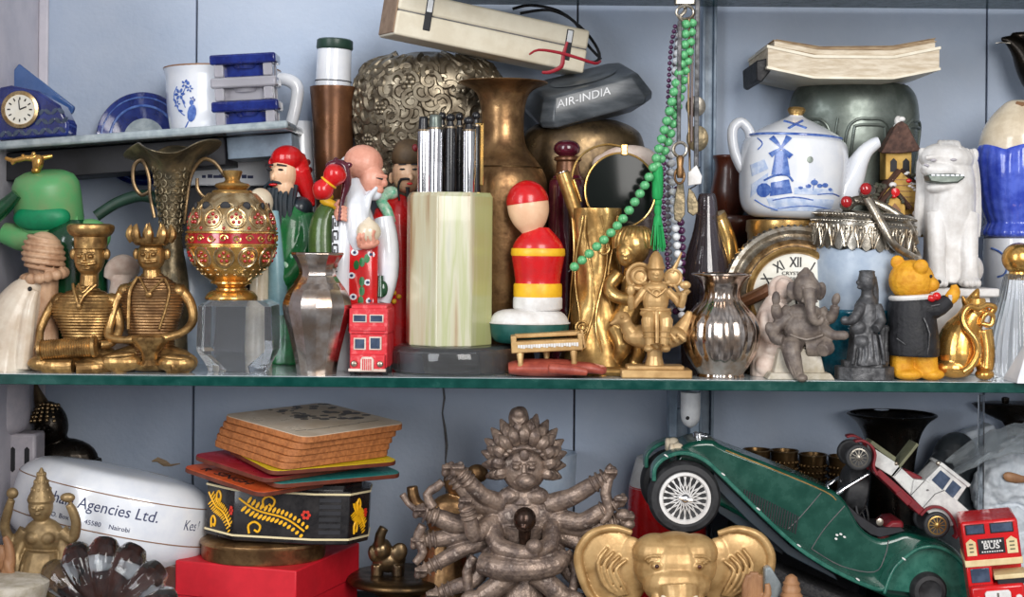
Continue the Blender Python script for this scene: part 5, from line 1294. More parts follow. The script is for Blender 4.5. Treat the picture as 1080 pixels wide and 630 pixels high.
for i in range(12):
    a = -1.6 + i*.34; 
    g.tube([(998 + 22*sin(a), 156 + 3*abs(sin(a)), -4 - 14*cos(a), 3), (998 + 29*sin(a), 172, 0 - 10*cos(a), 3.6), (1000 + 31*sin(a), 200, 2 - 6*cos(a), 3.6), (1000 + 33*sin(a), 232, 4 - 4*cos(a), 3), (1001 + 32*sin(a), 250, 4 - 2*cos(a), 1.6)], n=8, sm=3) if abs(a) > .75 else g.tube([(998 + 10*sin(a), 150, 8, 3), (998 + 18*sin(a), 152, -8, 3.6), (996 + 20*sin(a), 159, -22, 2.4)], n=8, sm=2)
g.build('mane', M['white_bisque'], t, remesh=1, lap=1)
g = G(); g.prism([(969, 186), (984, 184), (1003, 185), (1008, 188), (1000, 194), (984, 195), (971, 193)], -33, -12); g.build('open_mouth', M['pewter'], t, bevel=1.5)
g = G()
for i in range(7): g.box(972 + i*5, 185.4, 976 + i*5, 187.4, -33.8, -31)
g.build('teeth', M['white_china'], t, bevel=.5)
g = G(); g.ell(976, 170.5, -26, 3.4, 1.5, 3); g.ell(996, 170, -29, 3.6, 1.5, 3); g.tube([(966, 175, -29, 1.2), (970, 177, -31, 1.4)], n=6); g.build('eyes', M['china_grey'], t)

t = T('blue_lotus_vase', 'glossy cobalt blue tulip-ribbed vase with a cream rounded top', 'vase', 1074, 188)
cx = 1072
g = G(); g.lathe(cx, [(106, 8), (108, 13), (114, 20), (124, 29), (136, 36), (150, 40), (168, 41)], n=48, sm=3, a0=.2); g.build('cream_top', M['cream_china'], t)
g = G(); g.tube([(cx - 7, 110, -14, 2), (cx - 2, 112, -18, 3), (cx + 2, 111, -17, 2)], n=8); g.build('chip', M['rim_brown'], t)
def tulip(a, y, r):
    w = max(0, min(1, (180 - y)/24)); return r*(1 + .025*abs(cos(13*a))), y - 7*w*abs(cos(2.5*a))
g = G(); g.lathe(cx, [(160, 40), (160.5, 43), (170, 45.5), (186, 45), (206, 42), (224, 37), (234, 33), (238, 34), (244, 37), (248, 37), (250, 34)], n=104, sm=3, fn=tulip); g.build('blue_petals', M['cobalt_glaze'], t)
t = T('white_pot', 'white pot with a thin blue line carrying the cobalt blue vase', 'pot', 1072, 188)
wp = [(250, 30), (252, 35), (262, 35), (300, 36), (t.py, 36)]
g = G(); g.lathe(1072, wp, n=40); g.build('pot_body', M['white_china'], t)
g = G(); sf = lsurf(1072, wp, .3); g.stroke([(1040, 262), (1046, 266), (1052, 275), (1050, 288), (1044, 292)], 1.1, sf); g.stroke([(1056, 258), (1072, 262), (1090, 258)], 1.1, sf); g.build('blue_line', M['delft_blue'], t)
t = T('dark_jug', 'dark spotted metal jug with a beak-like spout at the corner of the wall', 'jug', 1150, 240)
g = G(); g.lathe(1160, [(40, 22), (60, 30), (100, 34), (160, 36), (240, 34), (t.py, 30)], n=36, sm=3); g.tube([(1150, 140, 0, 24), (1122, 112, 0, 22), (1090, 78, 0, 18), (1074, 54, 0, 11), (1062, 44, 0, 6), (1053, 42, 0, 2)], n=20, sm=3); g.tube([(1064, 38, 0, 3), (1085, 38, 0, 5), (1110, 40, 0, 6), (1160, 46, 0, 8)], n=12, sm=2)
g.build('jug_body', M['bronze_black'], t, remesh=1.4)
g = G(); g.tube([(1061, 47, -5, .8), (1052, 46, -3, .8), (1047, 46.5, 0, .6)], n=6); g.build('spout_lip', M['silver_dark'], t)

# frosted jar
t = T('ice_jar', 'frosted pale glass jar with silver leaf rim, curved handles and red stones', 'jar', 909, 97)
B = t.py; cx = 909
g = G(); g.lathe(cx, [(236, 50), (250, 52), (290, 51), (310, 50), (326, 49)], n=56, sm=2); g.build('frosted_glass', M['frosted'], t)
g = G(); g.lathe(cx, [(325, 49), (326, 52), (329, 53), (336, 52), (360, 54), (384, 51), (B, 44)], n=56, sm=2); g.build('teal_base', M['teal_glaze'], t)
X = rot2(cx, 235, 4)
g = G(X); g.lathe(cx, [(224, 44), (225, 50), (227, 52.5), (230, 52.5), (232, 51), (234, 53), (246, 54), (256, 54), (257, 51)], n=56); g.build('silver_rim', M['silver_dark'], t)
def zig(a, y, r): return r, y + (8*abs(sin(12*a)) if y > 252 else 0)
g = G(X); g.lathe(cx, [(235, 53), (236, 54.4), (250, 54.8), (257, 54.6), (258, 52)], n=144, fn=zig); g.build('leaf_band', M['silver_dark'], t)
g = G(X)
for i in range(24):
    a = 2*PI*i/24; R_ = 55
    for s_ in (-1, 1):
        g.tube([(cx + R_*sin(a + s_*q), y, -R_*cos(a + s_*q), w) for q, y, w in ((.015, 262, 1), (.05, 254, 1.2), (.10, 246, 1.3), (.085, 240, 1.3), (.045, 242, 1.2), (.05, 248, 1))], n=6, sm=2)
    g.ell(cx + R_*sin(a), 242, -R_*cos(a), 1.8, 2.6, 1.4, n=8, m=6); g.tube([(cx + R_*sin(a), 246, -R_*cos(a), 1.2), (cx + R_*sin(a), 256, -R_*cos(a), .8)], n=6)
for y, k_ in ((229, 90), (236, 90)):
    for i in range(k_): a = 2*PI*i/k_; g.ell(cx + 53.8*sin(a), y, -53.8*cos(a), 1.5, 1.3, 1.3, n=6, m=5)
g.build('leaf_fringe', M['silver_old'], t)
g = G(); g.tube([(900, 206, -44, 5.5), (906, 220, -54, 5), (915, 240, -62, 4.4), (926, 258, -62, 4.2), (944, 268, -50, 4.2), (958, 272, -34, 4), (960, 262, -10, 3.6)], n=14, sm=4); g.build('handle', M['silver_old'], t)
g = G(); g.tube([(884, 218, -30, 5), (898, 212, -30, 5), (920, 218, -34, 4.6), (944, 234, -36, 4.4), (958, 256, -24, 4)], n=14, sm=4); g.build('handle', M['silver_old'], t)
for x, y, d, r in ((902, 203, -50, 8.5), (884, 216, -42, 8)):
    g = G(); g.ell(x - 1, y, d, r + .5, r - .5, r, rot=-30); f = g.build('stone_setting', M['silver_dark'], t)
    g = G(); g.ell(x - 3, y - 1.5, d - 4.5, r*.75, r*.8, r*.6, rot=-30); g.build('red_stone', M['ruby'], t, parent=f)

# figures in front
t = T('ganesha_figurine', 'dark clay elephant-headed seated deity figurine on a pale stool', 'figurine', 844, 28)
B = t.py
g = G(); g.prism([(810, B - 7), (872, B - 7), (877, B), (806, B)], -20, 22); g.prism([(820, B - 32), (862, B - 32), (868, B - 6), (814, B - 6)], -12, 20); g.build('stool', M['sandstone'], t, bevel=1.5)
g = G(); g.ell(846, 346, -2, 22, 20, 17); g.ell(847, 330, -2, 20, 10, 13); g.ell(849, 306, -6, 15, 16, 14)
g.tube([(849, 306, -18, 7.5), (849, 318, -24, 6), (850, 330, -26, 5), (854, 338, -26, 4.2), (860, 338, -24, 3.6), (862, 333, -24, 3)], n=14, sm=3)
for s_ in (-1, 1):
    g.ell(849 + s_*15, 307, -3, 6, 10, 3, rot=s_*10); g.ell(849 + s_*6, 303, -18, 2.4, 2, 2); g.tube([(849 + s_*5, 313, -19, 2), (849 + s_*8, 318, -22, 1.2)], n=8)
g.lathe(848, [(282, 2), (285, 4.4), (288, 8), (292, 9.6), (295, 12), (298, 13)], d=-5, n=24)
g.tube([(832, 328, 0, 8), (822, 334, -4, 7), (817, 330, -8, 6), (816, 322, -10, 5)], n=12, sm=3); g.ell(816, 315, -10, 4.6, 8, 4)
g.tube([(831, 334, -4, 8), (816, 346, -8, 6.6), (814, 356, -16, 6), (822, 358, -22, 6)], n=12, sm=3); g.ell(811, 348, -10, 6, 9, 5, rot=-20)
g.tube([(864, 328, 0, 8), (872, 336, -6, 6.6), (876, 330, -12, 5.4), (877, 322, -14, 5)], n=12, sm=3); g.ell(878, 315, -14, 4.4, 7, 4, rot=15)
g.tube([(864, 336, -4, 8), (866, 346, -10, 7), (874, 352, -18, 5.4), (882, 352, -22, 5)], n=12, sm=3); g.ell(884, 352, -23, 6, 5, 4)
g.tube([(834, 364, -8, 12), (830, 366, -20, 10), (833, 382, -24, 8.6), (838, 396, -24, 6)], n=16, sm=3); g.ell(840, B - 3, -30, 6, 4.4, 8)
g.tube([(850, 366, -6, 11), (868, 364, -14, 10), (862, 368, -24, 7)], n=16, sm=3)
g.build('deity', M['clay_grey'], t, remesh=.9, lap=1)
g = G()
for i in range(5): g.tube([(823 + i*3.6, 366, -28 + abs(i - 2)*1.5, 1), (826 + i*3, 380, -32 + abs(i-2)*1.5, 1), (831 + i*2.4, 393, -31 + abs(i-2), .8)], n=6, sm=2)
g.tube([(830, 352, -17, 1.2), (846, 357, -21, 1.4), (864, 352, -17, 1.2)], n=6, sm=2); g.build('garment_folds', M['clay_grey'], t)
t = T('pale_figurine', 'pale pinkish clay seated figurine behind the elephant-headed one', 'figurine', 815, 56)
B = t.py
g = G(); g.ell(824, 306, 0, 15, 16, 10); g.ell(824, 304, -8, 9, 11, 8); g.tube([(820, 318, 0, 13), (812, 340, 0, 17), (812, 364, 0, 20), (812, B, 0, 21)], n=18, sm=3); g.tube([(806, 330, -8, 6), (802, 350, -18, 6), (814, 358, -22, 5)], n=10, sm=2); g.ell(818, 368, -16, 16, 7, 10); g.ell(806, B - 12, -14, 12, 12, 10); g.ell(829, B - 9, -12, 12, 9, 10)
g.build('deity', M['pale_clay'], t, remesh=1.1)
t = T('brass_rod', 'short octagonal brown metal rod leaning behind the silver fluted vase', 'rod', 798, 66, py=B - 1)
g = G(); g.tube([(811, 305, -4, 7.5), (786, 318, 4, 7), (770, 326, 8, 7), (740, 350, 12, 6)], n=8); t.solo(g, M['wood_copper'], flat=True, bevel=.6)

t = T('queen_figurine', 'grey pewter crowned queen statuette seated on an octagonal base', 'figurine', 911, 22)
B = t.py; m = M['lead']
g = G(); g.slab([(882, -10), (894, -21), (928, -21), (941, -9), (941, 9), (928, 18), (894, 18), (882, 10)], B - 14, B); g.slab([(888, -9), (897, -18), (926, -18), (935, -7), (935, 8), (926, 15), (897, 15), (888, 8)], B - 20, B - 13); g.build('base', m, t, bevel=1.2)
g = G(); g.tube([(912, B - 16, -2, 21), (911, 366, -2, 17), (910, 350, -2, 15), (913, 336, -2, 14), (914, 322, 0, 13), (914, 312, 0, 7), (913, 304, -2, 6)], n=22, sm=3)
g.ell(912, 297, -3, 9, 11, 9); g.ell(904, 298, -4, 3, 3, 2.4); g.ell(906, 303, -4, 4, 2.4, 3); g.tube([(919, 292, 2, 5), (921, 306, 4, 6), (922, 320, 4, 5)], n=10, sm=2)
g.tube([(906, 322, -8, 6), (898, 334, -16, 5.4), (890, 338, -20, 4.4), (883, 338, -22, 3.6)], n=12, sm=2); g.ell(886, 337, -22, 5, 4.4, 4); g.tube([(922, 322, -6, 6), (926, 338, -12, 5.6), (918, 346, -20, 5)], n=12, sm=2)
g.ell(902, 345, -12, 9, 8, 8); g.ell(905, 360, -14, 9, 8, 7)
for i in range(6): g.tube([(899 + i*5, 352, -16 + abs(i - 2.5), 1.6), (897 + i*6, 372, -20 + abs(i-2.5), 2), (895 + i*6.6, B - 17, -20 + abs(i - 2.5), 2.4)], n=8, sm=2)
g.build('queen', m, t, remesh=.8, lap=1)
g = G(); g.lathe(913, [(285, 6), (286, 8.4), (288, 8), (291, 8.6), (293, 9), (294, 7)], d=-2, n=24); g.build('crown', m, t)
g = G()
for x, d in ((928, -8), (934, 2)): g.lathe(x, [(343, 2), (345, 4), (348, 4), (350, 3), (370, 3), (372, 4), (B - 16, 4)], d=d, n=14)
g.build('throne_post', m, t)

t = T('teddy_figurine', 'yellow teddy bear figurine in a black jacket with raised arm', 'figurine', 965, 30)
B = t.py
g = G(); g.ell(960, 296, -2, 24, 22, 21); g.ell(979, 300, -7, 9, 8, 10); g.ell(945, 277, -2, 7.5, 7.5, 5); g.ell(965, 281, -20, 8, 8, 5)
g.tube([(952, 366, -2, 15), (951, 384, -2, 13), (951, 394, -4, 13)], n=16, sm=2); g.tube([(972, 366, -4, 15), (974, 382, -6, 13), (976, 394, -8, 12)], n=16, sm=2); g.ell(956, B - 6, -8, 16, 6.4, 14); g.ell(980, B - 6, -10, 13, 6.4, 13); g.ell(962, 368, 0, 24, 12, 18); g.tube([(960, 305, -2, 14), (961, 340, -2, 16), (962, 370, -2, 16)], n=14)
g.build('bear', M['teddy'], t, remesh=1, lap=1)
g = G(); g.tube([(992, 320, -9, 5), (1000, 313, -10, 7), (1003, 306, -10, 6), (1002, 300, -10, 3)], n=14, sm=3); g.build('paw', M['teddy'], t)
g = G(); g.ell(986.5, 297, -10, 2.6, 2.4, 2.6); g.ell(976, 291, -18, 1.6, 1.8, 1.4); g.build('nose_and_eyes', M['ink'], t)
g = G(); g.tube([(960, 312, -2, 20), (960, 324, -2, 24), (961, 345, -2, 26), (962, 364, -2, 27.5), (962, 375, -2, 27)], n=26, sm=3); g.tube([(968, 324, -14, 11), (982, 326, -14, 9.5), (996, 317, -10, 8)], n=14, sm=3)
g.build('jacket', M['black_fabric'], t, remesh=1, lap=2)
g = G()
for pts in ([(966, 334, -28, .9), (972, 350, -29, .9), (970, 372, -28, .9)], [(974, 322, -24, .8), (984, 320, -23, .8)], [(940, 356, -22, .8), (948, 362, -27, .8)]): g.tube(pts, n=6, sm=2)
g.build('jacket_creases', M['lead'], t)
g = G(); g.tube([(960 + 21*sin(a*PI/10), 313.5 - 1.5*sin(a*PI/10), -2 - 20*cos(a*PI/10), 3) for a in range(20)], n=8, closed=True); g.tube([(995 + 1.5, 311, -17, 2), (999, 322, -12, 2), (996, 318, -4, 2)], n=8); g.build('white_collar', M['white_bisque'], t)
g = G(); g.ell(976, 314, -20, 4.5, 3.6, 3, rot=20); g.ell(983, 312, -15, 4.5, 4.4, 3, rot=-20); g.ell(980, 314, -19, 2, 2, 2); g.build('bow_tie', M['red_paint'], t)

t = T('gold_cat', 'shiny gold abstract cat figurine with a long curling tail', 'figurine', 1014, 40)
B = t.py
g = G(); g.tube([(1012, B - 12, 0, 23), (1010, 372, 0, 24), (1013, 354, 0, 21), (1022, 338, 0, 15), (1028, 324, 0, 12), (1029, 314, 0, 9)], n=26, sm=3)
g.ell(1004, B - 12, -10, 20, 11, 14); g.tube([(1034, 348, -4, 11), (1037, 368, -6, 10), (1036, B - 10, -8, 9)], n=16, sm=3); g.ell(1034, B - 6, -14, 10, 6, 10)
g.tube([(1025, 318, 0, 7), (1029, 309, 0, 4), (1031, 304, 0, 1)], n=10, sm=2); g.tube([(1020, 322, 0, 6), (1016, 317, 0, 3), (1014, 312, 0, 1)], n=10)
g.ell(1030, 328, -6, 11, 9, 9)
g.build('cat_body', M['gold_leaf'], t, remesh=1)
g = G(); g.tube([(1040, 330, -12, 3), (1044, 324, -13, 3.4), (1036, 321, -14, 3), (1026, 325, -16, 3), (1016, 323, -18, 3), (1009, 332, -20, 3.4), (1011, 344, -24, 3.6), (1020, 356, -26, 3.6), (1023, 370, -26, 3.8), (1016, 384, -26, 4), (1008, 390, -26, 3.6)], n=12, sm=4); g.build('tail', M['gold_leaf'], t)
g = G(); g.tube([(1030, 340, -14, 2.6), (1040, 342, -14, 2.8), (1042, 332, -14, 2.6), (1034, 330, -16, 2.4)], n=10, sm=4, closed=True); g.build('ear_loop', M['gold_leaf'], t)

t = T('glass_decanter', 'clear fluted glass decanter with a gold ball stopper at the shelf end', 'decanter', 1074, 78)
B = t.py
g = G(); g.lathe(1074, [(289, 14), (292, 15.5), (298, 17), (312, 20), (330, 26), (350, 33), (372, 37), (390, 37), (B, 33)], n=96, sm=3, flute=(20, .02)); g.build('bottle', M['stand_glass'], t)
g = G(); g.ell(1074, 273, 0, 18, 17, 18, n=32, m=20); g.lathe(1074, [(286, 10), (290, 11), (296, 8)], n=24); g.build('stopper', M['gold_leaf'], t)
t = T('glass_pyramid', 'small white glass pyramid at the very end of the shelf', 'pyramid', 1086, 10)
g = G(); B = t.py; g.grid([[(1088 + a*w, y, b*w) for a, b in ((-1, -1), (1, -1), (1, 1), (-1, 1))] for y, w in ((352, 1), (B - 4, 22), (B, 23))]); t.solo(g, M['white_china'], flat=True, bevel=1)
# ------------------------------------------------------------------ lower shelf, near the corner
FL = LOW
t = T('plastic_rack', 'pale slotted plastic rack standing in the lower corner', 'rack', 30, 190, z=FL)
g = G(); g.box(-30, 458, 36, t.py, 0, 34); g.build('rack_body', M['china_grey'], t, bevel=3)
g = G()
for x in (12, 27): g.prism([(x - 2.6, 474), (x, 471.5), (x + 2.6, 474), (x + 2.6, 496), (x, 498.5), (x - 2.6, 496)], -.6, 1)
g.build('slot', M['ink'], t)
t = T('grey_ceramic_pot', 'pinkish grey rounded pot with pale base on the slotted rack', 'pot', -2, 205, py=458)
g = G(); g.lathe(-6, [(400, 30), (404, 34), (420, 36), (440, 36), (452, 33), (458, 22), (458.6, 4)], n=36, sm=3); t.solo(g, M['china_grey'])

t = T('buddha_head_bust', 'dark bronze figure bust with flame topknot behind the white dish', 'bust', 66, 253, z=FL)
B = t.py
g = G(); g.ell(52, 447, 0, 18, 24, 17, rot=-14); g.tube([(58, 462, 2, 10), (66, 480, 4, 12)], n=14); g.ell(66, 484, 2, 36, 22, 18); g.tube([(38, 482, 0, 12), (33, 500, 0, 11), (34, 530, 0, 11)], n=12); g.tube([(94, 486, 0, 12), (100, 505, 0, 11), (98, 530, 0, 11)], n=12); g.tube([(66, 490, 2, 24), (66, 560, 2, 24), (66, B, 2, 26)], n=18)
face(g, 50, 452, -18, 15, -1); g.ell(67, 450, 2, 3, 9, 4)
g.build('bust_body', M['bronze_black'], t, remesh=1.2, lap=1)
g = G(); g.tube([(44, 432, 2, 9), (39, 420, 2, 6), (36, 410, 2, 3), (34, 402, 2, .8)], n=12, sm=2)
for i in range(5):
    for j in range(8): a = -1.4 + j*.4; g.ell(49 + 18*sin(a)*(1 - i*.1), 441 - i*4 + 3*abs(sin(a)), 1 - 17*cos(a)*(1 - i*.1), 2.6, 2.6, 2.6, n=8, m=6)
g.build('hair', M['bronze'], t)

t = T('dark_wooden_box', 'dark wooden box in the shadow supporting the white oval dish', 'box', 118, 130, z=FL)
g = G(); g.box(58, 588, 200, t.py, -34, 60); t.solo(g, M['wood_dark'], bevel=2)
t = T('oval_dish', 'large white oval dish printed with dark blue company lettering, lying tilted', 'dish', 116, 130, py=588)
X = chain(pitch(548, 0, -5), rot2(116, 545, 11.5))
dp = [(497, 80), (503, 92), (510, 100), (518, 104), (548, 106), (566, 103), (578, 92), (588, 74)]
g = G(X); g.lathe(116, [(493.5, 30), (494.5, 60)] + dp + [(589, 40)], n=72, sm=3, sq=.62); g.build('dish_body', M['white_china'], t)
g = G(X)
for y, r in ((515, 103.2), (554, 106.2)): g.tube([(116 + r*sin(a*PI/36), y, -r*.62*cos(a*PI/36), .6) for a in range(72)], n=5, closed=True)
g.build('gilt_line', M['rim_brown'], t)
sf = lsurf(116, dp, .2, 0, .62)
g = G(); g.text('Keshala Agencies Ltd.', 110, 529, 11.5, sf, shear=.12, wide=.92); g.v = [X(p) for p in g.v]; g.build('lettering', M['ink_blue'], t)
g = G(); g.text('P.O. Box 42    45580    Nairobi', 108, 546, 4.6, sf, wide=1.05); g.v = [X(p) for p in g.v]; g.build('address_lettering', M['ink_blue'], t)
g = G(); g.text('Keshala', 212, 533, 10.5, sf, shear=.1, wide=.5); g.v = [X(p) for p in g.v]; g.build('lettering', M['ink_blue'], t)

t = T('goddess_figurine', 'matt brass goddess figurine in a tall pointed crown, two raised hands', 'figurine', 44, 34, z=FL)
B = t.py
g = G(); g.ell(43, 533, -4, 13, 17, 12); face(g, 43, 534, -16, 11); g.tube([(43, 546, 0, 8), (43, 552, 0, 10)], n=12); g.ell(45, 566, 0, 22, 20, 13); g.ell(37, 566, -9, 8, 7, 6); g.ell(52, 566, -9, 8, 7, 6); g.tube([(45, 580, 0, 18), (44, 600, 0, 24), (42, 640, 0, 28), (42, B, 0, 32)], n=20, sm=3)
g.tube([(26, 560, 0, 8), (14, 572, -2, 6), (6, 556, -6, 5.4), (10, 538, -8, 5), (14, 526, -10, 4)], n=12, sm=3); g.ell(15, 519, -10, 6.4, 6, 5)
g.tube([(64, 560, 0, 8), (76, 568, -2, 6), (81, 552, -6, 5.4), (78, 538, -8, 5), (74, 530, -10, 4)], n=12, sm=3); g.ell(73, 523, -10, 8, 5, 5)
g.tube([(26, 566, 2, 7), (18, 584, -2, 7), (20, 604, -8, 6)], n=12, sm=2); g.tube([(62, 566, 2, 7), (68, 584, -2, 7), (64, 602, -8, 6)], n=12, sm=2)
for i in range(7): g.tube([(28 + i*5, 592, -20 + abs(i-3)*1.6, 1.8), (25 + i*6, 620, -25 + abs(i-3)*1.8, 2), (22 + i*7, 660, -28 + abs(i-3)*2, 2)], n=8, sm=2)
g.build('goddess', M['brass_matt'], t, remesh=1, lap=1)
g = G(); g.lathe(43, [(493, 1), (497, 3), (506, 6.5), (516, 10), (524, 13.4), (527, 14.4), (530, 13)], d=-3, n=28)
for k_ in range(4):
    y = 500 + k_*8; r = 4 + k_*2.8
    for i in range(12): a = 2*PI*i/12; g.ell(43 + r*sin(a), y, -3 - r*cos(a), 1.4, 2.4, 1.2, n=8, m=6)
g.build('pointed_crown', M['brass_matt'], t)
t = T('wooden_figure', 'small carved brown wooden bird at the frame edge beside the goddess', 'carving', 6, 16, z=FL)
g = G(); g.tube([(4, 566, 0, 3), (8, 576, 0, 5), (10, 592, 0, 6), (6, 612, 0, 8), (4, t.py, 0, 12)], n=12, sm=3); g.ell(-4, 590, 0, 9, 16, 6, rot=20); g.ell(10, 600, -3, 5, 12, 5, rot=-20); t.solo(g, M['wood_mid'], remesh=.9)
t = T('onyx_dish', 'pale greenish stone dish at the bottom corner below the goddess', 'dish', 10, -22, z=FL)
g = G(); g.lathe(4, [(612, 30), (612.5, 44), (618, 46), (640, 40), (t.py, 30)], n=40, sm=2); t.solo(g, M['sandstone'])
t = T('glass_shell', 'clear glass scalloped shell bowl standing in front of the white dish', 'bowl', 112, 8, z=FL)
B = t.py
g = G(); 
for i in range(7):
    a = rad(-75 + i*25); L_ = 88
    g.tube([(110, 655, 4, 14), (110 + .4*L_*sin(a), 652 - .45*L_*cos(a), -6, 17), (110 + .7*L_*sin(a), 652 - .76*L_*cos(a), -4, 19), (110 + .86*L_*sin(a), 652 - .92*L_*cos(a), 4, 12)], n=16, sm=3)
g.tube([(110, 650, 4, 26), (110, B, 4, 34)], n=20)
g.build('shell', M['clear'], t, remesh=1.2, lap=3)

# red box, tin, painted box, coasters
t = T('red_box', 'plain bright red cardboard box carrying the brass tin and painted box', 'box', 300, 40, z=FL)
B = t.py
X = yaw(311, 0, 0)
a_ = rad(19); ux, ud = cos(a_), sin(a_)
def bx(u, v): return (311 - u*ux + v*ud, u*ud + v*ux)
g = G(); g.slab([bx(0, 0), bx(143, 0), bx(143, 156), bx(0, 156)], 612, B); g.build('box_body', M['red_box'], t, bevel=1)
g = G(); g.slab([bx(-1.5, -1.5), bx(144.5, -1.5), bx(144.5, 157.5), bx(-1.5, 157.5)], 602, 640); g.build('lid', M['red_box'], t, bevel=1.5)
t = T('brass_tin', 'flat round brass tin between the red box and the painted box', 'tin', 278, 112, py=587)
g = G(); g.lathe(278, [(565, 40), (566, 62), (568, 66), (571, 66.5), (573, 65), (584, 65), (586.6, 64), (587, 30)], n=56, sq=.8); t.solo(g, M['brass_dull'])
t = T('painted_box', 'black lacquered octagonal box with yellow leaf sprays on brass tin', 'box', 303, 112, py=564)
X = chain(rot2(303, 564, 2.2))
oc = [(-84, -14), (-50, -44), (32, -48), (68, -40), (86, -12), (84, 26), (50, 48), (-52, 48)]
oc = [(303 + x, d) for x, d in oc]
g = G(X); g.slab(oc, 509, 564); g.build('box_body', M['lacquer'], t, bevel=1.2)
def expand(k): return [(303 + (x - 303)*k, d*k) for x, d in oc]
g = G(X); g.slab(expand(1.012), 511, 513); g.build('cream_line', M['cream_line'], t)
g = G(X); g.slab(expand(1.012), 557.4, 559.4); g.build('cream_line', M['cream_line'], t)
g = G(X); g.slab(expand(.9), 503.5, 510); g.build('lid', M['lacquer'], t, bevel=1)
def facep(i):
    (xa, da), (xb, db) = oc[i], oc[i+1]
    def f(x, y): return da + (db - da)*(x - xa)/(xb - xa) - .5
    return f
def spray(g, gr, i, u0, u1, y0, y1):
    (xa, _), (xb, _) = oc[i], oc[i+1]; sf = facep(i); X_ = lambda u: xa + (xb - xa)*u
    st = [(X_(u0 + (u1-u0)*k/8), y0 + (y1-y0)*k/8 + 3*sin(k*.8)) for k in range(9)]
    g.stroke(st, 1.1, sf, sm=2)
    w = abs(xb - xa)/82
    for k in range(2, 17):
        x, y = st[k//2]
        if k % 2 and k//2 < 8: x, y = (x + st[k//2+1][0])/2, (y + st[k//2+1][1])/2
        g.dab(x + 2.6*w, y - 4.6, 1.5*max(w, .55), 4.2 - .12*k, 28, sf); g.dab(x - 3*w, y + 4.6, 1.5*max(w, .55), 4.2 - .12*k, 44, sf)
    for cx_, cy_ in ((X_(u0 + .45*(u1-u0)), y0 + .05*(y1-y0)), (X_(u0 + .25*(u1-u0)), y0 + .95*(y1-y0))):
        g.stroke([(cx_ - 5*w, cy_ + 7), (cx_ - 6*w, cy_ - 1), (cx_, cy_ - 5), (cx_ + 6*w, cy_ - 1), (cx_ + 4*w, cy_ + 5), (cx_, cy_ + 3)], 1.2, sf)
    for k in range(6): a = k*PI/3; gr.dab(X_(u1) + 1*w + 3.4*w*cos(a), y0 + (y1 - y0)*.45 + 3.4*sin(a), 1.8*max(w, .6), 1.7, 0, sf)
g = G(X); gr = G(X)
spray(g, gr, 0, .08, .9, 520, 550); spray(g, gr, 1, .06, .9, 520, 550); spray(g, gr, 3, .2, .8, 522, 548); g.build('yellow_leaves', M['paint_yellow'], t); gr.build('red_berries', M['paint_red'], t)
g = G(X); (xa, da), (xb, db) = oc[2], oc[3]
sf = facep(2)
for k in range(6): g.patch([(xa + 6, 516 + k*6.6), (xb - 8, 516 + k*6.6), (xb - 8, 520 + k*6.6), (xa + 6, 520 + k*6.6)], lambda x, y: sf(x, y) - .3, .6, 2, 1)
g.build('worn_hinge', M['black_board'], t)

def coaster(name, label, cx, cy, w, l, th, ya, m, me, dz=0, Y=112, group=None, tiltx=5, roll=1.5, txt=None, inset=True):
    t = T(name, label, 'coaster', cx, Y, py=cy + th, group=group)
    X = chain(yaw(cx, 0, ya), pitch(cy, 0, tiltx), rot2(cx, cy, roll))
    pts = []
    for sx, sd in ((-1, -1), (1, -1), (1, 1), (-1, 1)):
        for k in range(4):
            a = {(-1, -1): PI, (1, -1): 1.5*PI, (1, 1): 0, (-1, 1): .5*PI}[(sx, sd)] + k*PI/6
            pts.append((cx + sx*(w/2 - 11) + 11*cos(a), sd*(l/2 - 11) + 11*sin(a)))
    g = G(X); g.slab(pts, cy, cy + th); g.build('board', me, t, bevel=.6)
    g = G(X); g.slab([(cx + (x - cx)*.995, d*.995) for x, d in pts], cy - .5, cy + .3); g.build('printed_face', m, t)
    if txt:
        g = G(); g.text(txt, 0, 0, 11, None, wide=1.25, bold=.01); g.v = [X((cx - w/2 + 13 - y, cy - .9 + d*.3, -x + 6)) for x, y, d in g.v]; g.build('lettering', M['ink'], t)
    if 'picture' in label:
        g = G(X); q_ = random.Random(2)
        for k in range(60):
            u, v = q_.uniform(-.1, .46)*w, q_.uniform(-.2, .46)*l
            if u*.6 + v > -4: r_ = q_.uniform(2, 7); g.slab([(cx + u + r_*cos(j*PI/5), v + r_*.7*sin(j*PI/5)) for j in range(10)], cy - .7 - k*.003, cy - .45)
        for k in range(8): u, v = (-.42 + .1*k)*w, -.3*l + q_.uniform(-3, 3); g.slab([(cx + u, v), (cx + u + 14, v - 1), (cx + u + 14, v), (cx + u, v + 1)], cy - .7 - k*.002, cy - .45)
        g.build('printed_trees', M['print_dark'], t)
    return t
txt_off = (-8, -52)
gp = 'coasters stacked on the painted box'
coaster('coaster', 'orange tile coaster with black lettering, lowest of the pile', 292, 497, 147, 135, 4.6, 47, M['orange_tile'], M['tile_edge'], group=gp, roll=3, tiltx=4, txt='R  SINGH')
coaster('coaster', 'teal tile coaster poking out beside the orange one', 334, 492.9, 146, 112, 4.6, 34, M['teal_tile'], M['tile_edge'], group=gp, roll=3, tiltx=4, Y=106)
coaster('coaster', 'crimson tile coaster poking out below the cork stack', 299, 484, 142, 128, 4.6, 47, M['crimson_tile'], M['tile_edge'], group=gp, roll=3, tiltx=4)
coaster('coaster', 'yellow tile coaster poking out between cork stack and teal one', 330, 480, 146, 112, 4.4, 34, M['yellow_tile'], M['tile_edge'], group=gp, roll=3, tiltx=4, Y=104)
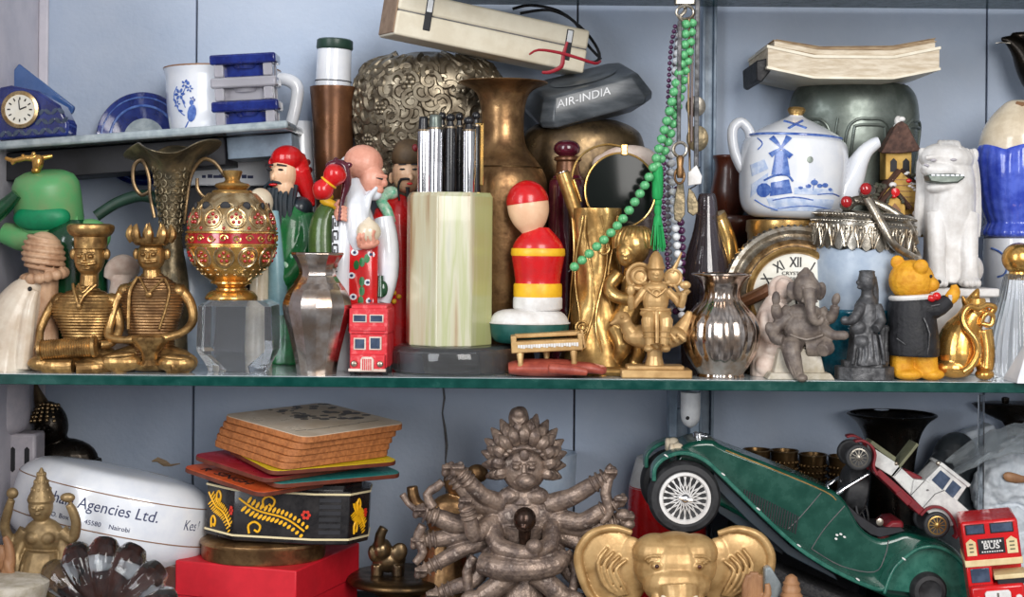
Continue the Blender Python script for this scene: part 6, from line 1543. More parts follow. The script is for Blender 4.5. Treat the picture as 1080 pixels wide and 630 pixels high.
for i, (cx, cy, ya, lab) in enumerate(((318, 469.6, 44, 'square cork-brown coaster lying directly on the yellow and crimson tiles'), (320, 462.9, 45, 'second cork-brown coaster up from the coloured tiles'), (323, 456.2, 46, 'middle cork-brown coaster of the brown stack'), (327, 449.5, 47, 'cork-brown coaster directly below the printed top one'))):
    coaster('coaster', lab, cx, cy, 138, 132, 6, ya, M['cork'], M['cork'], group=gp, roll=3, tiltx=4, Y=116)
coaster('coaster', 'top coaster with a faded black and white picture', 332, 442.4, 140, 134, 6.4, 48, M['print_photo'], M['cork'], group=gp, roll=3, tiltx=4, Y=116)

# elephant figurine on a tray
t = T('brass_pedestal', 'shiny dark gold pedestal dish behind the red box', 'dish', 420, 170, z=FL)
g = G(); g.lathe(424, [(606, 30), (605, 50), (608, 58), (614, 56), (624, 30), (640, 20), (t.py, 34)], n=44, sm=3); t.solo(g, M['brass_dark'])
t = T('bronze_elephant', 'small bronze elephant figurine with raised trunk beside the red box', 'figurine', 410, 170, py=606)
g = G(); g.ell(410, 590, 0, 18, 14, 14); g.ell(403, 578, -8, 11, 12, 10); g.tube([(401, 572, -12, 6), (402, 562, -14, 5.6), (406, 554, -14, 5)], n=12, sm=2); g.ell(421, 581, -10, 9, 11, 4, rot=25); g.ell(394, 582, -12, 5, 9, 4, rot=-10)
for x, d in ((398, -8), (420, -8), (398, 8), (420, 8)): g.tube([(x, 594, d, 6), (x, 606, d, 6)], n=12)
t.solo(g, M['bronze'], remesh=1, lap=1)

# many-armed statue
t = T('many_armed_statue', 'weathered grey-brown many-armed deity statue with flame hair', 'statue', 550, 82, z=FL)
B = t.py; m = M['statue']
g = G()
g.ell(551, 492, -8, 24, 26, 20); face(g, 551, 490, -29, 21); g.ell(553, 503, -28, 11, 8, 9); g.tube([(540, 504, -26, 2), (552, 508, -33, 2.4), (564, 504, -27, 2)], n=8, sm=2); g.ell(551, 476, -27, 5, 6, 3)
g.tube([(551, 514, 0, 14), (550, 530, 0, 18)], n=16); g.ell(550, 545, 0, 40, 24, 20); g.tube([(550, 552, 0, 26), (550, 575, 0, 22), (550, 600, 0, 22), (550, 640, 0, 30), (550, B, 0, 40)], n=20, sm=2)
g.ell(538, 522, -8, 14, 10, 10); g.ell(564, 522, -8, 14, 10, 10)
arms = [  # shoulder, elbow, hand
 ((524, 536, -4), (500, 528, -12), (476, 498, -16), 10), ((528, 530, -8), (508, 520, -18), (486, 496, -26), 9), ((520, 548, -8), (500, 560, -26), (492, 530, -34), 9),
 ((518, 550, 0), (480, 552, -8), (448, 540, -12), 11), ((518, 558, 2), (480, 566, -4), (446, 570, -10), 10), ((520, 568, 4), (484, 580, -8), (450, 598, -14), 9), ((524, 576, 0), (500, 610, -10), (462, 624, -14), 9),
 ((576, 532, -4), (602, 522, -10), (636, 500, -16), 10), ((580, 546, -2), (612, 548, -12), (646, 528, -16), 10), ((582, 552, 0), (620, 556, -6), (654, 546, -10), 10), ((580, 560, 4), (612, 574, -4), (640, 590, -8), 9), ((578, 572, 2), (604, 606, -8), (640, 622, -10), 9)]
for (a, b, c, r) in arms:
    g.tube([a + (r*1.1,), tuple((p + q)/2 for p, q in zip(a, b)) + (r*1.05,), b + (r*.95,), tuple((p + q)/2 for p, q in zip(b, c)) + (r*.88,), c + (r*.62,)], n=14, sm=3)
    v = Vector(c) - Vector(b); v.normalize()
    h = Vector(c) + v*6; g.ell(h.x, h.y, h.z, 7, 7, 5); g.ell(h.x + 3, h.y - 4, h.z - 3, 4, 5, 4); g.ell(h.x - 4, h.y + 3, h.z - 3, 3.6, 4.6, 4)
    w = Vector(c)
    for k_ in (.04, .2, .36): q = Vector(c)*(1 - k_) + Vector(b)*k_; q2 = q + v*1.6; g.tube([(q.x, q.y, q.z, r*1.02), (q2.x, q2.y, q2.z, r*1.02)], n=14)
    for k_ in range(4): g.tube([(h.x - 5 + 3.4*k_, h.y, h.z - 5, 2.2), (h.x - 5 + 3.6*k_, h.y - 5, h.z - 8, 2), (h.x - 4 + 3*k_, h.y - 2, h.z - 10, 1.6)], n=7)
# folded front arms and crossed legs
g.tube([(520, 552, -10, 10), (524, 570, -26, 10), (546, 576, -36, 9), (566, 574, -38, 8)], n=14, sm=3); g.tube([(580, 552, -10, 10), (578, 570, -26, 10), (558, 574, -38, 8)], n=14, sm=3); g.ell(562, 568, -42, 9, 8, 7)
g.tube([(508, 590, -22, 12), (530, 592, -34, 13), (556, 592, -36, 13), (584, 588, -28, 12), (594, 580, -20, 8)], n=16, sm=3)
g.tube([(500, 584, -18, 5), (492, 600, -18, 5), (496, 626, -18, 5)], n=10, sm=2); g.tube([(596, 578, -16, 5), (606, 600, -18, 5), (600, 626, -18, 5)], n=10, sm=2)
g.tube([(540, 600, -24, 12), (520, 616, -26, 11), (504, 630, -24, 10), (500, 660, -22, 10)], n=14, sm=2); g.tube([(564, 600, -24, 12), (584, 616, -26, 11), (600, 632, -24, 10), (604, 660, -22, 10)], n=14, sm=2)
g.ell(500, 626, -26, 14, 9, 8); g.ell(602, 626, -26, 14, 9, 8)
g.build('deity', m, t, remesh=.9, lap=1)
g = G()
for L_, n, r0, dd in ((0, 15, 21, 4), (1, 12, 21, -4), (2, 11, 21, -12)):
    for i in range(n):
        a = rad(-118 + 236*i/(n - 1)); ln = (24, 19, 13)[L_]
        x0, y0 = 551 + r0*sin(a), 486 - r0*cos(a)*1.02; x1, y1 = 551 + (r0 + ln)*sin(a)*1.0, 486 - (r0 + ln)*cos(a)*1.04 - 4
        g.tube([(x0, y0, dd, 5), ((x0 + x1)/2, (y0 + y1)/2, dd - 4, 7), ((x0 + 3*x1)/4, (y0 + 3*y1)/4, dd - 4, 5), (x1, y1, dd - 1, 1.4)], n=8, sm=2)
g.build('flame_hair', m, t)
g = G(); g.tube([(549, 462, 0, 10), (546, 450, 0, 10), (545, 440, 0, 11), (546, 432, 0, 8), (546, 429, 0, 3)], n=16, sm=3); g.ell(545, 436, -7, 7, 6, 5); g.tube([(538, 440, -8, 1.4), (546, 447, -12, 1.4), (553, 440, -8, 1.4)], n=6, sm=2); g.build('topknot', m, t, remesh=1)
g = G()
for i in range(8): a = rad(-70 + i*20); g.ell(551 + 20*sin(a), 480 - 12*cos(a), -26 - 3*cos(a), 3, 2.4, 2.4, n=8, m=6)
g.tube([(528, 482, -18, 1.6), (538, 472, -26, 1.8), (551, 468, -30, 2), (564, 472, -26, 1.8), (574, 482, -18, 1.6)], n=8, sm=3); g.build('diadem', m, t)
g = G(); g.ell(552, 540, -44, 12, 13, 12); g.ell(551, 546, -54, 4, 3, 3); g.tube([(552, 550, -38, 7), (552, 566, -32, 6)], n=10); g.build('small_head', M['statue_dark'], t, remesh=.9)
g = G()
g.tube([(446, 552, -16, 5), (440, 566, -16, 5), (446, 580, -16, 5), (438, 592, -16, 4)], n=10, sm=3); g.tube([(444, 540, -16, 4), (430, 530, -14, 3), (424, 520, -14, 4)], n=10); g.tube([(456, 534, -16, 6), (450, 520, -16, 5), (460, 512, -16, 5), (466, 506, -16, 4)], n=10, sm=2)
g.build('held_attributes', m, t, remesh=1, lap=1)
g = G(); g.tube([(640, 500, -18, 5), (636, 516, -20, 6), (640, 536, -20, 5), (632, 548, -20, 3)], n=10, sm=3); g.tube([(638, 500, -16, 5), (642, 492, -16, 6), (638, 488, -16, 4)], n=10); g.ell(655, 540, -14, 9, 7, 7); g.ell(660, 550, -12, 8, 6, 6); 
g.build('held_attributes', m, t, remesh=1, lap=1)
t = T('brass_statuette', 'dull brass statuette mostly hidden behind the many-armed statue', 'figurine', 470, 150, z=FL)
g = G(); g.ell(484, 508, 0, 18, 16, 14); g.ell(476, 546, 0, 28, 26, 16); g.tube([(468, 560, 0, 22), (470, 600, 0, 26), (470, t.py, 0, 30)], n=16); g.tube([(455, 540, -8, 8), (438, 530, -8, 7), (434, 512, -8, 6)], n=10, sm=2); g.ell(502, 500, 4, 12, 10, 8); t.solo(g, M['brass_dull'], remesh=1.3)
t = T('white_jar', 'bluish white porcelain jar in the back behind the flame-haired statue', 'jar', 576, 245, z=FL)
g = G(); g.lathe(576, [(477, 30), (478, 32), (482, 31), (500, 30), (560, 26), (t.py, 26)][::-1], n=40, sm=2, hollow=2); t.solo(g, M['frosted'])

# gold elephant head
t = T('elephant_mask', 'matt gold elephant head with wide ears and long trunk', 'mask', 712, 42, z=FL)
B = t.py; m = M['gold_matt']
g = G(); g.ell(711, 596, -4, 44, 34, 30); g.ell(690, 582, -4, 24, 20, 24); g.ell(732, 582, -4, 24, 20, 24); g.ell(711, 578, -4, 30, 18, 22); g.ell(711, 612, -16, 36, 24, 26); g.tube([(711, 612, -30, 22), (712, 636, -38, 18), (713, 662, -36, 14), (716, 682, -32, 12), (722, B - 6, -30, 10)], n=20, sm=3)
for s_ in (-1, 1): g.tube([(711 + s_*20, 622, -30, 7), (711 + s_*26, 640, -38, 6), (711 + s_*24, 656, -48, 4)], n=12, sm=2)
g.tube([(711, 620, 0, 26), (711, B, 0, 30)], n=20)
for s_ in (-1, 1):
    for r, w in ((9, 1), (13, 1)): g.tube([(711 + s_*22 + r*cos(rad(k))*1.0, 590 - (2 if r > 10 else 0) - r*.55*sin(rad(k)), -29 + abs(r*cos(rad(k)))*.3, w*1.2) for k in range(10, 171, 16)], n=6)
    g.ell(711 + s_*22, 591, -29, 5.4, 3.6, 4)
g.build('head', m, t, remesh=1.1, lap=2)
for s_ in (-1, 1):
    cx_ = 711 + s_*64; g = G(rot2(cx_, 602, s_*8))
    g.ell(cx_ - s_*2, 608, 8, 34, 38, 8, n=32, m=20); g.ell(cx_ + s_*4, 588, 8, 33, 30, 8, n=32, m=20); g.ell(cx_ - s_*20, 600, 6, 20, 30, 8); g.tube([(cx_ - s_*24, 566, 2, 3), (cx_ - s_*4, 558, 2, 4), (cx_ + s_*20, 562, 2, 4.5), (cx_ + s_*35, 580, 2, 5), (cx_ + s_*35, 604, 2, 5), (cx_ + s_*26, 630, 2, 4), (cx_ + s_*4, 645, 2, 3.4)], n=10, sm=4)
    for k_ in range(4): g.tube([(cx_ + s_*(4 - k_*6), 578 + k_*5, -2, 1.4), (cx_ + s_*(16 - k_*6), 592 + k_*3, -4, 2.4), (cx_ + s_*(12 - k_*6), 616, -4, 2.2), (cx_ - s_*(2 + k_*3), 630, -2, 1.2)], n=8, sm=3)
    g.build('ear', m, t, remesh=1.1, lap=1)
g = G()
for s_ in (-1, 1): g.ell(711 + s_*22, 591, -32.4, 2.2, 2.2, 1.6)
g.build('pupils', M['wood_dark'], t)
for s_ in (-1, 1):
    g = G(); g.tube([(711 + s_*16, 619, -46, 3.2), (711 + s_*19, 630, -54, 3), (711 + s_*17, 644, -62, 2)], n=10, sm=2); g.build('tusk', M['cream_china'], t)
t = T('wooden_hand', 'small carved wooden hand beside the gold elephant ear', 'carving', 795, 12, z=FL)
g = G(); g.tube([(793, 640, 0, 11), (794, t.py, 0, 14)], n=14); 
for i in range(4): g.tube([(786 + i*5, 640, 0, 4.4), (785 + i*5, 618, -3, 4), (788 + i*4, 601 + abs(i - 1.5)*3, -5, 3)], n=10, sm=2)
g.tube([(802, 640, -6, 5), (808, 624, -8, 4), (807, 614, -8, 3)], n=10, sm=2)
t.solo(g, M['wood_mid'], remesh=.9, lap=1)
t = T('wooden_finial', 'ribbed carved wooden finial standing under the green car', 'carving', 834, 20, z=FL)
g = G(); g.lathe(834, [(606, 2), (609, 6), (613, 7), (615, 9), (618, 8.4), (621, 10), (625, 9.6), (628, 12), (634, 11), (660, 10), (t.py, 14)], n=28); t.solo(g, M['wood_mid'])
t = T('stone_chip', 'grey flat slate chip between the wooden hand and the carved finial', 'stone', 816, 30, z=FL)
g = G(); g.prism([(806, 600), (812, 598), (826, 620), (826, t.py), (806, t.py)], 0, 14); t.solo(g, M['plastic_grey'], bevel=2)
# ------------------------------------------------------------------ toy cars
def ribbon(g, path, th, d0, d1):
    """a strip following a side-view path, th thick, between two depths"""
    q = cr(path, 6); rings = []
    for i, p in enumerate(q):
        a, b = q[max(i-1, 0)], q[min(i+1, len(q)-1)]
        v = Vector((b[0]-a[0], b[1]-a[1])); v.normalize(); nx, ny = -v.y*th/2, v.x*th/2
        rings.append([(p[0]+nx, p[1]+ny, d0), (p[0]+nx, p[1]+ny, d1), (p[0]-nx, p[1]-ny, d1), (p[0]-nx, p[1]-ny, d0)])
    g.grid(rings)
def tyre(g, x, y, d, r, w, ri):
    g.lathey(x, y, [(d - w*.42, ri), (d - w*.5, ri + (r-ri)*.25), (d - w*.46, ri + (r-ri)*.7), (d - w*.3, r*.985), (d, r), (d + w*.3, r*.985), (d + w*.5, ri + (r-ri)*.5), (d + w*.4, ri)], n=48)
t = T('green_toy_car', 'large dark green open vintage toy sports car tilted with its nose up', 'toy car', 860, 72, z=FL, py=640); t.d0 = 48
hull = cr([(712, 500), (716, 480), (729, 470), (752, 468), (766, 475), (822, 496), (873, 517), (890, 527), (901, 543), (909, 557), (920, 567), (933, 572), (946, 569), (960, 565), (987, 570), (1004, 576), (1018, 588), (1027, 608), (1026, 634)], 3) + [(985, 640), (940, 634), (890, 612), (830, 578), (780, 548), (745, 530), (716, 515)]
g = G(); g.prism(hull, -34, 34); g.build('bodywork', M['green_car'], t, bevel=5, seg=3)
g = G(); g.prism([(894, 533), (903, 549), (912, 560), (923, 568), (933, 571), (946, 568), (960, 564), (956, 560), (930, 560), (910, 547)], -26, 26); g.build('cockpit', M['black_board'], t, bevel=1)
for d0, d1, nm in ((-58, -33, 0), (33, 58, 1)):
    g = G(); ribbon(g, [(688, 508), (689, 494), (700, 483), (719, 478), (740, 485), (760, 502), (797, 538), (833, 571), (860, 590), (892, 607), (922, 619), (935, 617)], 4.4, d0, d1); g.build('front_fender', M['green_fender'], t, bevel=1.2)
    g = G(); arc_ = cr([(932, 622), (938, 604), (948, 591), (968, 577), (990, 577), (1010, 590), (1021, 608), (1026, 632)], 5); g.prism(arc_, d0 + 10, d1, 1.0); ribbon(g, [(930, 624), (937, 604), (947, 590), (968, 575.5), (990, 575.5), (1011, 589), (1022, 607), (1027, 632)], 3.6, d0 - 1, d1); g.build('rear_fender', M['green_fender'], t, bevel=1.2)
g = G(); g.prism([(752, 500), (800, 546), (834, 577), (880, 606), (884, 613), (830, 586), (790, 552), (750, 512)], -46, 46); g.prism([(750, 530), (770, 532), (832, 580), (828, 590), (800, 572), (760, 546)], -30, 30); g.build('chassis', M['slate'], t, bevel=1)
for d in (-46, 46):
    g = G(); tyre(g, 720.5, 525.5, d, 38.5, 24, 27); f = g.build('front_tyre', M['black_rubber'], t)
    s_ = -1 if d < 0 else 1
    g = G(); g.lathey(720.5, 525.5, [(d + s_*9, 27.5), (d + s_*12.6, 27), (d + s_*12.8, 24), (d + s_*10, 22.5), (d + s_*2, 22.5), (d, 27)], n=48); w = g.build('wheel_rim', M['white_bisque'], t)
    g = G()
    for i in range(20):
        a = 2*PI*i/20
        for b, dd, rr in ((.42, 9, 22.8), (-.42, 9, 22.8)): g.tube([(720.5 + 5*sin(a + b*1.2), 525.5 - 5*cos(a + b*1.2), d + s_*(14 if b > 0 else 11), .75), (720.5 + (rr+1)*sin(a - b*.1), 525.5 - (rr+1)*cos(a - b*.1), d + s_*10, .75)], n=5)
    g.build('wire_spokes', M['white_bisque'], t, parent=w)
    g = G(); g.lathey(720.5, 525.5, [(d + s_*4, 5), (d + s_*12, 5.6), (d + s_*15, 5), (d + s_*17, 3), (d + s_*17.4, .5)], n=16); g.tube([(714, 524, d + s_*15.6, 1.8), (727, 527, d + s_*15.6, 1.8)], n=8); g.build('hub', M['chrome'], t, parent=w)
    g = G(); g.lathey(720.5, 525.5, [(d + s_*3, 23), (d + s_*4, 23)], n=32); g.build('brake_plate', M['black_board'], t, parent=w)
    g = G(); tyre(g, 978, 621, d - (2 if d < 0 else -2), 19, 22, 10); g.build('rear_tyre', M['black_rubber'], t)
    g = G(); g.lathey(978, 621, [(d + s_*7, 11), (d + s_*10.4, 10.6), (d + s_*11, 3), (d + s_*11.2, .5)], n=24); g.build('rear_hub_disc', M['slate'], t)
g = G(); g.prism([(722, 478), (728, 469), (753, 466.5), (762, 474), (745, 484)], -24, 24); g.build('radiator_shell', M['pewter'], t, bevel=2)
g = G(); g.lathe(741, [(463, 5), (464, 6), (468, 6)], n=18); g.ell(749, 467, -4, 4, 2.4, 4); g.build('radiator_cap', M['chrome'], t)
for d in (-22, 22): g = G(); g.ell(716, 480, d, 8, 8, 8); g.lathex(480, d, [(707, 5), (708, 7), (711, 7.6)], n=20); g.build('headlamp', M['cream_china'], t)
g = G(); sf = flatd(-34.6)
for i in range(22): x = 786 + i*2.7; y = 519 + i*1.32; g.patch([(x, y), (x + 1.3, y + .6), (x - 3 + 1.3, y + 19.6), (x - 3, y + 19)], sf, .5, 1, 1)
g.build('louvres', M['black_board'], t)
g = G()
for pts in ([(766, 478), (822, 500), (872, 521), (884, 530)], ): g.tube([(x, y, -33.6, .9) for x, y in cr(pts, 4)], n=6)
g.build('hood_trim', M['gold_soft'], t)
g = G()
for pts in ([(868, 522), (846, 548), (832, 562)], [(893, 536), (872, 560), (858, 582)], [(858, 582), (890, 600), (925, 606), (936, 590), (940, 572)]): g.tube([(x, y, -34.4, .55) for x, y in cr(pts, 4)], n=6)
g.build('panel_line', M['seam'], t)
for x, y in ((885, 567), (889, 566), (893, 569), (884, 571)): g = G(); g.dab(x, y, 1.6, 1.1, 20, flatd(-34.4)); g.build('paint_chip', M['white_bisque'], t)
for x, y in ((700, 482), (760, 501), (797, 537), (840, 575), (902, 610), (950, 588)): g = G(); g.dab(x, y - 1.4, 2.6, .8, 35, flatd(-58.6)); g.build('paint_chip', M['white_bisque'], t)
for d0 in (-26, 24):
    g = G(); g.tube([(874, 533, d0, 2.2), (886, 525, d0, 2.6), (890, 522, d0, 3.4), (894, 519, d0, 2.2), (920, 503, d0, 2)], n=10); g.build('windscreen_arm', M['chrome'], t)
g = G(); g.box(872, 531, 877, 536, -26, 26); g.build('windscreen_bar', M['chrome'], t, bevel=1)
g = G(); g.prism([(930, 573), (936, 562), (946, 554), (958, 553), (960, 561), (948, 567), (938, 574)], -24, 24); g.build('red_seat', M['red_maroon'], t, bevel=3)
g = G(); X = chain(yaw(918, -10, 60), rot2(918, 548, -20)); g.xf = X; g.ring(918, 546, -10, 15, 1.4, n=36); g.tube([(903, 546, -10, .8), (933, 546, -10, .8)], n=6); g.tube([(918, 531, -10, .8), (918, 561, -10, .8)], n=6); g.build('steering_wheel', M['black_rubber'], t)
g = G(); g.lathey(932, 554, [(-27, 4), (-29, 4), (-29.4, 3)], n=16); g.build('dial', M['silver_old'], t)
g = G(); X2 = rot2(915, 525, 10); g.xf = X2; g.lathex(524, 0, [(897, 22), (899, 25), (911, 26), (919, 25), (921, 22)], n=36); g.build('spare_tyre', M['black_rubber'], t)

t = T('woven_mat', 'dark woven basket mat under the green car', 'mat', 900, 96, z=FL)
g = G(); g.prism([(764, 578), (800, 590), (835, 608), (890, 630), (945, 652), (1040, 654), (1040, t.py), (764, t.py)], -10, 70); g.build('weave', M['mat_weave'], t, bevel=4)
g = G()
for j in range(16):
    for i in range(10):
        x = 772 + j*15 + (i % 2)*7; y = 592 + i*8
        if y > 590 + (x - 780)*.42: g.dab(x, y, 6, 1.8, 24, flatd(-10.6), th=.9)
g.build('woven_strips', M['black_fabric'], t)

# white and red vintage car on the green one
t = T('white_toy_car', 'small white and red vintage toy car lying nose up on green car', 'toy car', 950, 68, py=566); t.d0 = 20
bodyp = [(919, 469), (946, 486), (954, 495), (964, 505), (976, 506), (992, 491), (1021, 512), (1010, 529), (1024, 540), (1012, 553), (1000, 556), (973, 537), (961, 523), (942, 503), (923, 492)]
g = G(); g.prism([(922, 474), (944, 488), (954, 497), (964, 506), (976, 507), (970, 530), (961, 523), (942, 504), (922, 492)], -15, 15); g.build('hood', M['car_white'], t, bevel=.8)
g = G(); g.prism([(964, 506), (976, 507), (1010, 528), (1024, 540), (1012, 553), (1000, 556), (973, 537), (961, 523)], -19, 19); g.prism([(976, 507), (992, 491), (1021, 512), (1009, 530)], -18, 18); g.build('cabin', M['car_white'], t, bevel=1)
g = G(); g.prism([(990, 490), (993, 487.5), (1024, 511), (1021, 514)], -20, 20); g.build('roof', M['car_white'], t, bevel=.8)
g = G(); g.prism([(918, 470), (921, 466), (947, 484), (945, 489)], -12, 12); g.build('hood_top', M['car_olive'], t, bevel=.8)
for pts in ([(982.5, 506.5), (992, 496), (1002.5, 504.6), (994, 517)], [(996.7, 518), (1005, 506.5), (1014, 514), (1005, 525.5)]):
    g = G(); g.prism(pts, -18.6, 18.6); g.build('window', M['window_dark'], t)
g = G(); g.prism([(952, 497), (962, 499), (975, 505), (972, 512), (958, 506)], -11, 11); g.build('seat', M['red_maroon'], t, bevel=1)
g = G(); g.prism([(940, 503), (943, 504), (970, 470), (967.5, 468)], -15, 15); g.build('windscreen', M['car_olive'], t, bevel=.5)
g = G(); g.prism([(922, 499), (928, 496), (975, 537), (970, 544)], -20, 20); g.prism([(944, 521), (950, 517), (962, 529), (957, 534)], -21, -15); g.build('running_board', M['red_maroon'], t, bevel=.8)
for d0, d1 in ((-25, -14), (14, 25)):
    g = G(); ribbon(g, [(900, 466), (908, 465), (917, 470), (921.5, 479), (920, 492), (924, 501)], 2.6, d0, d1); g.build('front_fender', M['red_maroon'], t, bevel=.6)
    g = G(); ribbon(g, [(970, 543), (976, 537), (984, 534), (994, 536), (1003, 545), (1009, 562), (1006, 567)], 2.6, d0, d1); g.build('rear_fender', M['red_maroon'], t, bevel=.6)
for d in (-20, 20):
    for x, y, m_ in ((904.5, 483, 'silver_dark'), (987.5, 553.5, 'wheel_gold')):
        s_ = -1 if d < 0 else 1
        g = G(); tyre(g, x, y, d, 14, 7, 9.6); w = g.build('tyre', M['black_rubber'], t)
        g = G(); g.lathey(x, y, [(d + s_*1, 10.4), (d + s_*3.4, 10), (d + s_*3.6, 8.6), (d + s_*1, 8.4)], n=28)
        for i in range(12): a = 2*PI*i/12; g.tube([(x, y, d + s_*2.6, 1), (x + 9*sin(a), y - 9*cos(a), d + s_*2.2, .8)], n=6)
        g.lathey(x, y, [(d, 2.6), (d + s_*4, 2.6), (d + s_*4.6, 1.4)], n=12); g.build('spoked_wheel', M[m_], t, parent=w)
g = G(); g.ell(990, 489, -16, 2.6, 2.6, 2.6); g.ell(946, 490, -14, 2.4, 2.4, 2.4); g.build('lamp', M['silver_old'], t)
g = G()
for pts in ([(961, 522), (975, 507)], [(973, 536), (986, 521), (996, 517)], [(944, 503), (952, 494)]): g.tube([(x, y, -19.4 if x > 958 else -15.4, .4) for x, y in pts], n=5)
g.ell(978, 517, -19.6, 1.4, 1, 1); g.build('door_line', M['seam'], t)

# red bus at the frame edge
t = T('toy_bus', 'bright red double-decker toy bus with a cream band, tilted beside the green car', 'toy bus', 1045, 0, z=FL, py=648)
X = chain(yaw(1045, 0, -12), rot2(1045, 595, -8))
x0, x1 = 1019, 1077
g = G(X); g.box(x0, 549, x1, 593, 0, 60); g.build('upper_deck', M['red_paint'], t, bevel=3)
g = G(X); g.box(x0, 596, x1, 648, 22, 58); g.box(x0, 596, 1045, 634, 1, 30); g.build('lower_deck', M['red_paint'], t, bevel=1.6)
g = G(X); g.box(1020, 616, x1 - 2, 646, -9, 24); g.build('bonnet', M['red_paint'], t, bevel=3)
g = G(X); g.box(x0 - .6, 590, x1 + .6, 597, -.8, 61); g.build('cream_band', M['bus_cream'], t, bevel=.8)
for a, b in ((1023, 1043), (1048, 1072)):
    g = G(X); g.box(a, 552, b, 563, -.7, 2); f = g.build('upper_window', M['black_board'], t, bevel=.8); g = G(X); g.box(a + 1.5, 553, b - 1.5, 561.5, -1, 1); g.build('pane', M['window_dark'], t, parent=f)
g = G(X); g.box(1034, 568, 1061, 584, -1, 1); sg = g.build('sign_board', M['black_board'], t)
sgX = X
g = G(X); g.text('BUS', 1047.5, 576, 6.2, flatd(-1.3), wide=1.1, bold=.02)
for i in range(7): g.box(1038 + i*3, 570, 1040 + i*3, 572.2, -1.5, -.8)
for i in range(9): g.box(1037 + i*2.5, 581, 1038.6 + i*2.5, 582.4, -1.5, -.8)
g.build('sign_lettering', M['white_bisque'], t, parent=sg)
for a, b in ((1022, 1032), (1063, 1074)):
    g = G(X); g.prism([(a, 585), (a, 571), ((a + b)/2, 567), (b, 571), (b, 585)], -1, 1); f = g.build('side_poster', M['bus_cream'], t)
    g = G(X)
    for k_ in range(3): g.box(a + 3, 572 + k_*4, b - 3, 573.4 + k_*4, -1.5, -.8)
    g.build('poster_marks', M['car_olive'], t, parent=f)
g = G(X); g.box(1023, 599, 1042, 614, -.4, 2); f = g.build('driver_window', M['window_dark'], t, bevel=.6)
g = G(X); g.box(1048, 598, x1 - 1, 602, 20.6, 23); g.box(1046, 606, x1 + 2, 611, -6, 22); g.build('cab_ledge', M['bus_cream'], t, bevel=1)
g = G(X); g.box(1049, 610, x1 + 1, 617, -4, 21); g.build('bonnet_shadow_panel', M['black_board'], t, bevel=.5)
g = G(X); g.prism([(1034, 644), (1034, 623), (1036, 621), (1058, 621), (1060, 623), (1060, 644)], -12, -8); f = g.build('radiator', M['white_bisque'], t, bevel=.6)
g = G(X); g.box(1046, 623, 1048, 643, -12.6, -11); g.build('centre_bar', M['silver_old'], t, parent=f)
for x in (1027, 1068): g = G(X); g.lathey(x, 630, [(-9, 3.4), (-11, 3.2), (-12, 2)], n=16); g.build('headlamp', M['white_bisque'], t)
for x in (1024, 1073):
    for d in (14, 48): g = G(X); g.lathex(648, d, [(x - 4, 9), (x - 3, 10), (x + 3, 10), (x + 4, 9)], n=24); g.build('wheel', M['black_rubber'], t)

# ------------------------------------------------------------------ back of the lower shelf
t = T('round_tin', 'red and white round tin behind the wheel of the green car', 'tin', 704, 226, z=FL)
g = G(); g.lathe(702, [(512, 39.4), (530, 41), (570, 42), (t.py, 42)], n=44); g.build('red_body', M['red_paint'], t)
g = G(); g.lathe(702, [(480, 24), (482, 30), (486, 33), (511, 39), (513, 39.4)], n=44, sm=2); g.build('white_top', M['white_bisque'], t)
t0 = T('dark_riser', 'long dark box behind the green car carrying the small brass cups', 'box', 845, 232, z=FL)
g = G(); g.box(770, 515, 902, t0.py, -18, 24); t0.solo(g, M['black_board'], bevel=2)
for x, y, lab in ((798, 474, 'small dark brass cup, farthest from the white car in its row'), (827, 475, 'small dark brass cup with square pattern, second in the row from the pipe'), (857, 479, 'small dark brass cup, third in the row from the pipe'), (888, 481, 'small dark brass cup nearest the white vintage car')):
    t = T('brass_cup', lab, 'cup', x, 232, py=515, group='small pierced cups behind the green car')
    g = G(); g.lathe(x, [(515, 11), (510, 13), (y + 8, 13.6), (y, 14.6)], n=32, hollow=1.4); g.build('cup_body', M['brass_dark'], t)
    g = G()
    for i in range(10):
        for k_ in range(3): a = -1.5 + i*.33; g.ell(x + 14*sin(a), y + 12 + k_*7, -14*cos(a), 1.5, 2.2, .9, n=8, m=5)
    g.build('dotted_pattern', M['brass_dark'], t)
    g = G(); g.tube([(x + 14.6*sin(a*PI/12), y + .5, -14.6*cos(a*PI/12), .8) for a in range(24)], n=6, closed=True); g.build('rim', M['bronze'], t)
t = T('dark_trumpet_vase', 'dark bronze vase with a wide flat mouth behind the white vintage car', 'vase', 939, 234, z=FL)
g = G(); g.lathe(939, [(436, 45), (437.5, 47), (440, 44), (447, 36), (458, 30), (475, 26), (500, 23), (540, 25), (600, 26), (t.py, 26)][::-1], n=52, sm=3, hollow=1.6); t.solo(g, M['bronze_black'])
t = T('grey_bag', 'dark grey plastic bag bulging behind the white vintage car', 'bag', 1002, 232, z=FL)
g = G(); g.ell(1000, 522, 0, 30, 46, 24); g.ell(1008, 490, 4, 26, 34, 20); g.tube([(1004, 530, 0, 26), (1004, t.py, 0, 27)], n=20); g.ell(984, 500, -4, 14, 28, 14, rot=24); t.solo(g, M['bag_dark'], remesh=1.6)
t = T('white_foam_lump', 'large white crumpled foam lump in the far corner above the red bus', 'foam', 1060, 204, z=FL)
g = G(); g.ell(1060, 508, 0, 34, 26, 22, rot=-8); g.ell(1078, 488, 2, 32, 26, 20); g.ell(1064, 550, 0, 38, 22, 24, rot=8); g.ell(1038, 518, -2, 16, 24, 14); g.ell(1090, 520, -4, 26, 20, 20); g.tube([(1070, 560, 0, 24), (1070, t.py, 0, 24)], n=18); o = t.solo(g, M['plastic_white'], remesh=1.4, lap=1)
tx = bpy.data.textures.new('crumple', 'CLOUDS'); tx.noise_scale = 14*U; tx.noise_depth = 2
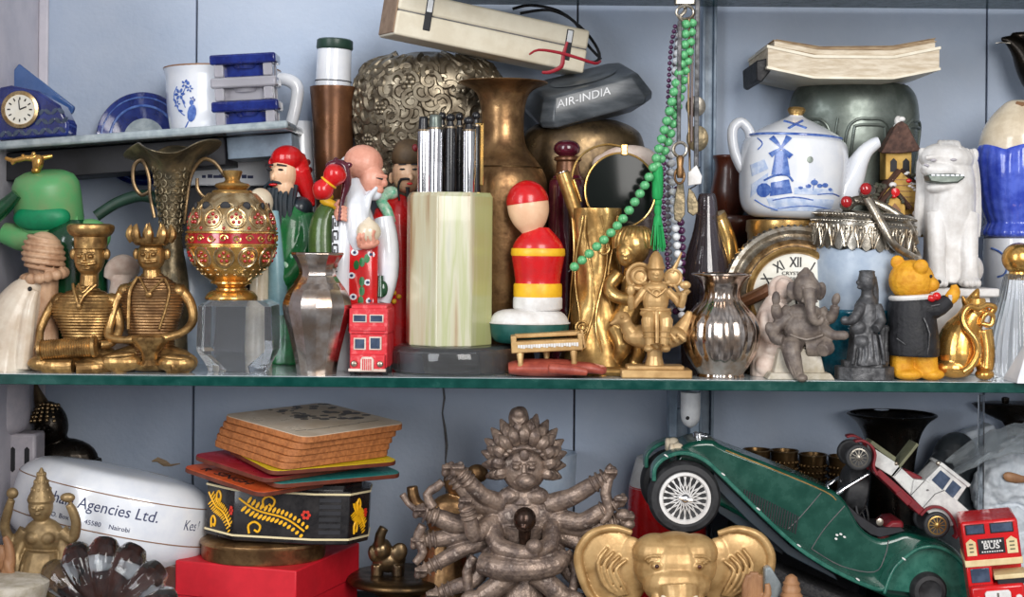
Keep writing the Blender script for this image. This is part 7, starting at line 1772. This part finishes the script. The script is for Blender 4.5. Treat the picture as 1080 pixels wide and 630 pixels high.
md = o.modifiers.new('crumple', 'DISPLACE'); md.texture = tx; md.strength = 9*U; md.mid_level = .5; md.texture_coords = 'LOCAL'
t = T('white_package', 'small white wrapped package behind the foam lump', 'package', 1030, 252, z=FL)
g = G(); g.prism([(1012, 456), (1044, 446), (1050, 474), (1016, 484)], -14, 14); g.prism([(1016, 480), (1050, 470), (1052, t.py), (1016, t.py)], -10, 14); t.solo(g, M['plastic_white'], bevel=4)
t = T('plastic_sheet', 'crumpled grey see-through plastic sheet draped over the foam lump', 'plastic sheet', 1052, 176, py=505)
g = G(); rr_ = random.Random(4); rows = []
for i in range(11):
    r_ = []
    for j in range(13):
        u, v = j/12, i/10; x = 1000 + 96*u + 6*sin(v*5); y = 492 - 34*u + 30*v*(.4 + .6*u) - 16*sin(u*2.6); d = -30 + 40*(1 - v) + 5*sin(7*u + 3*v) + rr_.uniform(-3, 3); r_.append((x + rr_.uniform(-1, 1), y - 4 + rr_.uniform(-1.5, 1.5), d))
    rows.append(r_)
vs = [p for r_ in rows for p in r_] + [(x, y + 1.6, d + 1.2) for r_ in rows for x, y, d in r_]; nn = 11*13; fs = []
for i in range(10):
    for j in range(12): a = i*13 + j; fs += [(a, a+1, a+14, a+13), (nn+a, nn+a+13, nn+a+14, nn+a+1)]
for j in range(12): fs += [(j, nn+j, nn+j+1, j+1), (130+j, 131+j, nn+131+j, nn+130+j)]
for i in range(10): a = i*13; fs += [(a, a+13, nn+a+13, nn+a), (a+12, nn+a+12, nn+a+25, a+25)]
g.add(vs, fs); t.solo(g, M['film'], ang=25)
t = T('wooden_spoon', 'brown wooden spoon tip resting on the white foam lump', 'spoon', 1070, 176, py=512)
g = G(); g.tube([(1058, 503, 0, 2), (1062, 503, 0, 5), (1072, 505, 0, 5), (1082, 506, 0, 3.4), (1110, 508, 0, 3)], n=14, sm=3, flat=.6); t.solo(g, M['wood_mid'])
t = T('dark_dish', 'shallow dark footed dish in the far corner right under the glass shelf', 'dish', 1070, 262, z=FL)
g = G(); g.lathe(1070, [(424, 10), (425, 44), (428, 45), (434, 38), (442, 22), (452, 10), (500, 8), (t.py, 14)], n=44, sm=2, sq=.45); g.build('dish_body', M['bronze_black'], t)
g = G(); g.lathe(1056, [(418, 2), (419, 4), (422, 4), (425, 3)], d=-8, n=16); g.build('knob', M['bronze_black'], t)
t = T('glass_rod', 'thin clear glass rod standing before the dark footed dish', 'rod', 1033, 175, z=FL)
g = G(); g.box(1030, 416, 1036, t.py, -3, 3); t.solo(g, M['clear_grey'], bevel=1)
# ------------------------------------------------------------------ camera, light, sky
cam = bpy.data.cameras.new('camera'); co = bpy.data.objects.new('camera', cam); C.objects.link(co)
cam.sensor_width = 36.0; cam.sensor_fit = 'HORIZONTAL'; cam.lens = 36.0*F/1080
cam.shift_y = (HY - 315)/1080.0
cam.clip_start = 0.01; cam.clip_end = 50
right = Vector((cos(R), 0, sin(R))); up = Vector((-sin(R), 0, cos(R))); back = Vector((0, -1, 0))
mw = Matrix((right, up, back)).transposed().to_4x4(); mw.translation = Vector((0, -F*U, SH*U)); co.matrix_world = mw
bpy.context.scene.camera = co

def area(name, loc, aim, sx, sy, power, col):
    l = bpy.data.lights.new(name, 'AREA'); l.shape = 'RECTANGLE'; l.size = sx; l.size_y = sy; l.energy = power; l.color = col
    o = bpy.data.objects.new(name, l); C.objects.link(o); o.location = loc
    o.rotation_euler = (Vector(aim) - Vector(loc)).to_track_quat('-Z', 'Y').to_euler(); return o
area('shop_window', (0.55, -1.9, 0.75), (0, 0.05, 0), 0.8, 1.3, 34, (1.0, 0.97, 0.93))
area('fill_left', (-1.15, -1.5, 0.55), (-0.1, 0.1, 0), 0.6, 1.4, 20, (0.93, 0.96, 1.0))  # fill lamp added out of view on the left to brighten the shelves

w = bpy.data.worlds.new('shop'); bpy.context.scene.world = w; w.use_nodes = True
nt = w.node_tree; N = nt.nodes; Lk = nt.links
bg = N['Background']
tc = N.new('ShaderNodeTexCoord'); nz = N.new('ShaderNodeTexNoise'); nz.inputs['Scale'].default_value = 2.6; nz.inputs['Detail'].default_value = 3
rp = N.new('ShaderNodeValToRGB'); rp.color_ramp.elements[0].position = .36; rp.color_ramp.elements[0].color = (.22, .22, .24, 1)
rp.color_ramp.elements[1].position = .66; rp.color_ramp.elements[1].color = (.95, .97, 1.02, 1)
Lk.new(tc.outputs['Generated'], nz.inputs['Vector']); Lk.new(nz.outputs['Fac'], rp.inputs['Fac']); sp = N.new('ShaderNodeSeparateXYZ'); Lk.new(tc.outputs['Generated'], sp.inputs['Vector'])
mr = N.new('ShaderNodeMapRange'); mr.inputs['From Min'].default_value = -0.35; mr.inputs['From Max'].default_value = 0.25; mr.inputs['To Min'].default_value = 0.6; mr.inputs['To Max'].default_value = 1.0
Lk.new(sp.outputs['Z'], mr.inputs['Value'])
mx = N.new('ShaderNodeVectorMath'); mx.operation = 'SCALE'; Lk.new(rp.outputs['Color'], mx.inputs[0]); Lk.new(mr.outputs['Result'], mx.inputs['Scale']); Lk.new(mx.outputs['Vector'], bg.inputs['Color'])
bg.inputs['Strength'].default_value = 0.68

vs_ = bpy.context.scene.view_settings
vs_.view_transform = 'Standard'; vs_.look = 'None'; vs_.gamma = 1.0; vs_.use_curve_mapping = False; vs_.exposure = 0.05
